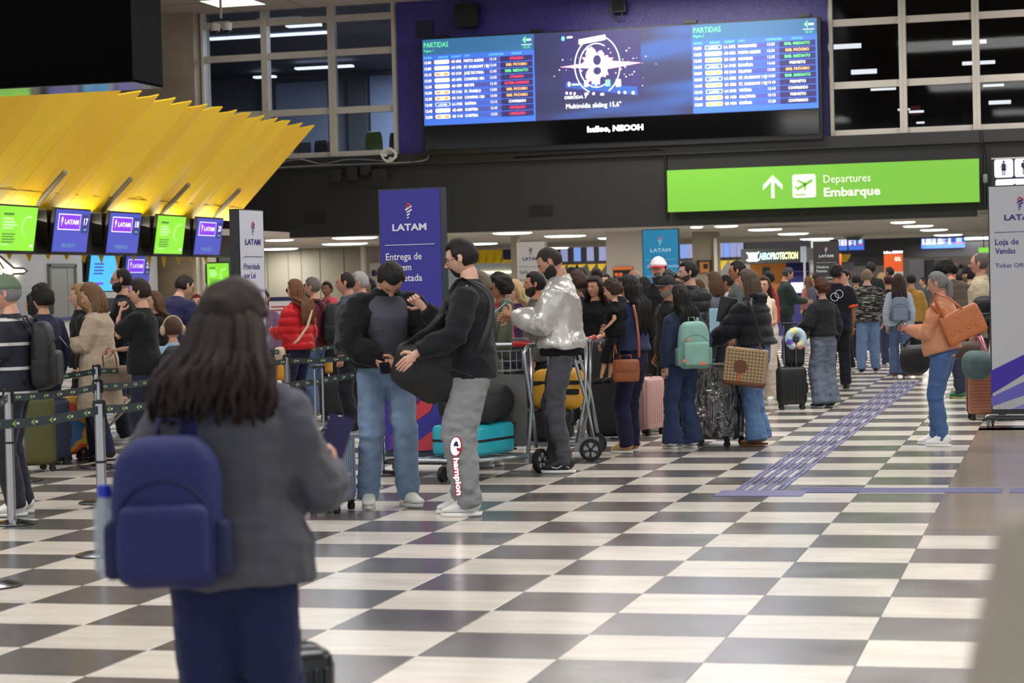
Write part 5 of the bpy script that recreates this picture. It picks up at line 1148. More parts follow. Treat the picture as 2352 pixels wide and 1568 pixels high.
# --- AEROPROTECTION kiosk
KY = 56.; a_, b_ = onY(1704, 606, KY), onY(1852, 568, KY); kz0, kz1 = a_.z, b_.z; kx0, kx1 = a_.x, b_.x
ks = thing('kiosk', 'baggage wrapping kiosk with lit cyan and yellow sign', 'kiosk', (kx0, KY, 0)); W_ = kx1-kx0
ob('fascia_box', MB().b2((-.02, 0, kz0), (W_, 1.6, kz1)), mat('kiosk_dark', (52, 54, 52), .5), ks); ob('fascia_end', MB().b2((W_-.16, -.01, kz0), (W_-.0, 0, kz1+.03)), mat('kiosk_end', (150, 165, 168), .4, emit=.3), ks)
def grad_glow(name, c1, c2, x0, x1, s):
    m = bpy.data.materials.new(name); m.use_nodes = True; nt = m.node_tree; p = nt.nodes['Principled BSDF']; g = _n(nt, 'ShaderNodeTexCoord'); sp = _n(nt, 'ShaderNodeSeparateXYZ'); nt.links.new(g.outputs['Object'], sp.inputs[0]); r = _n(nt, 'ShaderNodeMapRange'); r.inputs[1].default_value = x0; r.inputs[2].default_value = x1; nt.links.new(sp.outputs[0], r.inputs[0]); c = _n(nt, 'ShaderNodeValToRGB'); c.color_ramp.elements[0].color = (*lin(c1), 1); c.color_ramp.elements[1].color = (*lin(c2), 1); nt.links.new(r.outputs[0], c.inputs[0]); nt.links.new(c.outputs[0], p.inputs['Emission Color']); p.inputs['Emission Strength'].default_value = s; return m
mb = MB(); text(mb, 'AEROPROTECTION', W_*.27, kz0+(kz1-kz0)*.27, (kz1-kz0)*.45, T0, 0, w=W_*.60, y=-.02, bold=.04); ob('lit_lettering', mb, grad_glow('sign_cyan_yellow', (110, 225, 245), (250, 240, 130), W_*.3, W_*.75, 1.2), ks)
mb = MB(); mb.prism(rrect(W_*.105, kz0+(kz1-kz0)*.25, W_*.14, (kz1-kz0)*.5, .03), .02, 0, Matrix.Translation((0, -.03, 0))); mb.tube([(W_*.08, -.02, kz0+(kz1-kz0)*.78), (W_*.11, -.02, kz0+(kz1-kz0)*.62), (W_*.24, -.02, kz0+(kz1-kz0)*.62), (W_*.27, -.02, kz0+(kz1-kz0)*.80)], .02, 6); mb.tube([(W_*.075, -.02, kz0+(kz1-kz0)*.26), (W_*.12, -.02, kz0+(kz1-kz0)*.18), (W_*.23, -.02, kz0+(kz1-kz0)*.18), (W_*.275, -.02, kz0+(kz1-kz0)*.28)], .02, 6)
ob('lit_suitcase_mark', mb, glow('sign_pale', (225, 250, 235), 1.3), ks)
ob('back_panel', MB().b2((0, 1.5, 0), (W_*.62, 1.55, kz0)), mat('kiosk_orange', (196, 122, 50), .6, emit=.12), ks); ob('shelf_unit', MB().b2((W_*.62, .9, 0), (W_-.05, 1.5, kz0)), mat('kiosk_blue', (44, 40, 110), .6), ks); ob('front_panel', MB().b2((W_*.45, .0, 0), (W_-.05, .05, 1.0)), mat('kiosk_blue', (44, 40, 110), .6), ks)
for zz in (1.25, 1.7): ob('shelf', MB().b2((W_*.63, .6, zz), (W_-.06, .95, zz+.03)), mat('kiosk_blue_lit', (60, 52, 140), .5), ks)
ob('post', MB().b2((W_-.09, 0, 0), (W_-.03, .06, kz0)), ALU, ks); ob('screen', MB().b2((W_*.73, .3, 1.14), (W_*.92, .34, 1.42)), glow('kiosk_screen', (205, 205, 250), 1.1), ks); ob('green_label', MB().b2((W_*.20, 1.46, 1.62), (W_*.31, 1.5, 1.86)), mat('label_green', (40, 92, 66), .6), ks)
# goods on the display rack right of the kiosk
rk = thing('display_rack', 'narrow display rack of small goods beside the kiosk', 'display rack', (kx1+.25, KY+.2, 0)); ob('rack_frame', MB().b2((-.2, 0, 0), (.2, .05, 2.0)), ALU, rk)
for k in range(5):
    for q in range(3): ob('pouch', MB().rbox((-.13+q*.13, -.05, .7+k*.27), (.11, .06, .22), .02, 1), mat('pouch_%d' % ((k*3+q) % 4), [(190, 190, 186), (200, 190, 90), (160, 120, 120), (90, 100, 140)][(k*3+q) % 4], .5), rk)
# --- second island beyond the passage
Y2 = 84.; struct('wall_far_white', MB().b2((-34, 92, 0), (onY(1905, 600, 92).x, 92.3, 4.2)), mat('far_white', (214, 216, 214), .7))
a_ = onY(1060, 575, Y2); b_ = onY(1180, 604, Y2)
c2 = thing('canopy', 'distant yellow canopy seen past the hoodie man under low ceiling', 'canopy')
xq0, xq1 = onY(1075, 590, Y2).x, onY(1180, 590, Y2).x; zq = onY(1130, 600, Y2).z
for x_ in (xq0+.6, xq1+.3): ob('hanger_rod', MB().b2((x_, Y2-1.15, zq+1.05), (x_+.06, Y2-1.09, 6.4)), BLK2, c2)
for k in range(7):
    x = xq0+(xq1-xq0)*k/6; mb = MB(); mb.add([(x-.2, Y2, zq-.12), (x+.25, Y2, zq), (x+.9, Y2-1.2, zq+1.1), (x+.25, Y2-1.2, zq+1.1), (x-.2, Y2+.05, zq-.10), (x+.25, Y2+.05, zq+.02), (x+.9, Y2-1.15, zq+1.12), (x+.25, Y2-1.15, zq+1.12)], [(0, 1, 2, 3), (7, 6, 5, 4), (0, 4, 5, 1), (1, 5, 6, 2), (2, 6, 7, 3), (3, 7, 4, 0)]); ob('plank', mb, YEL, c2)
pa_, pb_ = onY(1098, 626, 91.99), onY(1182, 624, 91.99); tag(ob('light_line', MB().tube([(pa_.x, 91.97, pa_.z-.25), (pa_.x+.1, 91.97, pa_.z), (pb_.x, 91.97, pb_.z)], .045, 6), glow('warm_line', (255, 248, 205), 2.5)), 'glowing line bending along the far white wall', 'light line')
tag(ob('dark_screen', MB().b2((onY(1155, 590, Y2-1.5).x, Y2-1.5, onY(1155, 596, Y2-1.5).z), (onY(1180, 590, Y2-1.5).x, Y2-1.4, onY(1155, 571, Y2-1.5).z)), mat('screen_off', (30, 30, 70), .4)), 'small dark screen left of the small white totem', 'screen')
bz0, bz1 = onY(1340, 606, Y2).z, onY(1340, 560, Y2).z; bx0, bx1 = onY(1255, 590, Y2).x, onY(1860, 590, Y2).x
for x_ in (bx0+1, bx1-1, (bx0+bx1)/2): colbox_ = struct('pillar_island', MB().b2((x_-.2, Y2+.5, 0), (x_+.2, Y2+.9, 6.4)), BLACK)
b2_ = tag(ob('bulkhead', MB().b2((bx0, Y2, bz0), (bx1, Y2+.5, bz1)), mat('bulk_navy', (36, 32, 56), .6)), 'distant dark bulkhead of the second check-in island', 'bulkhead')
fr = thing('canopy', 'distant yellow fringe of teeth over the second check-in island', 'canopy')
for k in range(int((bx1-bx0)/.42)):
    x = bx0+k*.42; L_ = .22+.10*(k % 3); ob('tooth', MB().add([(x, Y2+.2, bz0), (x+.40, Y2+.2, bz0), (x+.10, Y2+.2, bz0-L_), (x, Y2+.24, bz0), (x+.40, Y2+.24, bz0), (x+.10, Y2+.24, bz0-L_)], [(0, 2, 1), (3, 4, 5), (0, 3, 5, 2), (1, 2, 5, 4)]), YEL, fr)
for k in range(int((bx1-bx0)/1.4)):
    x = bx0+1.0+k*1.4
    mb = MB(); mb.add([(x-.4, Y2-1.0, bz1-.0), (x+1.0, Y2-1.0, bz1-.0), (x+1.7, Y2-2.2, bz1+1.3), (x+.3, Y2-2.2, bz1+1.3), (x-.4, Y2-.96, bz1), (x+1.0, Y2-.96, bz1), (x+1.7, Y2-2.16, bz1+1.3), (x+.3, Y2-2.16, bz1+1.3)], [(0, 1, 2, 3), (7, 6, 5, 4), (0, 4, 5, 1), (1, 5, 6, 2), (2, 6, 7, 3), (3, 7, 4, 0)]); ob('plank', mb, YEL if k % 2 else YEL2, fr)
SLT = glow('far_screen_grey', (110, 116, 160), .8); SLB = glow('far_screen_blue', (84, 120, 190), .8)
for k, x in enumerate((1268, 1297, 1327, 1357, 1385, 1570, 1586, 1655, 1670, 1685, 1700)):
    p = onY(x, 600, Y2-.05); nm = thing('counter_screen', 'small blue-grey screen on the far bulkhead, %s counted from the left' % ('first second third fourth fifth sixth seventh eighth ninth tenth eleventh'.split()[k]), 'screen', (p.x, Y2-.1, bz0+.12), 0, 'screens on the far bulkhead'); ob('housing', MB().b2((-.17, .0, -.03), (.17, .08, bz1-bz0-.1)), BLK2, nm); ob('display', MB().b2((-.145, -.01, 0), (.145, 0, bz1-bz0-.14)), SLB if k % 3 == 2 else SLT, nm)
# --- far hall
YF = 104.
struct('wall_far_hall', MB().b2((-22, YF+6, 0), (31.9, YF+6.3, 3.4)), mat('far_cream', (212, 202, 196), .7)); 
fz0, fz1 = onY(2050, 592, YF).z, onY(2050, 540, YF).z; struct('trim_20', MB().b2((onY(1880, 590, YF).x, YF+.3, fz0), (onY(2300, 590, YF).x, YF+.8, fz1+2)), mat('dark_band', (52, 50, 52), .6)); 
p_a, p_b = onY(1925, 612, YF), onY(2032, 590, YF); struct('trim_21', MB().b2((p_a.x, YF+.1, p_a.z), (p_b.x, YF+.6, fz0+.1)), mat('dark_band', (52, 50, 52), .6))
struct('ceiling_far', MB().b2((-26, 79, 6.4), (40, YF+6, 6.7)), mat('far_ceiling', (120, 116, 110), .8)); struct('trim_22', MB().b2((-34, 79, ZL), (30, 79.2, 6.5)), BLACK)
def small_board(x0, x1, y0, y1, label):
    a_, b_ = onY(x0, y1, YF), onY(x1, y0, YF); t = thing('departures_board', label, 'departures board', (a_.x, YF, a_.z)); W_, H_ = b_.x-a_.x, b_.z-a_.z; mb = MB(); mb.b2((0, 0, 0), (W_, .1, H_), 0); mb.b2((0, -.01, H_*.0), (W_, 0, H_*.35), 1)
    for k in range(7):
        z = H_*(.42+.08*k)
        for xa_, xb_, mi in ((.02, .08, 2), (.11, .24, 2), (.26, .34, 2), (.38, .38+.1+.05*(k % 3), 2), (.62, .68, 2), (.80, .93, 4 if k < 2 else (3 if k % 2 else 2))): mb.b2((W_*xa_, -.02, z), (W_*xb_, -.01, z+H_*.05), mi)
    ob('display', mb, [S_ROW, S_BLUE, G_W, G_G, G_R], t); ob('hanger', MB().b2((W_*.3, .04, H_), (W_*.34, .08, 6.4-a_.z)).b2((W_*.7, .04, H_), (W_*.74, .08, 6.4-a_.z)), BLK2, t)
small_board(1925, 1984, 547, 575, 'small distant blue departures board right of black totem'); small_board(2116, 2216, 545, 571, 'small distant blue departures board left of tall white totem')
p = onY(2030, 582, YF+.29); tag(ob('lit_logo_text', text(MB(), 'helloo, NEOOH', p.x, p.z, .11, Matrix.Translation((0, YF+.29, 0)), 0, w=onY(2072, 580, YF).x-p.x, bold=.05), G_LOGO), 'tiny lit white lettering above the orange far totem', 'lettering')
p = onY(2216, 548, YF); tag(ob('tube_or_reflection', MB().b2((p.x, YF, p.z-.05), (onY(2272, 546, YF).x, YF+.1, p.z+.05)), WTL), 'white tube light at far hall ceiling beside tall totem', 'ceiling light')
p0, p1 = onY(2248, 580, 98), onY(2272, 568, 98); t = thing('exit_sign', 'small distant green sign left of tall white totem', 'sign', (p0.x, 98, p0.z)); ob('panel', MB().b2((0, 0, 0), (p1.x-p0.x, .1, p1.z-p0.z)), glow('far_green', (120, 200, 60), .9), t); ob('hanger', MB().b2((.2, .03, p1.z-p0.z), (.25, .07, 6.4-p0.z)), BLK2, t)
def ftotem(x0, x1, y0, Y, m1, m2, label, txt=None, tcol=G_W, split=.55):
    a_, b_ = onY(x0, y0, Y), onY(x1, y0, Y); t = thing('totem', label, 'totem', (a_.x, Y, 0)); W_ = b_.x-a_.x; H_ = a_.z
    ob('lower_panel', MB().b2((0, 0, .0), (W_, .12, H_*split)), m2, t); ob('upper_panel', MB().b2((0, 0, H_*split), (W_, .12, H_)), m1, t)
    if txt: ob('lettering', text(MB(), txt, W_*.92, H_-.28, .16, T0, 0, w=W_*.35, y=-.01, align='R', bold=.04), tcol, t)
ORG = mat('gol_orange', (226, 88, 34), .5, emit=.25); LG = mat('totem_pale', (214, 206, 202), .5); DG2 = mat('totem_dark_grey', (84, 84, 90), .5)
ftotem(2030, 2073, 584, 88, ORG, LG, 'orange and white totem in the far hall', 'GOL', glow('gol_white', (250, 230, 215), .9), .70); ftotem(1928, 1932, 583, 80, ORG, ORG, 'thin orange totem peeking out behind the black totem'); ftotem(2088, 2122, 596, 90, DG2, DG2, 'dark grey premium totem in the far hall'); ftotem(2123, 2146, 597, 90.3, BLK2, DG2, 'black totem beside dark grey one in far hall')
ftotem(2180, 2196, 604, 95, mat('pale_red', (220, 120, 110), .6), LG, 'pale red framed totem behind curly hair, far hall')
p = onY(2201, 618, YF+5.9); tag(ob('wall_lettering', text(MB(), 'Azul', p.x, p.z, .26, Matrix.Translation((0, YF+5.9, 0)), 0, w=.62, bold=.04), mat('ink_dark', (40, 40, 50), .6)), 'dark airline lettering on the far hall wall', 'lettering')
cf = thing('canopy', 'distant yellow canopy wedge right of the black totem', 'canopy'); ob('hanger_rod', MB().b2((onY(1945, 590, 99).x, 99.3, onY(1945, 590, 99).z), (onY(1945, 590, 99).x+.06, 99.36, 6.4)), BLK2, cf); a_, b_, c_ = onY(1932, 584, 99), onY(1958, 584, 99), onY(1945, 602, 99)
ob('plank', MB().add([(a_.x, 99, a_.z), (b_.x, 98.5, b_.z), (c_.x, 99, c_.z), (a_.x, 99, c_.z+.05)], [(0, 3, 2, 1)]), YEL, cf); ob('screens', MB().b2((onY(1935, 600, 99.3).x, 99.3, onY(1935, 622, 99.3).z), (onY(1960, 600, 99.3).x, 99.4, onY(1960, 602, 99.3).z)), mat('far_striped_grey', (120, 118, 126), .6), cf)
p = onZ(1960, 539, ZL); t = thing('smoke_detector', 'grey round detector on the low ceiling above small board', 'detector', (p.x, p.y, ZL)); ob('base', MB().cyl((0, 0, -.03), .35, .06, 16), WHM, t); ob('head', MB().cyl((0, 0, -.12), .22, .12, 16, r2=.30), mat('detector_grey', (90, 90, 90), .5), t)
# closing walls beyond the edges of view
struct('wall_right_far', MB().b2((32, 10, 0), (32.3, 115, 9)), mat('side_wall', (150, 146, 140), .7)); struct('wall_end', MB().b2((-40, 116, 0), (40, 116.3, 7)), mat('end_wall', (170, 168, 164), .7)); struct('wall_left_far', MB().b2((-34.3, 2, 0), (-34, 116, 9)), mat('side_wall', (150, 146, 140), .7))
# ================================================================ queue posts and belts
STEEL = mat('polished_steel', (190, 190, 192), .16, metal=1., var=.05, scale=6, stretch=(1, 1, .2)); BELT = mat('belt_dark', (38, 46, 52), .7); BGR = mat('belt_green', (120, 170, 80), .6); BWH = mat('belt_white', (190, 195, 190), .6)
POSTS = {}
def post(key, px, z, label, Hh=.91, r=.03):
    p = at(px, 700, z); p = onZ(px, 784-0, 0) if False else p
    # refine x so that the post middle stands on the pixel column
    t = thing('queue_post', label, 'queue post', (p.x, p.y, 0)); ob('pole', MB().cyl((0, 0, Hh/2), r, Hh-.04, 16), STEEL, t, 'auto')
    ob('base', MB().tube([(0, 0, .0), (0, 0, .012), (0, 0, .022), (0, 0, .034)], [.16, .16, .12, .045], 24), STEEL, t, 'auto'); ob('base_ring', MB().tube([(0, 0, 0), (0, 0, .008)], [.166, .166], 24), BLK2, t)
    ob('cassette', MB().tube([(0, 0, Hh-.02), (0, 0, Hh), (0, 0, Hh+.004)], [.036, .036, .028], 16), BLK2, t); ob('collar', MB().cyl((0, 0, Hh-.36), .0335, .014, 16), BLK2, t)
    for k in range(2): ob('belt_socket', MB().b2((-.038, -.012, Hh-.10), (-.026, .012, Hh-.015)) if k else MB().b2((.026, -.012, Hh-.10), (.038, .012, Hh-.015)), BLK2, t)
    POSTS[key] = Vector((p.x, p.y, Hh-.055)); return t
def belt(a, b, label, sag=.02, h=.05, phase=0.):
    a, b = Vector(a), Vector(b); d = b-a; L_ = d.length; n = 10; t = thing('queue_belt', label, 'queue belt', a)
    V = []; 
    def P(s): return d*s-Vector((0, 0, sag*4*s*(1-s)))
    nr = Vector((d.y, -d.x, 0)).normalized()
    if nr.dot(Vector((0, 0, HC))-a) < 0: nr = -nr
    for o_ in (-.0015, .0015):
        for zz in (-h/2, h/2): V += [P(k/n)+Vector((0, 0, zz))+nr*o_ for k in range(n+1)]
    m = n+1; F = []
    for k in range(n): F += [(k, k+1, m+k+1, m+k), (2*m+k, 3*m+k, 3*m+k+1, 2*m+k+1), (k, 2*m+k, 2*m+k+1, k+1), (m+k, m+k+1, 3*m+k+1, 3*m+k)]
    ob('webbing', MB().add(V, F), BELT, t)
    mb = MB(); s = .12+phase; flip = (nr.cross(Vector((0, 0, 1)))).dot(d) > 0
    while s < L_-.05:
        c = P(s/L_)+nr*.0035; u = d.normalized() if (d.dot(RT) > 0) else -d.normalized(); T = rectm(c, u, (0, 0, 1))
        mb.add([(-.028, 0, 0), (.016, 0, .018), (.004, 0, .0), (.016, 0, -.018)], [(0, 3, 2, 1)], 0, T); mb.add([(.022, 0, -.006), (.05, 0, -.006), (.05, 0, .006), (.022, 0, .006)], [(0, 1, 2, 3)], 1, T); s += .20
    o_ = ob('print', mb, [BGR, BWH], t); o_['kind'] = 'stuff'; return t
post('F', 12, 14.0, 'chrome queue post at the far left edge, second row'); post('G', 41, 17.3, 'chrome queue post before the olive suitcase'); post('C', 221, 12.2, 'nearest chrome queue post, wide and in front of the beige coat')
post('B', 219, 15.3, 'chrome queue post hidden just behind the nearest post'); post('A', 217, 18.5, 'farthest of three aligned chrome posts before the beige coat'); post('E', 398, 16.9, 'chrome queue post just left of the foreground hair'); post('D', 366, 19.8, 'chrome queue post behind the child with ear muffs')
post('Z', -40, 11.0, 'queue post base showing at the lower left edge'); post('P1', 655, 20.0, 'chrome queue post in front of the red jacket legs'); post('P2', 781, 25.0, 'distant chrome queue post behind the maroon sweater man'); post('P4', 866, 17.1, 'chrome queue post beside the blue totem base')
Q = POSTS
def off(px, z, h=.855): p = at(px, 700, z); return Vector((p.x, p.y, h))
belt(Q['C'], Q['Z'], 'nearest black belt running left from the nearest post', phase=.05); belt(Q['C'], off(480, 13.8), 'black belt running right from the nearest post behind the woman'); belt(off(480, 13.8), Q['P4'], 'black belt crossing before the red jacket woman knees', phase=.03)
belt(Q['F'], Q['B'], 'middle black belt left of the aligned posts'); belt(Q['B'], Q['E'], 'middle black belt right of the aligned posts'); belt(off(-30, 13.2), Q['F'], 'short black belt end at the left edge')
belt(Q['G'], Q['A'], 'upper far black belt before the purple suitcase'); belt(Q['A'], Q['D'], 'upper far black belt across the beige handbag'); belt(off(-30, 16.8), Q['G'], 'far black belt end left of the olive suitcase post'); belt(Q['D'], off(470, 20.5), 'far black belt behind the foreground hair', phase=.1)
belt(Q['P1'], off(838, 21.0), 'black belt right of the post before the red jacket'); belt(off(600, 23), Q['P2'], 'farthest black belt under the red puffer jacket'); belt(off(560, 19.4), Q['P1'], 'black belt end left of the red jacket post', phase=.07)
belt(off(60, 23), off(330, 23.5), 'distant black belt behind the beige coat', phase=.02)
# ================================================================ luggage
RUB = mat('rubber_black', (22, 22, 22), .6); CHR = mat('chrome_tube', (180, 182, 184), .22, metal=1.); ZIP = mat('zip_black', (24, 24, 26), .5)
def lug(col, rough=.35, name=None): return mat(name or 'luggage_%d_%d_%d' % col, col, rough, var=.05, scale=5, bump=.05, bscale=30)
def suitcase(label, px, py, col, W=.38, D=.24, Hh=.55, yaw=0., tele=0., ribs='v', rough=.35, z=None, band=.03, m=None, soft=False, group=None, loc=None, locks=False):
    p = loc if loc is not None else (onZ(px, py) if z is None else at(px, 700, z)); th = math.atan2(-ray(px, 784).x, ray(px, 784).y)
    t = thing('suitcase', label, 'suitcase', (p[0], p[1], p[2] if loc is not None else 0), th+math.radians(yaw), group); m = m or lug(col, rough)
    z0 = .06; h_ = Hh-z0; mb = MB(); mb.rbox((0, 0, z0+h_/2), (W, D, h_), .045 if not soft else .06, 4)
    if ribs == 'v':
        for k in range(7):
            x = -W*.36+W*.72*k/6
            for sy in (-1, 1): mb.pill([(x, sy*D/2, z0+.06), (x, sy*D/2, Hh-.06)], [(.010, .005)]*2, 6)
        for k in range(2):
            y = -D*.30+D*.6*k
            for sx in (-1, 1): mb.pill([(sx*W/2, y, z0+.05), (sx*W/2, y, Hh-.05)], [(.005, .014)]*2, 6)
    if ribs == 'h':
        for k in range(12):
            zz = z0+.06+(h_-.12)*k/11
            for sy in (-1, 1): mb.pill([(-W*.44, sy*D/2, zz), (W*.44, sy*D/2, zz)], [(.005, .007)]*2, 6, ref=(0, 1, 0))
    ob('shell', mb, m, t, True)
    mb = MB(); r = .045
    O = []
    for cx, cz, a0 in ((W/2-r, z0+r, -PI/2), (W/2-r, Hh-r, 0), (-W/2+r, Hh-r, PI/2), (-W/2+r, z0+r, PI)):
        for i in range(5): a = a0+PI/2*i/4; O.append((cx+math.cos(a)*(r+.003), cz+math.sin(a)*(r+.003)))
    n = len(O); mb.add([(x, -band/2, zz) for x, zz in O]+[(x, band/2, zz) for x, zz in O], [(i, i+n, (i+1) % n+n, (i+1) % n) for i in range(n)]+[tuple(range(n)), tuple(range(2*n-1, n-1, -1))]); ob('zip_band', mb, ZIP, t)
    ob('top_handle', MB().tube([(0, -.07, Hh-.005), (0, -.06, Hh+.022), (0, .06, Hh+.022), (0, .07, Hh-.005)], .009, 6, ref=(1, 0, 0)), ZIP, t, True)
    ob('side_handle', MB().tube([(W/2, 0, Hh*.62), (W/2+.022, 0, Hh*.60), (W/2+.022, 0, Hh*.40), (W/2, 0, Hh*.38)], .009, 6, ref=(0, 1, 0)), ZIP, t, True)
    if locks: ob('lock', MB().rbox((W/2+.003, D*.30, Hh*.78), (.012, .05, .12), .008, 1), ZIP, t)
    for sx in (-1, 1):
        for sy in (-1, 1):
            f = ob('wheel_fork', MB().rbox((sx*(W/2-.045), sy*(D/2-.035), .062), (.05, .04, .035), .01, 1), RUB, t)
            ob('wheel', MB().cyl((sx*(W/2-.045), sy*(D/2-.035)-.012, .026), .026, .014, 12, axis='Y').cyl((sx*(W/2-.045), sy*(D/2-.035)+.012, .026), .026, .014, 12, axis='Y'), RUB, t, 'auto')
    if tele:
        for sx in (-1, 1): ob('telescopic_tube', MB().tube([(sx*.07 if W > D else sx*.05, D*.32, Hh-.01), (sx*.07 if W > D else sx*.05, D*.32, Hh+tele-.02)], .009, 8), CHR, t)
        ob('grip', MB().pill([(-.085, D*.32, Hh+tele), (.085, D*.32, Hh+tele)], [(.014, .012)]*2, 8, ref=(0, 1, 0)), ZIP, t, True)
    return t
GB = lug((132, 146, 170), .32)
s1 = suitcase('pale blue-grey cabin suitcase with black band, handle raised', 764, 1174, (132, 146, 170), W=.36, D=.24, Hh=.54, yaw=68, tele=.46, ribs='v', band=.075, m=GB, locks=True)
suitcase('black suitcase top beside the foreground woman legs', 622, 700, (26, 28, 32), W=.26, D=.24, Hh=.50, yaw=20, z=6.0, rough=.3)
suitcase('pink ribbed suitcase behind the woman with brown handbag', 1478, 700, (206, 164, 160), W=.38, D=.26, Hh=.58, yaw=62, z=20.8, tele=.42, ribs='v', band=.03)
suitcase('black cabin suitcase under the patterned neck pillow', 1819, 940, (24, 24, 26), W=.33, D=.22, Hh=.50, yaw=8, tele=.50, ribs='v', rough=.5)
suitcase('brown ribbed suitcase tucked behind the tall white totem', 2262, 700, (158, 100, 76), W=.40, D=.26, Hh=.55, yaw=10, z=21.8, tele=.55, ribs='h', band=.05)
suitcase('large olive green suitcase at the lower left', 52, 700, (84, 86, 44), W=.46, D=.30, Hh=.66, yaw=20, z=18.2, soft=True, ribs=None, rough=.6)
suitcase('navy suitcase beside the olive one in the queue', 110, 700, (34, 38, 66), W=.30, D=.26, Hh=.60, yaw=12, z=18.9, ribs=None, rough=.5)
suitcase('tall purple suitcase behind the navy one', 86, 700, (112, 84, 148), W=.34, D=.28, Hh=.86, yaw=10, z=20.6, ribs=None, rough=.5)
# printed suitcase
def splash(name):
    m = bpy.data.materials.new(name); m.use_nodes = True; nt = m.node_tree; p = nt.nodes['Principled BSDF']; g = _n(nt, 'ShaderNodeTexCoord'); v = _n(nt, 'ShaderNodeTexNoise'); v.inputs['Scale'].default_value = 4.2; v.inputs['Detail'].default_value = 1; nt.links.new(g.outputs['Object'], v.inputs['Vector']); c = _n(nt, 'ShaderNodeValToRGB'); c.color_ramp.interpolation = 'CONSTANT'; e = c.color_ramp.elements; e[0].color = (*lin((60, 110, 160)), 1); e[1].position = .40; e[1].color = (*lin((206, 160, 50)), 1)
    for pos, cc_ in ((.50, (210, 70, 44)), (.58, (24, 22, 26)), (.66, (230, 120, 40))): x = e.new(pos); x.color = (*lin(cc_), 1)
    nt.links.new(v.outputs['Fac'], c.inputs[0]); nt.links.new(c.outputs[0], p.inputs['Base Color']); p.inputs['Roughness'].default_value = .4; return m
suitcase('suitcase with bright yellow and red painted print', 160, 700, (200, 160, 50), W=.22, D=.26, Hh=.60, yaw=12, z=19.4, ribs=None, m=splash('painted_print'))
suitcase('dark suitcase standing behind the second chrome post', 765, 700, (26, 26, 28), W=.36, D=.24, Hh=.50, yaw=10, z=24.4, ribs=None, rough=.7)
# large wrapped suitcase
def wrapm():
    m = bpy.data.materials.new('plastic_wrap'); m.use_nodes = True; nt = m.node_tree; p = nt.nodes['Principled BSDF']; p.inputs['Base Color'].default_value = (*lin((36, 37, 40)), 1); p.inputs['Roughness'].default_value = .14; p.inputs['Specular IOR Level'].default_value = 1.; p.inputs['Coat Weight'].default_value = 1; p.inputs['Coat IOR'].default_value = 2.2; p.inputs['Coat Roughness'].default_value = .04
    g = _n(nt, 'ShaderNodeTexCoord'); mp = _n(nt, 'ShaderNodeMapping'); mp.inputs['Scale'].default_value = (1, 1, .5); v = _n(nt, 'ShaderNodeTexNoise'); v.inputs['Scale'].default_value = 9; v.inputs['Detail'].default_value = 5; v.inputs['Distortion'].default_value = 2.2; b = _n(nt, 'ShaderNodeBump'); b.inputs['Strength'].default_value = 1.; b.inputs['Distance'].default_value = .10
    nt.links.new(g.outputs['Object'], mp.inputs[0]); nt.links.new(mp.outputs[0], v.inputs['Vector']); nt.links.new(v.outputs['Fac'], b.inputs['Height']); nt.links.new(b.outputs[0], p.inputs['Normal']); nt.links.new(b.outputs[0], p.inputs['Coat Normal']); return m
WR = wrapm(); suitcase('huge black suitcase wrapped in shiny crinkled plastic', 1640, 1022, (30, 30, 32), W=.52, D=.34, Hh=.76, yaw=-30, ribs=None, m=WR, soft=True, band=.012)
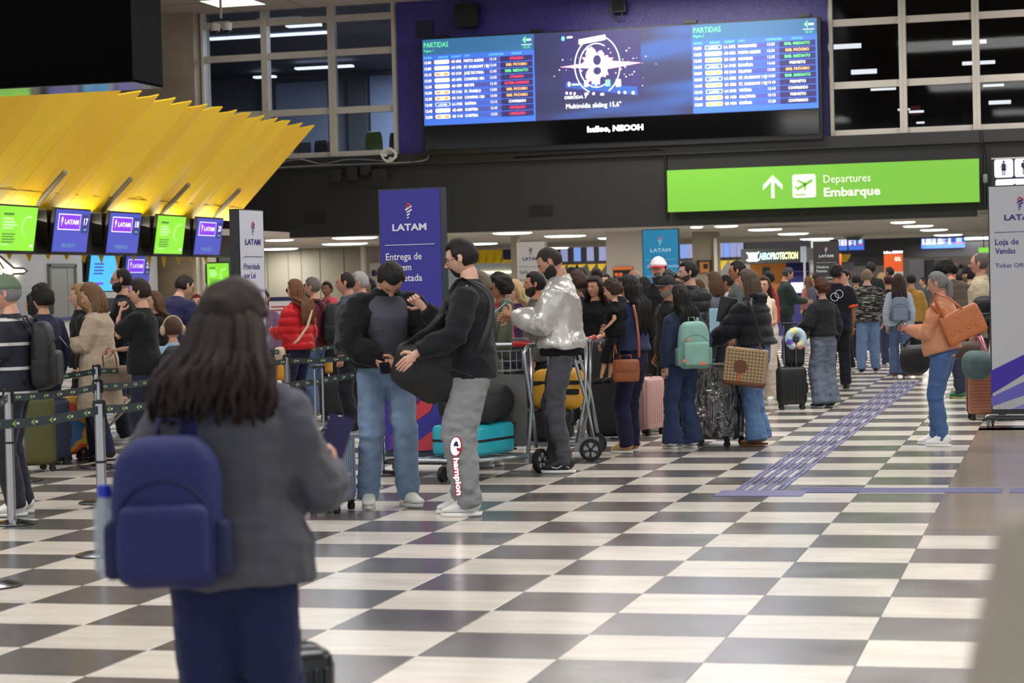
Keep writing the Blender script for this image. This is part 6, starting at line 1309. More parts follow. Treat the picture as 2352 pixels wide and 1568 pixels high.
# --- generic soft bag
def noisy(mb, amp, sc, seed=0):
    P = np.array(mb.V); n = vnoise(P*sc+seed+60)-.5; c = P.mean(0); d = P-c; d /= np.linalg.norm(d, axis=1)[:, None]+1e-6; mb.V = [tuple(v) for v in P+d*(n*amp)[:, None]]; return mb
def backpack(label, P, col, W=.31, D=.19, Hh=.47, cz=1.16, dy=0., m=None, accents=None, trim=None, dx=0., rz=0., straps=True, side=None):
    root = thing('backpack', label, 'backpack', (0, 0, 0)); m = m or mat('pack_%d_%d_%d' % col, col, .75, var=.10, scale=9, bump=.3, bscale=40); tr = mat('pack_%d_%d_%d' % (trim or tuple(int(c*.75) for c in col)), trim or tuple(int(c*.75) for c in col), .7)
    root.matrix_world = P['M'] @ Matrix.Translation(P['bend']((dx, -.12-P['bk']-.01+dy, cz))) @ Matrix.Rotation(rz, 4, 'Z')
    B = lambda p: (p[0]*(1-.22*max(0, p[2]/(Hh/2))**2), p[1]*(1-.25*max(0, p[2]/(Hh/2))), p[2])
    ob('main_bag', noisy(MB().rbox((0, -D*.5, 0), (W, D, Hh), .075, 6, warp=B), .018, 9), m, root, True)
    ob('front_pocket', noisy(MB().rbox((0, -D*1.0, -Hh*.18), (W*.82, .09, Hh*.50), .035, 4), .012, 11), m, root, True)
    for sx in (-1, 1): ob('side_pocket', noisy(MB().rbox((sx*W*.49, -D*.5, -Hh*.24), (.05, D*.7, Hh*.38), .022, 3), .008, 12), tr, root, True)
    ob('zip_line', MB().tube([(W*.43*math.cos(a), -D*.99-.0, -Hh*.18+Hh*.40+ (math.sin(a)-1)*.12) for a in [PI*k/10 for k in range(11)]], .004, 5), tr, root)
    ob('top_loop', MB().tube([(-.035, -.03, Hh*.49), (-.03, -.03, Hh*.49+.045), (.03, -.03, Hh*.49+.045), (.035, -.03, Hh*.49)], .008, 6), tr, root, True)
    if straps:
        for sx in (-1, 1):
            pts = [(sx*.07, -.005, Hh*.42), (sx*.085, .04, 1.445-cz), (sx*.095, .13, 1.44-cz), (sx*.105, .215+.01, 1.30-cz), (sx*.125, .215, 1.16-cz), (sx*.165, .12, 1.05-cz), (sx*.15, .0, -Hh*.40)]
            inv = Matrix.Translation(-P['bend']((dx, -.12-P['bk']-.01+dy, cz)))
            Q_ = []
            for k, q in enumerate(pts):
                w_ = Vector((q[0], q[1]-.12-P['bk']+dy, q[2]+cz))
                bb = P['bend'](w_) if k else P['bend'](w_)
                Q_.append(inv @ bb)
            # swell the strap outwards so that it lies on the garment
            ob('shoulder_strap', MB().tube(Q_, [(.026, .008)]*len(Q_), 8, ref=(1, 0, 0)), m, root, True)
    for a in (accents or []): ob('tag', MB().rbox(a[0], a[1], .006, 1), a[2], root, label=None) if False else ob('tag', MB().rbox(a[0], a[1], .006, 1), a[2], root)
    return root
def bag_at(name, label, px, py, z, W, D, Hh, col, yaw=0., roll=0., r=.06, strap=None, m=None, cat='bag', flap=None, warp=None, n=5, noise=.02, tilt=0.):
    p = at(px, py, z); d = ray(px, py); th = math.atan2(-d.x, d.y); m = m or mat('bag_%d_%d_%d' % col, col, .6, var=.10, scale=8, bump=.15, bscale=50)
    t = thing(name, label, cat, p); t.rotation_euler = (math.radians(tilt), math.radians(roll), th+math.radians(yaw))
    ob('bag_body', noisy(MB().rbox((0, 0, 0), (W, D, Hh), r, n, warp=warp), noise, 7, px), m, t, True); return t
def strap(t, pts_world, r, m, name='strap', flat=None):
    "strap of a bag given by world points"
    bpy.context.view_layer.update(); inv = t.matrix_world.inverted(); Q_ = [inv @ Vector(p) for p in pts_world]; R_ = []
    for i in range(len(Q_)-1):
        a, b = Q_[i], Q_[i+1]; a0 = Q_[max(i-1, 0)]; b1 = Q_[min(i+2, len(Q_)-1)]
        for k in range(4): u = k/4; R_.append(.5*((2*a)+(b-a0)*u+(2*a0-5*a+4*b-b1)*u*u+(3*a-a0-3*b+b1)*u**3))
    R_.append(Q_[-1]); return ob(name, MB().tube(R_, flat or r, 8), m, t, True)
BKF = mat('black_nylon', (26, 26, 28), .6, var=.15, scale=8, bump=.4, bscale=30)
# ---- bag and neck pillow on the black cabin suitcase
bag_at('travel_bag', 'black bag standing on the black cabin suitcase', 1822, 808, 24.5, .25, .2, .36, (22, 22, 24), yaw=8, m=BKF)
p = at(1828, 778, 24.25); t = thing('neck_pillow', 'pale blue neck pillow with coloured spots on the suitcase handle', 'neck pillow', p, math.radians(20)); PILL = []
c_ = [(math.cos(a)*.085, 0, math.sin(a)*.095) for a in [math.radians(-60+300*k/12) for k in range(13)]]
def spots():
    m = bpy.data.materials.new('pillow_print'); m.use_nodes = True; nt = m.node_tree; p = nt.nodes['Principled BSDF']; g = _n(nt, 'ShaderNodeTexCoord'); v = _n(nt, 'ShaderNodeTexVoronoi'); v.inputs['Scale'].default_value = 16; nt.links.new(g.outputs['Object'], v.inputs['Vector']); sp = _n(nt, 'ShaderNodeSeparateColor'); nt.links.new(v.outputs['Color'], sp.inputs[0]); c = _n(nt, 'ShaderNodeValToRGB'); c.color_ramp.interpolation = 'CONSTANT'; e = c.color_ramp.elements; e[0].color = (*lin((178, 205, 225)), 1); e[1].position = .55; e[1].color = (*lin((225, 222, 130)), 1)
    for pos, cc_ in ((.68, (90, 90, 190)), (.78, (235, 150, 150)), (.86, (178, 215, 215))): x = e.new(pos); x.color = (*lin(cc_), 1)
    nt.links.new(sp.outputs[0], c.inputs[0]); nt.links.new(c.outputs[0], p.inputs['Base Color']); return m
ob('cushion', MB().pill(c_, [.045]*13, 10, ref=(0, 1, 0)), spots(), t, True)
# ---- pile behind the totem: teal cushion bag, brown bag, bottle
TL = mat('teal_quilt', (78, 102, 104), .7, var=.15, scale=7, bump=.4, bscale=12); bag_at('cushion', 'round teal quilted cushion bag on the brown ribbed suitcase', 2246, 838, 21.3, .34, .26, .29, (78, 102, 104), m=TL, r=.12, noise=.05, cat='cushion'); 
bag_at('duffel_bag', 'dark brown leather bag behind the teal cushion', 2224, 806, 22.0, .34, .2, .18, (72, 54, 42), r=.07, noise=.05)
p = at(2256, 790, 21.6); t = thing('bottle', 'pink metallic bottle lying on the bags behind the totem', 'bottle', p); t.rotation_euler = (0, math.radians(-20), 0); ob('flask', MB().tube([(0, 0, -.11), (0, 0, .07), (0, 0, .10)], [.033, .033, .018], 12), mat('rose_metal', (200, 130, 140), .2, metal=.8), t, 'auto'); ob('cap', MB().cyl((0, 0, .115), .02, .03, 10), BLK2, t)
# ---- luggage trolleys
def trolley(label, loc, rz, panel=True, sign=1):
    t = thing('luggage_trolley', label, 'trolley', loc, rz); G = mat('galvanised_tube', (176, 184, 190), .28, metal=.75); W = .30; RD = mat('trolley_red', (205, 40, 40), .35)
    for sx in (-1, 1):
        ob('front_tube', MB().tube([(sx*W, .10, .15), (sx*W, .02, .55), (sx*W, .10, .86), (sx*W, .12, .98), (sx*W, .06, 1.03), (sx*W, -.02, 1.04)], .017, 8, ref=(1, 0, 0)), G, t, True)
        ob('rear_tube', MB().tube([(sx*W, -.04, .20), (sx*W, .02, .60), (sx*W, -.0, 1.03)], .015, 8, ref=(1, 0, 0)), G, t, True)
        ob('base_rail', MB().tube([(sx*W, -.02, .14), (sx*W, .10, .14), (sx*W*.8, .95, .17)], .017, 8), G, t, True)
        wh = ob('wheel', MB().cyl((sx*(W+.045), -.02, .097), .097, .035, 24, axis='X'), RUB, t, 'auto'); mb = MB(); mb.cyl((sx*(W+.045), -.02, .097), .070, .037, 20, axis='X', mi=1)
        for k in range(5):
            a = 2*PI*k/5; a2 = a+.75; c = Vector((sx*(W+.065), -.02, .097)); mb.add([c+Vector((0, math.cos(b_)*r_, math.sin(b_)*r_)) for r_, b_ in ((.022, a), (.062, a), (.066, (a+a2)/2), (.062, a2), (.022, a2))], [(0, 1, 2, 3, 4) if sx > 0 else (4, 3, 2, 1, 0)], 0)
        mb.cyl((sx*(W+.067), -.02, .097), .016, .012, 10, axis='X', mi=2); ob('hub', mb, [mat('hub_grey', (150, 154, 156), .45), mat('hub_dark', (44, 46, 48), .5), BLK2], wh, 'auto'); ob('axle_bracket', MB().b2((sx*W-.02, -.05, .08), (sx*W+.02, .12, .16)), G, t)
    ob('handle_bar', MB().tube([(-W-.02, -.03, 1.04), (W+.02, -.03, 1.04)], .018, 8, ref=(0, 1, 0)), G, t); 
    for sx in (-1, 1): ob('red_grip', MB().pill([(sx*(W-.02), -.03, 1.045), (sx*(W-.18), -.03, 1.045)], [.024]*2, 10, ref=(0, 1, 0)), RD, t, True)
    ob('front_bar', MB().tube([(-W*.8, .95, .17), (W*.8, .95, .17)], .017, 8, ref=(0, 1, 0)), G, t); ob('front_castor', MB().cyl((0, .90, .06), .06, .035, 16, axis='X'), RUB, t, 'auto')
    for k in range(5): ob('deck_slat', MB().tube([(-W*.9, .12+k*.18, .155), (W*.9, .12+k*.18, .155)], .010, 6, ref=(0, 1, 0)), G, t)
    if panel: ob('back_panel', MB().b2((-W+.02, .055, .22), (W-.02, .07, .80)), mat('trolley_panel', (104, 104, 102), .6), t)
    # wire basket
    mb = MB(); 
    for zz in (.84, .92, 1.0): mb.tube([(-W, .06, zz), (-W, .34, zz), (W, .34, zz), (W, .06, zz)], .004, 5)
    for k in range(9): x = -W+2*W*k/8; mb.tube([(x, .06, .84), (x, .34, .84), (x, .34, 1.0)], .003, 5)
    for k in range(4):
        for sx in (-1, 1): mb.tube([(sx*W, .06+.09*k, .84), (sx*W, .06+.09*k, 1.0)], .003, 5)
    o_ = ob('wire_basket', mb, G, t); o_['kind'] = 'stuff'; return t
w1 = at(1241, 1060, 16.95); TH1 = math.radians(14.7+9+90+50); 
R1 = Matrix.Rotation(TH1, 3, 'Z'); l1 = Vector((w1.x, w1.y, 0))-R1 @ Vector((-.345, -.02, 0)); trolley('luggage trolley carrying the turquoise suitcase', l1, TH1)
w2_ = at(1357, 1037, 17.9); TH2 = math.radians(14.7+84); R2_ = Matrix.Rotation(TH2, 3, 'Z'); l2 = Vector((w2_.x, w2_.y, 0))-R2_ @ Vector((-.345, -.02, 0)); trolley('luggage trolley carrying the yellow bag behind silver jacket man', l2, TH2, panel=False)
def on_trolley(l, R, p): v = l+R @ Vector(p); return (v.x, v.y, v.z)
TQ = lug((40, 170, 190), .25); 
t = suitcase('turquoise hard suitcase lying on the trolley', 1155, 1000, (40, 170, 190), W=.46, D=.25, Hh=.62, ribs=None, m=TQ, loc=(0, 0, 0), band=.02, locks=True); t.matrix_world = Matrix.Translation(on_trolley(l1, R1, (-.02, .50, .31))) @ Matrix.Rotation(TH1, 4, 'Z') @ Matrix.Rotation(PI/2, 4, 'X') @ Matrix.Rotation(PI/2, 4, 'Z') @ Matrix.Translation((0, 0, -.33)) if False else Matrix.Translation(on_trolley(l1, R1, (.0, .10, .305))) @ Matrix.Rotation(TH1, 4, 'Z') @ Matrix.Rotation(-PI/2, 4, 'X') @ Matrix.Rotation(0, 4, 'Z')
t = bag_at('backpack', 'bulky black backpack on top of the turquoise suitcase', 1165, 975, 17.2, .50, .52, .30, (28, 28, 30), m=BKF, r=.12, noise=.06, cat='backpack'); t.location = on_trolley(l1, R1, (0, .40, .58)); t.rotation_euler = (math.radians(-8), 0, TH1)
ob('carry_handle', MB().tube([(-.10, -.265, -.05), (-.07, -.29, -.03), (.07, -.29, -.03), (.10, -.265, -.05)], .014, 8), RUB, t, True); ob('pocket', MB().rbox((0, -.24, .02), (.34, .06, .18), .03, 3), BKF, t, True)
t = bag_at('suitcase', 'black soft suitcase lying on the second trolley', 1265, 1000, 17.6, .50, .78, .26, (30, 30, 34), m=BKF, r=.05, noise=.02, cat='suitcase'); t.location = on_trolley(l2, R2_, (0, .55, .30)); t.rotation_euler = (0, 0, TH2); ob('handle', MB().tube([(-.06, -.39, .0), (-.05, -.42, 0), (.05, -.42, 0), (.06, -.39, 0)], .010, 6), ZIP, t, True)
YB = mat('yellow_bag', (226, 166, 48), .55, var=.06, bump=.15, bscale=18); t = bag_at('duffel_bag', 'yellow duffel bag with dark straps on the second trolley', 1305, 910, 17.6, .34, .48, .36, (226, 166, 48), m=YB, r=.12, noise=.04); t.location = on_trolley(l2, R2_, (.0, .28, .61)); t.rotation_euler = (0, 0, TH2)
ob('dark_band', MB().tube([(-.172, -.25, .06), (-.175, 0, .06), (-.172, .25, .06)], [(.004, .02)]*3, 6), BLK2, t); ob('dark_patch', MB().rbox((-.172, -.12, -.02), (.02, .16, .05), .006, 1), BLK2, t)
t = bag_at('suitcase', 'tall black suitcase with red trim behind the second trolley', 1392, 920, 20.5, .40, .3, .95, (24, 24, 26), m=BKF, r=.05, noise=.02, cat='suitcase'); t.location.z = .50; ob('red_trim', MB().tube([(-.0, -.155, .42), (.10, -.155, .2), (.17, -.155, -.1)], .008, 5), mat('trim_red', (190, 60, 44), .5), t)
# ---- stroller
p = at(300, 900, 21.0); st = thing('stroller', 'black folding stroller with pale frame bar in the queue', 'stroller', (p.x, p.y, 0), math.radians(105)); PALE = mat('pale_frame', (205, 196, 184), .4)
for sx in (-1, 1):
    ob('frame_tube', MB().tube([(sx*.22, .35, .12), (sx*.22, -.05, .50), (sx*.22, -.42, .98)], .014, 8, ref=(1, 0, 0)), PALE, st, True); ob('rear_leg', MB().tube([(sx*.22, -.35, .12), (sx*.22, .02, .55)], .013, 8, ref=(1, 0, 0)), BLK2, st)
    for y in (.38, -.36): w_ = ob('wheel', MB().cyl((sx*.235, y, .085), .085, .035, 18, axis='X'), RUB, st, 'auto'); ob('hub', MB().cyl((sx*.235, y, .085), .04, .04, 12, axis='X'), mat('hub_dark', (44, 46, 48), .5), w_)
ob('seat', MB().tube([(0, .25, .42), (0, -.02, .40), (0, -.18, .60), (0, -.22, .85)], [(.20, .02)]*4, 10), BKF, st, True); ob('canopy_hood', MB().tube([(0, -.28, .80), (0, -.22, .98), (0, -.05, 1.05), (0, .10, .98)], [(.23, .015)]*4, 10), BKF, st, True); ob('pink_blanket', MB().rbox((0, .12, .47), (.3, .26, .06), .03, 3), mat('blanket_pink', (205, 170, 170), .8), st, True); ob('push_bar', MB().pill([(-.22, -.42, .98), (.22, -.42, .98)], [.017]*2, 8, ref=(0, 1, 0)), BLK2, st, True)
# ---- blue nylon cloth items near posts
bag_at('carrier_bag', 'yellow bag behind the post near red jacket', 642, 852, 21.5, .16, .12, .20, (214, 150, 40), r=.05); bag_at('carrier_bag', 'small yellow bag behind the light blue jeans man', 755, 842, 24.5, .10, .1, .18, (200, 150, 60), r=.04)
# ================================================================ the people
DK = (30, 26, 25); BRN = (62, 44, 34); GRY = (130, 128, 128); BLD = (160, 128, 88); CHE = (92, 66, 46)
TAN = (196, 148, 120); PALE_S = (214, 168, 146); BROWN_S = (150, 104, 80); DARK_S = (104, 70, 54)
BLKC = (24, 24, 27); NVY = (32, 36, 60); JEAN = (74, 92, 130); LJEAN = (116, 138, 166); DJEAN = (36, 42, 72)
def phone(P, sg, label, col=(20, 20, 24), scr=None, up=.09, tiltx=40, off=(0, .02, .02)):
    W_, hd, nrm, ax = P['hands'][sg]; c = P['M'] @ (W_+hd*.10+Vector(off)); t = thing('phone', label, 'phone', c); t.rotation_euler = (math.radians(-tiltx), 0, P['rz'])
    ob('case', MB().rbox((0, 0, 0), (.075, .155, .009), .004, 1), mat('phone_%d' % col[0], col, .3), t); ob('display', MB().b2((-.034, -.072, .0046), (.034, .072, .0052)), scr or mat('phone_dark', (18, 20, 30), .08), t); return t
phone_glow = glow('phone_screen', (150, 160, 190), .6)
def wpt(P, p): return P['M'] @ P['bend'](p)
# 1 foreground woman
FG = person('person in grey fleece jacket with long dark wavy hair and navy backpack, nearest the camera', 536, 668, 5.5, -14, H=1.56, lod=0, sex='f', style='wavy', hair=(44, 31, 28), head=(8, -26, 0), fat=1.12, skin=PALE_S,
    top=dict(col=(84, 84, 92), bulk=.030, hem=.855, flare=.12, hood=True, hairlen=.19, spread=.055, hshift=-.04, name='fleece_jacket', fold=.012), legs=dict(col=(34, 40, 78), fit='straight'), R=(.245, .33, 1.13), L=(-.24, .16, 1.02), poleR=(.35, -.2, -1), handdir={1: (-.1, .5, .9)})
m_ = MB(); m_.rbox((0, .092, -.050), (.10, .05, .085), .022, 3, 0, FG['HT']); m_.V = [tuple(c*FG['s'] for c in v) for v in m_.V]; ob('face_mask', m_, mat('mask_blue', (150, 176, 196), .8), FG['root'], True)
m_ = MB()
for sg in (-1, 1): m_.tube([(sg*.045, .10, -.03), (sg*.075, .04, -.005), (sg*.088, -.015, .01)], .0015, 5, 0, FG['HT'])
m_.V = [tuple(c*FG['s'] for c in v) for v in m_.V]; ob('mask_loop', m_, mat('mask_blue', (150, 176, 196), .8), FG['root'])
bp = backpack('navy blue backpack hanging on the foreground woman', FG, (34, 40, 98), W=.31, D=.19, Hh=.43, cz=1.09, dx=-.13, trim=(26, 30, 76), dy=.0, rz=.12); t = thing('water_bottle', 'clear water bottle with blue cap in navy backpack side pocket', 'bottle', FG['M'] @ Vector((-.315, -.22, 1.03))); ob('flask', MB().tube([(0, 0, -.1), (0, 0, .06), (0, 0, .09)], [.03, .03, .014], 12), mat('clear_plastic', (190, 200, 210), .1, alpha=.6), t, 'auto'); ob('cap', MB().cyl((0, 0, .105), .018, .03, 12), mat('cap_blue', (30, 60, 190), .4), t)
tp = phone(FG, 1, 'large phone held up by the foreground woman', (40, 38, 60), mat('phone_navy', (44, 44, 84), .2), off=(.0, .02, .02)); tp.rotation_euler = (math.radians(62), math.radians(18), FG['rz']+.15)
ob('wrist_band', MB().ring(tuple(FG['hands'][1][0]*FG['s']), .040, .008, 14, 6), BLK2, FG['root'], True)
# 2 bowed man, light jeans
M1 = person('person in black jacket and light jeans looking down at their hands', 897, 650, 14.2, 188, H=1.86, lod=0, lean=20, head=(58, 4, 0), skin=TAN, hair=DK, style='short', top=dict(col=BLKC, bulk=.036, hem=.93, flare=.12, name='jacket', fold=.012), shirt=dict(col=(76, 78, 88), w=.78, dy=.034, hem=.95), legs=dict(col=(118, 140, 168), fit='straight', var=.2), L=(-.035, .26, .965), R=(.05, .26, .965), poleL=(-1, -.2, -.3), poleR=(1, -.2, -.3), feet={-1: (-.13, .03, 24), 1: (.13, .0, -8)}, shoes=dict(col=(224, 222, 214), sole=(222, 220, 212)), handdir={-1: (.75, .45, -.25), 1: (-.75, .45, -.25)}, hand_curl=.7)
phone(M1, -1, 'small dark phone in the hands of the bowed man', off=(.0, .02, -.0))
# 3 hoodie man with duffel
M2 = person('person in black sweatshirt and grey sweatpants resting a hand on a large duffel', 1057, 545, 13.9, 84, lod=0, head=(16, -4, 0), skin=PALE_S, hair=DK, beard='goatee', glasses=(28, 30, 40), style='tidy', top=dict(col=(26, 28, 34), bulk=.026, hem=.86, flare=.0, name='sweatshirt', fold=.011), legs=dict(col=(136, 138, 142), fit='jogger', fold=.010, cuff=True, var=.08), L=(-.33, .30, 1.03), R=(.06, .30, 1.30), feet={-1: (-.10, .05, -4), 1: (.10, .10, 6)}, shoes=dict(col=(235, 232, 230), sole=(232, 230, 226)), handdir={-1: (.1, .75, -.65)}, hand_curl={-1: .18, 1: .8})
DB = bag_at('duffel_bag', 'large black duffel bag hanging from the shoulder strap of the hoodie man', 1000, 851, 13.88, .58, .30, .41, (24, 24, 27), yaw=2, roll=14, m=BKF, r=.145, noise=.05, n=7, warp=lambda p: (p[0], p[1], p[2]*(1-.30*max(0, -p[0]/.29)**1.5-.25*max(0, p[0]/.29)**3)))
strap(DB, [at(925, 800, 13.8), at(962, 770, 13.72), at(985, 755, 13.7), at(1012, 722, 13.72), wpt(M2, (-.02, .13, 1.36)), wpt(M2, (-.07, .03, 1.475)), wpt(M2, (-.10, -.125, 1.38)), wpt(M2, (-.15, -.145, 1.25)), wpt(M2, (-.22, -.10, 1.10)), at(1090, 815, 13.72)], .01, BKF, flat=(.022, .006)); ob('zip_line', MB().tube([(-.24, -.205, .03), (0, -.212, .05), (.24, -.20, .02)], .004, 5), RUB, DB); ob('end_panel', MB().ring((.27, 0, 0), .13, .006, 16, 5, axis='X'), RUB, DB)
# printed leg logo: oval letter C and script running down the left trouser leg
LG_ = thing('leg_logo_anchor', 'x y z w', 'x') if False else None
mb = MB(); s_ = M2['s']; hp, K, A, fa = M2['fpos'][-1]
mlog = [mat('logo_white', (230, 226, 224), .7), mat('logo_red', (170, 40, 50), .7), mat('logo_navy', (36, 40, 84), .7)]
def leg_T(t, dx): c = K+(A-K)*t; u = (A-K).normalized(); return Matrix.Translation((c.x-.094+.004*abs(dx), c.y+dx, c.z)) 
# frame on the outside of the left leg: x' runs forward->back reversed so that the mark reads from outside
mx = Matrix(((0, 1, 0, 0), (-1, 0, 0, 0), (0, 0, 1, 0), (0, 0, 0, 1)))
T_ = Matrix.Translation((K.x-.119, K.y+.005, K.z-.06)) @ mx @ Matrix.Rotation(math.radians(6), 4, 'Y')
O = [(math.cos(2*PI*k/20)*.030, math.sin(2*PI*k/20)*.055) for k in range(20)]
mb.prism([(x*1.22+.004, z*1.16) for x, z in O], .002, 1, T_ @ Matrix.Translation((0, -.000, 0))); mb.prism(O, .002, 0, T_ @ Matrix.Translation((0, -.003, 0))); mb.prism([(x*.55+.002, z*.62) for x, z in O if z > -.001], .002, 2, T_ @ Matrix.Translation((0, -.005, 0))); mb.prism([(.004, -.006), (.012, -.03), (.03, -.028), (.034, -.006)], .002, 1, T_ @ Matrix.Translation((0, -.005, 0)))
T3 = T_ @ Matrix.Translation((.004, 0, -.068)) @ Matrix.Rotation(math.radians(80), 4, 'Y')
text(mb, 'hampion', .004, -.016, .038, T3 @ Matrix.Translation((0, -.002, 0)), 1, w=.235, bold=.10); text(mb, 'hampion', .004, -.012, .034, T3 @ Matrix.Translation((0, -.006, 0)), 0, w=.228, bold=.02)
mb.V = [tuple(c*s_ for c in v) for v in mb.V]; ob('leg_print', mb, mlog, M2['root'])
# 4 silver jacket man
M3 = person('person in shiny silver jacket and dark grey jeans looking at a phone', 1262, 570, 16.9, 88, lod=0, head=(32, 0, 0), skin=(190, 142, 116), hair=(48, 38, 34), style='buzz', beard='full', beardcol=(30, 26, 26), collar=(192, 190, 186), top=dict(col=(192, 190, 188), mat=mat('silver_satin', (206, 203, 199), .30, metal=.45, bump=.6, bscale=9, bdist=.02), bulk=.040, hem=.94, flare=.0, rough=.34, spec=.6, fs=(5, 5, 7), var=.03, name='silver_jacket', fold=.018, cuffw=.044), shirt=dict(col=(22, 22, 24), w=.86, dy=.0, hem=.885), legs=dict(col=(72, 72, 80), fit='slim', fold=.010, var=.2), L=(-.05, .36, 1.20), R=(.05, .38, 1.17), feet={-1: (-.11, .02, -4), 1: (.09, .10, 6)}, shoes=dict(col=(26, 26, 28), sole=(226, 224, 218), stripe=True), hand_curl=.75)
phone(M3, -1, 'pale phone held by the silver jacket man', (150, 190, 190), phone_glow, off=(.03, .02, .02)); mb = MB(); mb.ring((0, 0, .955), .175, .022, 20, 8, sc=(1, .78)); mb.V = [tuple(c*M3['s'] for c in v) for v in mb.V]; ob('waistband', mb, mat('waist_rib', (214, 212, 210), .5, bump=.6, bscale=60, stretch=(6, 6, .1)), M3['root'], True)
TQ2 = Matrix.Translation(Vector((-.205, .085, 1.305))) @ mx; mb = MB(); text(mb, 'RICH', -.06, .0, .032, TQ2 @ Matrix.Translation((0, 0, 0)), 0, w=.12); text(mb, 'NIZZ', -.04, -.055, .028, TQ2, 1, w=.075, bold=.02); mb.V = [tuple(c*M3['s'] for c in v) for v in mb.V]; ob('chest_print', mb, [mat('embossed', (180, 176, 172), .6), BLK2], M3['root'])
# 5 woman in orange sweater
W1 = person('person in orange knit sweater and blue jeans holding a phone, standing alone right', 2152, 621, 18.6, 78, lod=0, sex='f', head=(14, 0, 0), fat=1.25, skin=(196, 148, 126), hair=(122, 122, 124), style='pony', top=dict(col=(204, 142, 108), bulk=.024, hem=.93, name='knit_sweater', fold=.008), legs=dict(col=(72, 100, 146), fit='slim', fold=.009), L=(-.06, .34, 1.16), R=(.04, .35, 1.16), feet={-1: (-.11, .02, -4), 1: (.10, .14, 8)}, shoes=dict(col=(240, 240, 242), sole=(240, 240, 240)))
phone(W1, -1, 'dark phone held by the orange sweater woman')
LTH = mat('tan_leather', (190, 110, 62), .38, var=.08, bump=.1, bscale=40); tb = bag_at('handbag', 'large tan leather handbag on the shoulder of the orange sweater woman', 2212, 744, 18.35, .36, .13, .27, (190, 110, 62), yaw=4, roll=-24, m=LTH, r=.03, noise=.012)
for sx in (-.09, .09): ob('handle', MB().tube([(sx*1.0-.04, -.05, .12), (sx*.6-.07, -.04, .26), (-.11, 0, .36), (sx*.3-.16, .0, .27), (-.14, .05, .12)], .010, 6), LTH, tb, True)
for k in range(4): ob('stud', MB().ball((-.12+.075*k, -.070, -.045), (.014, .006, .010), 8, 6), mat('brass', (190, 150, 80), .3, metal=.9), tb, True)
DK2 = bag_at('duffel_bag', 'black duffel bag hanging left of the orange sweater woman', 2103, 826, 19.3, .30, .24, .28, (24, 24, 27), m=BKF, r=.10, noise=.05); strap(DK2, [at(2075, 795, 19.3), at(2092, 775, 19.3), at(2120, 762, 19.3), at(2135, 790, 19.3)], .012, BKF)
# 6 mother with child
W2 = person('person in denim jacket carrying a child, long black hair, brown handbag at the hip', 1444, 630, 18.7, 55, lod=1, sex='f', style='long', hair=DK, skin=TAN, head=(4, 12, 0), top=dict(col=(48, 58, 92), bulk=.026, hem=1.0, name='denim_jacket', hairlen=.34), legs=dict(col=(32, 32, 58), fit='straight'), L=(-.08, .30, 1.04), R=(.10, .30, 1.02), feet={-1: (-.12, .05, 0), 1: (.06, .10, 10)}, shoes=dict(col=(196, 160, 110), sole=(235, 232, 226)))
BB = person('small curly haired child in black held by the denim jacket woman', 1405, 645, 18.45, 60, H=.88, lod=1, hs=1.45, style='curly', hair=BRN, skin=(214, 166, 136), head=(10, 10, 0), top=dict(col=(22, 22, 24), sleeve='short', bulk=.03, name='t_shirt'), legs=dict(col=(20, 20, 24), hem=.4), L=(-.33, .02, 1.0), R=(.2, .25, 1.05), shoes=dict(col=(26, 26, 30), sole=(40, 40, 44)), feet={-1: (-.10, .30, 0), 1: (.10, .24, 0)})
zt = at(1405, 645, 18.45).z; BB['root'].location.z = zt-.88*1.045
LB = mat('saddle_leather', (150, 82, 48), .35, var=.06); hb2 = bag_at('handbag', 'brown leather handbag hanging at the denim jacket woman hip', 1438, 851, 18.35, .235, .11, .20, (150, 82, 48), m=LB, r=.03, noise=.01); strap(hb2, [at(1409, 825, 18.35), at(1412, 790, 18.4), wpt(W2, (-.12, .1, 1.43))][:2]+[at(1416, 812, 18.35)], .006, LB); strap(hb2, [at(1468, 822, 18.35), at(1467, 780, 18.35), at(1462, 735, 18.4), at(1455, 700, 18.5)], .006, LB, flat=(.012, .004)); ob('flap', MB().rbox((0, -.05, .04), (.20, .03, .10), .012, 2), LB, hb2, True); ob('top_handle', MB().tube([(-.05, 0, .10), (-.045, 0, .135), (.045, 0, .135), (.05, 0, .10)], .008, 6), LB, hb2, True); ob('emblem', MB().prism([(-.014, .012), (0, -.014), (.014, .012), (0, -.002)], .003, 0, Matrix.Translation((0, -.069, .03))), mat('brass', (190, 150, 80), .3, metal=.9), hb2)
# 7 girl with green backpack
W3 = person('person in denim with long black hair and mint green backpack, seen from behind', 1560, 652, 19.0, 34, lod=1, sex='f', style='long', hair=DK, skin=PALE_S, head=(4, 18, 0), top=dict(col=(50, 62, 88), bulk=.028, hem=.90, name='denim_jacket', hairlen=.26), legs=dict(col=(46, 60, 92), fit='flare', fold=.009), feet={-1: (-.12, .08, 0), 1: (.11, .04, 0)}, R=(.32, .16, .98), shoes=dict(col=(232, 232, 232)))
MINT = mat('mint_nylon', (136, 182, 168), .65, var=.08, scale=8, bump=.35, bscale=24); COR = mat('coral_patch', (232, 132, 96), .6)
bpk = backpack('mint green backpack with coral tags on the denim girl', W3, (136, 182, 168), W=.34, D=.17, Hh=.50, cz=1.10, m=MINT, trim=(120, 166, 152), rz=-.30, accents=[((-.10, -.215, .06), (.03, .02, .035), COR), ((-.14, -.20, -.16), (.035, .02, .04), COR), ((.06, -.215, -.19), (.07, .012, .035), COR)])
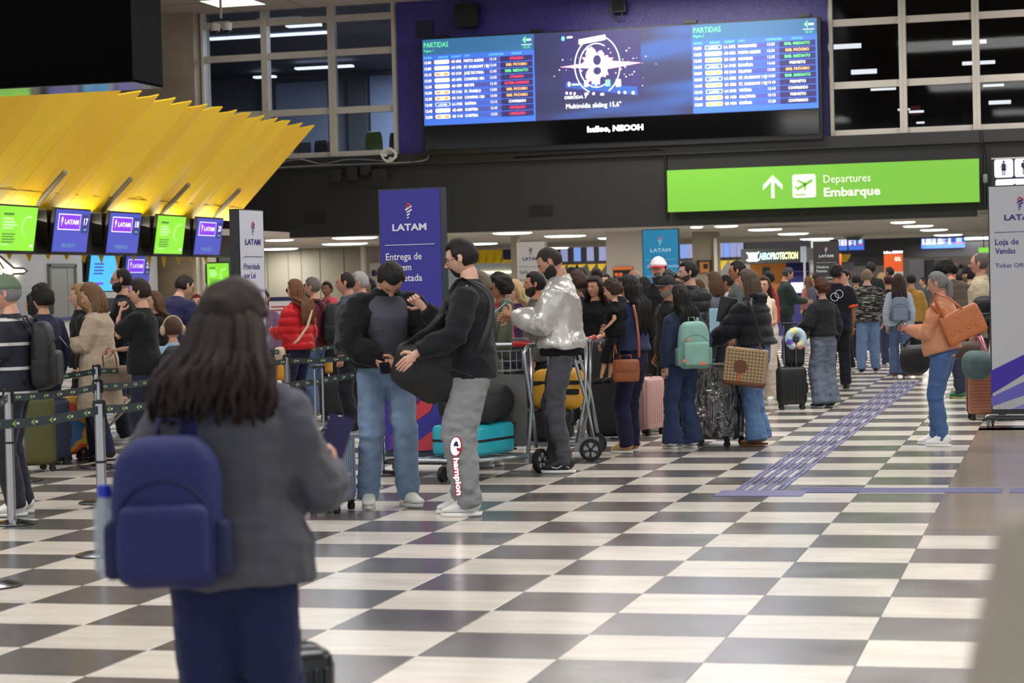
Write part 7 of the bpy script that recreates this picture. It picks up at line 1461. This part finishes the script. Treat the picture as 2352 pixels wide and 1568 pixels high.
# 8 black puffer woman with tote
W4 = person('person in black puffer jacket and flared light jeans with patterned tote', 1716, 617, 19.2, 66, lod=0, sex='f', style='long', hair=(86, 72, 60), skin=(206, 160, 134), head=(2, 4, 0), lean=6, top=dict(col=(27, 29, 38), bulk=.052, hem=.98, puff=.12, hood=True, name='puffer_jacket', hairlen=.16, fold=.006, rough=.55), legs=dict(col=(92, 122, 164), fit='flare', fold=.010), L=(-.16, .46, .99), R=(.06, .34, 1.14), feet={-1: (-.12, .0, 0), 1: (.10, .06, 6)}, shoes=dict(col=(150, 104, 66), sole=(120, 84, 56), kind='boot'))
def monogram():
    m = bpy.data.materials.new('monogram_canvas'); m.use_nodes = True; nt = m.node_tree; p = nt.nodes['Principled BSDF']; g = _n(nt, 'ShaderNodeTexCoord'); v = _n(nt, 'ShaderNodeTexChecker'); v.inputs['Scale'].default_value = 46; mp = _n(nt, 'ShaderNodeMapping'); mp.inputs['Rotation'].default_value = (.0, math.radians(45), 0); nt.links.new(g.outputs['Object'], mp.inputs[0]); nt.links.new(mp.outputs[0], v.inputs['Vector']); v.inputs['Color1'].default_value = (*lin((176, 150, 112)), 1); v.inputs['Color2'].default_value = (*lin((120, 94, 62)), 1); nt.links.new(v.outputs['Color'], p.inputs['Base Color']); p.inputs['Roughness'].default_value = .5; return m
MG = monogram(); LBR = mat('tote_leather', (104, 60, 38), .45)
tt = bag_at('tote_bag', 'patterned brown tote bag with round patch hanging from puffer jacket woman', 1713, 842, 18.8, .38, .14, .34, (150, 120, 80), yaw=-8, roll=7, m=MG, r=.02, noise=.01); ob('leather_bottom', MB().rbox((0, 0, -.145), (.385, .145, .06), .02, 2), LBR, tt, True); ob('round_patch', MB().cyl((-.04, -.075, .0), .062, .008, 20, axis='Y'), LBR, tt, 'auto'); ob('patch_tail', MB().b2((-.055, -.078, -.13), (-.025, -.072, -.05)), mat('tail_orange', (186, 96, 58), .5), tt)
for sx in (-.12, .12): ob('handle', MB().tube([(sx, -.04, .15), (sx*.9, -.03, .23)], .008, 6), LBR, tt)
strap(tt, [at(1755, 800, 18.75), at(1740, 755, 18.75), at(1725, 700, 18.75), wpt(W4, (-.12, -.05, 1.45)), wpt(W4, (-.12, .1, 1.38))], .008, BKF, flat=(.014, .004)); t = thing('tablet', 'dark tablet held by the puffer jacket woman', 'tablet', at(1670, 712, 19.2)); t.rotation_euler = (.2, 0, W4['rz']+.6); ob('case', MB().rbox((0, 0, 0), (.02, .17, .24), .008, 1), BLK2, t); ob('rim', MB().b2((-.012, -.088, -.122), (.008, -.085, .122)), mat('rim_pale', (190, 190, 190), .4), t)
# 9 left queue
L1 = person('person in green cap and navy striped polo wearing a black backpack, far left', 12, 634, 14.6, 78, lod=1, style='short', hair=GRY, skin=(206, 152, 130), glasses=(60, 60, 60), head=(6, 0, 0), cap=dict(col=(96, 118, 92)), fat=1.2, top=dict(col=(28, 32, 44), sleeve='short', bulk=.016, name='polo_shirt', mat=None), legs=dict(col=(40, 40, 50)), L=(-.12, .32, 1.02), R=(.12, .36, 1.05))
# white stripes on the polo
ms = mat('stripe_base_x', (28, 32, 44), .85); nt = ms.node_tree; p_ = nt.nodes['Principled BSDF']; g = _n(nt, 'ShaderNodeTexCoord'); sp = _n(nt, 'ShaderNodeSeparateXYZ'); nt.links.new(g.outputs['Object'], sp.inputs[0]); a1 = _n(nt, 'ShaderNodeMath', operation='MODULO'); a1.inputs[1].default_value = .17; nt.links.new(sp.outputs[2], a1.inputs[0]); a2 = _n(nt, 'ShaderNodeMath', operation='LESS_THAN'); a2.inputs[1].default_value = .022; nt.links.new(a1.outputs[0], a2.inputs[0]); mm = _n(nt, 'ShaderNodeMix', data_type='RGBA'); mm.inputs[6].default_value = (*lin((28, 32, 44)), 1); mm.inputs[7].default_value = (*lin((205, 205, 205)), 1); nt.links.new(a2.outputs[0], mm.inputs[0]); nt.links.new(mm.outputs[2], p_.inputs['Base Color'])
JOBS[-1]['mats'] = [ms]
backpack('black backpack on the green cap man', L1, (26, 26, 27), W=.32, D=.16, Hh=.50, cz=1.16, m=BKF)
L2 = person('person with dark curly hair in navy t-shirt, back turned, left queue', 95, 656, 19.0, 40, lod=1, style='curly', hair=DK, skin=TAN, top=dict(col=(38, 44, 66), sleeve='long', name='t_shirt'), legs=dict(col=(34, 36, 50)))
person('person with long dark hair half hidden behind navy t-shirt man', 76, 672, 20.4, 60, lod=2, sex='f', style='long', hair=DK, top=dict(col=(60, 50, 56)), legs=dict(col=(40, 40, 46)))
L3 = person('person in long beige coat reading a phone, wavy light brown hair', 208, 647, 19.3, 78, lod=0, sex='f', style='long', hair=(118, 88, 64), skin=PALE_S, head=(22, 0, 0), top=dict(col=(186, 168, 146), bulk=.036, hem=.50, flare=.08, name='beige_coat', hairlen=.12, fold=.008), collar=(182, 164, 142), shirt=dict(col=(74, 44, 38), w=.5, dy=.020, hem=1.0), legs=dict(col=(40, 48, 80), fit='straight'), L=(-.06, .33, 1.14), R=(.05, .35, 1.13), shoes=dict(col=(40, 36, 36), sole=(30, 28, 28), kind='boot'), feet={-1: (-.1, -.05, 0), 1: (.1, .10, 0)})
phone(L3, -1, 'phone in the hands of the beige coat woman'); t = thing('paper_slip', 'white paper slip held by the beige coat woman', 'paper', at(147, 785, 19.0)); t.rotation_euler = (.9, .3, L3['rz']); ob('sheet', MB().rbox((0, 0, 0), (.09, .11, .003), .001, 1), mat('paper_white', (235, 235, 232), .8), t)
hb3 = bag_at('handbag', 'large taupe leather handbag hanging beside the beige coat', 262, 868, 19.0, .34, .16, .22, (128, 110, 96), yaw=0, roll=-4, r=.06, noise=.04); strap(hb3, [at(240, 850, 18.95), at(236, 815, 18.95), at(250, 800, 19), at(264, 815, 18.95), at(270, 850, 18.95)], .007, LBR)
person('person with very long blonde hair behind the beige coat woman', 180, 651, 20.8, 90, lod=1, sex='f', style='long', hair=(150, 118, 80), skin=PALE_S, top=dict(col=(38, 40, 36), hairlen=.45), legs=dict(col=(30, 30, 34)))
person('person with glasses, receding hair and full dark beard in black t-shirt', 277, 616, 21.5, 84, lod=1, style='receding', hair=DK, beard='full', skin=(200, 150, 122), glasses=(40, 40, 44), top=dict(col=BLKC, sleeve='short'), legs=dict(col=(40, 44, 60)), L=(-.1, .34, 1.05), R=(.1, .34, 1.05))
person('person in black t-shirt with a hand on the chin, dark hair', 318, 638, 18.4, 76, lod=1, style='tidy', hair=(44, 34, 30), skin=(206, 158, 134), head=(6, 0, 0), top=dict(col=(24, 25, 28), sleeve='short', bulk=.020, fold=.008), legs=dict(col=(34, 38, 58)), L=(-.04, .20, 1.43), R=(.10, .30, 1.08), poleL=(-.2, .5, -1), hand_curl=.9)
person('person with brown hair behind the chin holding man', 352, 667, 22.6, 110, lod=2, sex='f', style='long', hair=CHE, top=dict(col=(30, 30, 34)), legs=dict(col=(30, 30, 34)))
person('person in navy sweater leaning over a check-in desk', 424, 646, 23.5, -40, H=1.85, lod=1, lean=30, head=(14, -20, 0), style='short', hair=(48, 38, 34), skin=(206, 160, 136), glasses=(40, 40, 44), fat=1.2, top=dict(col=(40, 40, 78), bulk=.024, hem=.85, name='sweater'), legs=dict(col=(36, 38, 60)), L=(-.25, .35, 1.0), R=(.25, .40, 1.0))
person('person with red hair and hand near the face at the desk', 452, 674, 27.5, 165, lod=2, sex='f', style='bun', hair=(122, 34, 26), skin=PALE_S, top=dict(col=(26, 36, 36)), legs=dict(col=(30, 30, 34)), R=(.02, .25, 1.40))
CH = person('child wearing beige ear muffs and light blue shirt in a stroller seat', 396, 731, 19.2, 10, H=1.28, lod=1, hs=1.22, style='short', hair=(78, 54, 42), skin=(206, 150, 126), top=dict(col=(150, 184, 214), sleeve='short', bulk=.018), legs=dict(col=(60, 70, 100)))
mb = MB(); mb.tube([(math.cos(a)*.104, -.01, math.sin(a)*.135) for a in [PI*k/14 for k in range(15)]], [(.007, .010)]*15, 8, 0, CH['HT'], ref=(0, 1, 0)); mb.V = [tuple(c*CH['s'] for c in v) for v in mb.V]; EM = mat('ear_muff', (196, 176, 148), .8); ob('headband', mb, EM, CH['root'], True)
for sg in (-1, 1): mb = MB(); mb.ball((sg*.105, -.01, -.01), (.032, .048, .055), 12, 9, 0, CH['HT']); mb.V = [tuple(c*CH['s'] for c in v) for v in mb.V]; ob('ear_muff', mb, EM, CH['root'], True)
p = at(408, 840, 18.3); t = thing('stroller', 'black stroller backrest rising before the ear muff child', 'stroller', (p.x, p.y, 0), .26)
ob('seat_back', MB().tube([(0, 0, .35), (0, -.03, .6), (0, -.0, .95), (0, .05, 1.06)], [(.19, .03), (.20, .03), (.17, .03), (.09, .02)], 14), BKF, t, True)
for sx in (-1, 1): ob('frame_tube', MB().tube([(sx*.19, .2, .09), (sx*.19, 0, .4), (sx*.19, -.1, .8)], .014, 8), PALE, t, True); ob('wheel', MB().cyl((sx*.20, .2, .085), .085, .035, 16, axis='X').cyl((sx*.20, -.2, .085), .085, .035, 16, axis='X'), RUB, t, 'auto'); ob('rear_leg', MB().tube([(sx*.19, -.2, .09), (sx*.19, 0, .4)], .012, 6), BLK2, t)
person('person in profile with raised chin beside the white totem', 520, 646, 29, 92, lod=2, style='tidy', hair=DK, skin=(196, 146, 118), head=(-8, 0, 0), top=dict(col=(70, 76, 90)), legs=dict(col=(40, 40, 46)))
person('person in mauve shirt with glasses right of white totem', 604, 664, 27, 160, lod=2, style='short', hair=DK, skin=TAN, glasses=(40, 40, 44), top=dict(col=(122, 94, 122)), legs=dict(col=(40, 40, 46)))
for k, (px_, py_, z_) in enumerate(((648, 682, 40), (676, 684, 39))):
    p = onZ(px_, 784, 0) if False else at(px_, py_, z_+0.); t = thing('counter_sign', ('left', 'right')[k]+' framed white notice standing on a desk', 'notice', (p.x, p.y, 0)) if False else None
t = thing('notice_stand', 'white notice with red lines and navy frame before the concrete wall', 'notice stand', (at(645, 700, 30).x, at(645, 700, 30).y, 0), .2); ob('frame', MB().b2((-.2, 0, .98), (.2, .03, 1.44)), mat('frame_navy', (44, 42, 84), .5), t); ob('sheet', MB().b2((-.17, -.006, 1.0), (.17, 0, 1.38)), mat('paper_white', (235, 235, 232), .8), t); ob('red_lines', MB().b2((-.14, -.01, 1.29), (.14, -.006, 1.31)).b2((-.14, -.01, 1.24), (.14, -.006, 1.26)), mat('stripe_red', (205, 60, 70), .5), t); ob('stand', MB().cyl((0, .02, .49), .02, .98, 8), BLK2, t); ob('foot', MB().cyl((0, .02, .01), .16, .02, 16), BLK2, t)
# 10 group left of the blue totem
R1_ = person('person in red puffer jacket with long auburn hair, beige strap', 676, 640, 23.6, 52, lod=0, sex='f', style='long', hair=(112, 74, 48), skin=PALE_S, glasses=(20, 20, 20, 1), head=(4, 10, 0), top=dict(col=(196, 30, 36), bulk=.040, hem=.90, puff=.10, hood=False, name='puffer_jacket', hairlen=.30, fold=.004, rough=.5), legs=dict(col=(34, 38, 64), fit='slim'), shoes=dict(col=(220, 205, 190), sole=(214, 60, 50)), L=(-.1, .30, 1.12))
t = thing('shoulder_strap_bag', 'beige crossbody strap over the red puffer jacket', 'bag', R1_['loc']); b_ = lambda p: R1_['M'] @ R1_['bend'](p)-R1_['loc']; ob('strap', MB().tube([b_((.10, -.05, 1.46)), b_((.06, -.165, 1.36)), b_((-.05, -.185, 1.18)), b_((-.17, -.13, 1.02)), b_((-.22, -.02, .93))], [(.018, .006)]*5, 8), mat('strap_beige', (206, 184, 160), .7), t, True); ob('pouch', MB().rbox(b_((-.24, .08, .86)), (.12, .12, .16), .04, 3), mat('strap_beige', (206, 184, 160), .7), t, True)
R2P = person('person in maroon sweater with grey hair and dark backpack', 716, 635, 25.0, 70, lod=1, style='short', hair=(104, 98, 98), skin=(204, 152, 128), glasses=(170, 140, 90), head=(4, 0, 0), top=dict(col=(92, 32, 42), bulk=.02, hem=.88, name='sweater'), legs=dict(col=(84, 106, 142), fit='straight'), shoes=dict(col=(150, 130, 110)))
backpack('dark backpack on the maroon sweater man', R2P, (34, 38, 44), W=.34, D=.20, Hh=.50, cz=1.16)
R3P = person('person in grey denim jacket with dark receding hair, profile left', 792, 625, 21.8, 84, lod=0, style='receding', hair=(40, 32, 30), skin=(200, 148, 124), head=(4, 0, 0), top=dict(col=(72, 76, 88), bulk=.024, name='jacket'), legs=dict(col=(34, 36, 46)), collar=(72, 76, 88))
backpack('grey backpack worn by grey denim jacket man', R3P, (52, 58, 70), W=.32, D=.18, Hh=.46, cz=1.18)
person('person with short silver hair and thick glasses near blue totem', 824, 622, 23.5, 86, lod=0, style='short', hair=(160, 158, 158), skin=(212, 150, 132), glasses=(30, 30, 34), head=(2, 0, 0), top=dict(col=(58, 56, 56)), legs=dict(col=(40, 40, 46)))
person('person in bright pink hoodie behind the grey jacket man', 750, 645, 31, 150, lod=1, style='short', hair=DK, skin=BROWN_S, top=dict(col=(226, 84, 100), hood=True), legs=dict(col=(40, 40, 46)))
person('person with dark curly hair farther back near the white door', 846, 640, 34, 80, lod=2, style='curly', hair=DK, skin=TAN, top=dict(col=(30, 34, 48)), legs=dict(col=(30, 30, 34)))
person('person with light hair between silver hair man and door', 834, 640, 30, 90, lod=2, style='short', hair=(130, 110, 90), skin=PALE_S, top=dict(col=(60, 60, 64)), legs=dict(col=(30, 30, 34)))
person('person half hidden left of red puffer jacket, dark clothes', 706, 650, 29, 20, lod=2, sex='f', style='long', hair=DK, top=dict(col=(90, 30, 34)), legs=dict(col=(30, 30, 34)))
# 11 behind hoodie man and silver jacket man
OL = person('person in olive green jacket behind the hoodie man', 1100, 640, 17.6, 60, lod=1, style='tidy', hair=(120, 108, 90), skin=TAN, H=1.66, top=dict(col=(74, 80, 64), bulk=.03, hem=.80, name='jacket'), legs=dict(col=(52, 54, 50)))
bag_at('garment', 'folded olive jacket hanging behind the hoodie man back', 1160, 752, 17.4, .14, .16, .48, (84, 96, 74), r=.06, noise=.06, roll=6, cat='garment'); 
person('person with big dark curly hair behind the hoodie man', 1146, 634, 20.5, 90, lod=1, style='afro', hair=DK, skin=BROWN_S, glasses=(20, 20, 22, 1), top=dict(col=(150, 36, 46)), legs=dict(col=(30, 30, 34)))
person('person with long blonde hair and sunglasses behind silver jacket man', 1180, 641, 21.5, 118, lod=1, sex='f', style='long', hair=(186, 160, 116), skin=(214, 166, 140), glasses=(40, 36, 34, 1), top=dict(col=(70, 50, 84), bulk=.02), legs=dict(col=(30, 30, 34)))
person('person with thin gold glasses and brown beard beside silver jacket man', 1226, 622, 19.4, 92, lod=0, style='tidy', hair=DK, beard='full', beardcol=(46, 30, 26), skin=(198, 138, 112), glasses=(190, 160, 90), top=dict(col=(92, 88, 80), bulk=.02), legs=dict(col=(30, 30, 34)))
BGK = bag_at('travel_bag', 'dark purple bag in the trolley basket', 1180, 810, 18.4, .30, .2, .26, (44, 34, 48), m=None, r=.06, noise=.05)
bag_at('travel_bag', 'black bag in the trolley basket behind hoodie man', 1135, 790, 18.6, .26, .2, .34, (28, 28, 32), m=BKF, r=.07, noise=.06)
for k, (px_, py_, z_, st_, hc_, sk_, tc_, fa_, sx_, lb) in enumerate((
    (1326, 624, 22, 'curly', BRN, TAN, (60, 56, 66), 30, 'f', 'person with bushy brown curls right behind silver jacket man'),
    (1312, 612, 27, 'short', DK, BROWN_S, (40, 40, 48), 70, 'm', 'person with cropped dark hair over silver jacket shoulder'),
    (1334, 613, 33, 'short', DK, DARK_S, (50, 50, 54), 10, 'm', 'person seen from behind, dark head under far monitors'),
    (1370, 614, 34, 'short', DK, DARK_S, (36, 38, 46), 5, 'm', 'person seen from behind just left of white pillar'),
    (1392, 628, 38, 'short', DK, PALE_S, (90, 90, 96), 150, 'm', 'small distant person by the white pillar base'),
    (1424, 634, 27, 'short', DK, TAN, (30, 30, 34), 20, 'm', 'person with dark hair under the orange notice board'),
    (1455, 620, 28, 'bald', GRY, (176, 124, 100), (34, 34, 38), 60, 'm', 'balding person behind the denim jacket woman'),
    (1478, 634, 26, 'short', DK, TAN, (26, 26, 28), 60, 'm', 'person with black cap like hair left of cyan totem'),
    (1604, 640, 30, 'short', CHE, TAN, (50, 44, 48), 60, 'f', 'person peeking between puffer jacket man and bob hair'),
    (1648, 632, 33, 'long', CHE, TAN, (80, 60, 60), 30, 'f', 'person with brown hair near the concrete pillar base'),
    (1712, 640, 34, 'short', DK, BROWN_S, (50, 60, 56), 40, 'm', 'person right of glasses man, mostly hidden'),
    (1940, 618, 34, 'short', DK, PALE_S, (226, 228, 232), 130, 'm', 'person in white shirt facing the black polo man'),
    (1966, 628, 37, 'tidy', DK, TAN, (24, 28, 28), 10, 'f', 'person in dark green behind the striped sweater man'),
    (2000, 600, 40, 'short', DK, DARK_S, (24, 34, 30), 0, 'm', 'tall dark haired person beyond the striped sweater man'),
    (2024, 626, 42, 'long', BLD, PALE_S, (90, 96, 104), 15, 'f', 'person with blonde hair in the far crowd'),
    (2042, 612, 44, 'short', DK, BROWN_S, (40, 40, 44), 60, 'm', 'person before the orange totem base in far crowd'),
    (2040, 630, 35, 'short', (60, 30, 26), TAN, (60, 44, 40), 20, 'm', 'person with reddish brown hair left of backpack woman'),
    (2092, 627, 34, 'short', DK, TAN, (168, 130, 60), 15, 'm', 'person in mustard top with black strap across the back'),
    (2204, 624, 40, 'short', DK, TAN, (24, 26, 30), 10, 'm', 'person in dark suit beyond the orange sweater woman'),
    (2238, 640, 46, 'short', DK, TAN, (70, 70, 80), 30, 'm', 'tiny distant person below the dark wall lettering'),
    (2120, 636, 48, 'short', DK, TAN, (60, 70, 80), 100, 'm', 'tiny distant person below the dark grey totem'),
    (1872, 628, 44, 'short', DK, TAN, (80, 80, 96), 50, 'm', 'distant person in front of the black totem'),
    (1738, 632, 38, 'short', DK, BROWN_S, (190, 190, 196), 30, 'm', 'distant person in pale top left of the kiosk'),
    (1855, 634, 50, 'long', CHE, TAN, (150, 100, 90), 40, 'f', 'tiny distant person beside the goods rack'),
    (1300, 640, 31, 'long', CHE, TAN, (70, 60, 60), 60, 'f', 'person with long brown hair under far monitors'),
    (1126, 655, 26, 'long', (140, 124, 96), PALE_S, (80, 80, 72), 70, 'f', 'person with fair hair just behind the hoodie man neck'))):
    person(lb, px_, py_, z_, fa_, lod=2, sex=sx_, style=st_, hair=hc_, skin=sk_, top=dict(col=tc_), legs=dict(col=((34, 36, 46), (60, 70, 96), (40, 38, 40))[k % 3]))
person('girl with long dark curly hair and open mouth in black top', 1365, 632, 21.8, 158, H=1.60, lod=0, sex='f', style='wavy', hair=(50, 34, 30), skin=(190, 138, 112), head=(-2, -14, 0), top=dict(col=(22, 22, 24), sleeve='short', hairlen=.30, bulk=.014), legs=dict(col=(20, 20, 24)), L=(-.05, .28, 1.02), R=(.22, .2, 1.04))
person('person wearing red and white trucker cap with dark goatee', 1512, 592, 24.0, 158, lod=0, style='short', hair=DK, skin=(206, 156, 134), beard='goatee', head=(-2, 10, 0), cap=dict(col=(200, 40, 48), front=(236, 232, 234)), top=dict(col=(24, 24, 26), bulk=.02), legs=dict(col=(26, 26, 30)))
person('person in black cap with grey beard in front of trucker cap man', 1532, 634, 21.2, 120, lod=0, style='short', hair=GRY, beard='beard', beardcol=(130, 126, 122), skin=(176, 118, 96), cap=dict(col=(24, 24, 26)), top=dict(col=(26, 26, 28), bulk=.026), legs=dict(col=(26, 26, 30)))
PF = person('person in black puffer jacket touching an ear, short black hair', 1578, 597, 22.3, 150, lod=0, style='tidy', hair=(26, 24, 25), beard='stubble', beardcol=(74, 58, 54), skin=(212, 166, 148), head=(4, -46, 0), top=dict(col=(28, 30, 36), bulk=.050, puff=.12, hood=False, hem=.86, name='puffer_jacket', fold=.004, rough=.5), legs=dict(col=(28, 34, 54)), R=(.13, .04, 1.53), poleR=(1, -.4, -.9), L=(-.02, .32, 1.16), hand_curl=.9)
t = bag_at('folder', 'light blue folder below the puffer jacket man arm', 1641, 745, 20.9, .10, .02, .32, (160, 206, 226), r=.006, noise=0, cat='folder')
person('person with brown bob hair in grey sweater and red collar', 1638, 624, 26.0, 40, lod=1, sex='f', style='bob', hair=(84, 60, 46), skin=PALE_S, head=(0, 25, 0), top=dict(col=(96, 96, 108), bulk=.022), legs=dict(col=(40, 40, 52)), collar=(150, 30, 40))
person('person in pale pink shirt with tied back dark hair', 1668, 629, 28.5, 80, lod=1, sex='f', style='pony', hair=DK, skin=BROWN_S, head=(18, 0, 0), top=dict(col=(226, 196, 206)), legs=dict(col=(40, 40, 52)))
person('person with black glasses and dark short hair, tall, behind the tote woman', 1692, 597, 25.0, 86, lod=0, style='short', hair=DK, skin=(176, 122, 96), glasses=(24, 24, 26), top=dict(col=(72, 84, 84), bulk=.024), legs=dict(col=(40, 40, 52)))
person('person with round glasses in sleeveless cream top', 1754, 634, 26.0, 152, lod=0, sex='f', style='long', hair=(66, 44, 36), skin=(204, 156, 128), glasses=(90, 40, 40), head=(-4, 12, 0), top=dict(col=(226, 216, 196), sleeve='none', hairlen=.12), legs=dict(col=(200, 186, 170), fit='wide'), R=(.10, .28, 1.10), L=(-.10, .28, 1.08))
person('person in red shirt between round glasses woman and kiosk', 1764, 622, 33.0, 70, lod=1, style='short', hair=DK, skin=TAN, top=dict(col=(170, 34, 44)), legs=dict(col=(40, 40, 52)))
person('person in dark green jacket working at the kiosk screen', 1810, 616, 38.0, -74, lod=1, style='short', hair=(60, 58, 60), skin=TAN, head=(26, 0, 0), top=dict(col=(42, 54, 50), bulk=.026, name='jacket'), legs=dict(col=(46, 48, 54)), L=(-.12, .36, 1.1), R=(.12, .38, 1.1))
CJ = person('person with auburn curls in black leather jacket and wide grey jeans', 1886, 640, 24.5, 36, lod=1, sex='f', style='curly', hair=(74, 44, 34), skin=PALE_S, head=(0, 10, 0), top=dict(col=(30, 30, 34), bulk=.028, hem=.97, rough=.35, spec=.6, name='leather_jacket'), legs=dict(col=(104, 114, 130), fit='wide', fold=.010, high=True), L=(-.28, .22, 1.06), shoes=dict(col=(26, 26, 30), sole=(225, 225, 225)))
BP = person('person in black polo with orange cuffs and white interlocking emblem', 1922, 605, 28.6, 2, lod=1, style='short', hair=DK, skin=BROWN_S, head=(2, -38, 0), top=dict(col=(20, 22, 32), sleeve='short', bulk=.024, hem=.80, name='polo_shirt'), legs=dict(col=(22, 24, 32), fit='straight'), shoes=dict(col=(22, 22, 24), sole=(22, 22, 24)))
for sg, (S, E, W_) in BP['arms'].items():
    mb = MB(); c = S+(E-S)*.76; mb.tube([c, c+(E-S).normalized()*.04], [.082, .084], 14); mb.V = [tuple(c*BP['s'] for c in v) for v in mb.V]; ob('orange_cuff', mb, mat('cuff_orange', (226, 84, 48), .7), BP['root'], True)
mb = MB(); yb = -.12-BP['bk']-.03
for dx, dz, a in ((-.03, -.02, .4), (.03, .02, -.4)):
    pts = [BP['bend']((dx+math.cos(q)*.055, yb, 1.30+dz+math.sin(q)*.055)) for q in [2*PI*k/16 for k in range(16)]]; mb.tube(pts, .0045, 5, ref=(0, 1, 0), closed=True)
mb.V = [tuple(c*BP['s'] for c in v) for v in mb.V]; ob('back_emblem', mb, mat('emblem_white', (215, 215, 220), .6), BP['root'])
def dashes():
    m = bpy.data.materials.new('knit_dashes'); m.use_nodes = True; nt = m.node_tree; p = nt.nodes['Principled BSDF']; g = _n(nt, 'ShaderNodeTexCoord'); mp = _n(nt, 'ShaderNodeMapping'); mp.inputs['Scale'].default_value = (6, 6, 70); v = _n(nt, 'ShaderNodeTexNoise'); v.inputs['Scale'].default_value = 1.5; v.inputs['Detail'].default_value = 1; c = _n(nt, 'ShaderNodeValToRGB'); c.color_ramp.interpolation = 'CONSTANT'; c.color_ramp.elements[0].color = (*lin((24, 24, 28)), 1); c.color_ramp.elements[1].position = .58; c.color_ramp.elements[1].color = (*lin((170, 168, 156)), 1); nt.links.new(g.outputs['Object'], mp.inputs[0]); nt.links.new(mp.outputs[0], v.inputs['Vector']); nt.links.new(v.outputs['Fac'], c.inputs[0]); nt.links.new(c.outputs[0], p.inputs['Base Color']); p.inputs['Roughness'].default_value = .9; return m
person('person in black sweater with pale broken stripes, light blue jeans', 1991, 617, 33.0, 6, lod=1, style='short', hair=(132, 112, 92), skin=PALE_S, head=(2, -12, 0), fat=1.25, top=dict(col=(24, 24, 28), mat=dashes(), bulk=.034, name='knit_sweater'), legs=dict(col=(104, 130, 166), fit='straight'), shoes=dict(col=(40, 40, 44), sole=(210, 210, 210)), feet={-1: (-.13, -.1, 0), 1: (.13, .12, -6)})
BW_ = person('person with long dark brown hair in pale blue shirt walking away', 2063, 627, 31.3, 4, lod=1, sex='f', style='long', hair=(58, 42, 38), skin=PALE_S, top=dict(col=(176, 188, 206), hairlen=.26, bulk=.016), legs=dict(col=(78, 96, 130), fit='flare'), shoes=dict(col=(140, 80, 60)), feet={-1: (-.08, .02, 0), 1: (.08, -.12, 0)})
backpack('grey blue backpack on the woman walking away', BW_, (120, 134, 156), W=.30, D=.16, Hh=.42, cz=1.14)
CB = person('person in brown puffer jacket with big black curly hair bending over', 2172, 600, 26.0, 40, H=1.80, lod=1, lean=28, head=(20, -10, 0), style='afro', hair=(24, 22, 22), skin=TAN, top=dict(col=(74, 62, 54), bulk=.05, puff=.12, name='puffer_jacket', fold=.004), legs=dict(col=(40, 44, 60)), L=(-.25, .3, 1.0), shoes=dict(col=(40, 120, 90), sole=(150, 150, 90)))
person('bearded person in black t-shirt and dark cap behind leather handbag', 2224, 612, 29.5, 60, lod=1, style='short', hair=DK, beard='beard', beardcol=(120, 96, 80), skin=(206, 160, 138), cap=dict(col=(28, 28, 34)), top=dict(col=(28, 28, 34), sleeve='short', bulk=.024), legs=dict(col=(40, 40, 48)), L=(-.1, .36, 1.1))
person('person in khaki shirt with receding grey brown hair beside tall totem', 2247, 582, 23.5, 84, lod=0, style='receding', hair=(88, 78, 76), skin=(196, 142, 122), glasses=(60, 60, 64), top=dict(col=(176, 164, 138), bulk=.028, hem=.80, name='shirt'), legs=dict(col=(60, 58, 56)), collar=(176, 164, 138))
bag_at('duffel_bag', 'black bag slung at the khaki shirt man hip', 2262, 720, 22.9, .26, .2, .34, (24, 24, 26), m=BKF, r=.08, noise=.06)
person('person in black at the right, hand on the suitcase handle behind totem', 2296, 632, 22.9, 86, H=1.62, lod=1, style='short', hair=DK, skin=TAN, top=dict(col=(26, 26, 28), bulk=.03), legs=dict(col=(30, 30, 34)), L=(-.12, .30, 1.02))
# closest passer-by at the lower right, only the beige sleeve shows
person('person in pale beige coat very close at lower right corner', 2900, 640, 1.62, 12, H=1.66, lod=0, sex='f', style='long', hair=CHE, top=dict(col=(178, 166, 150), bulk=.03, hem=.6, name='coat'), legs=dict(col=(60, 56, 52)))
run_jobs()
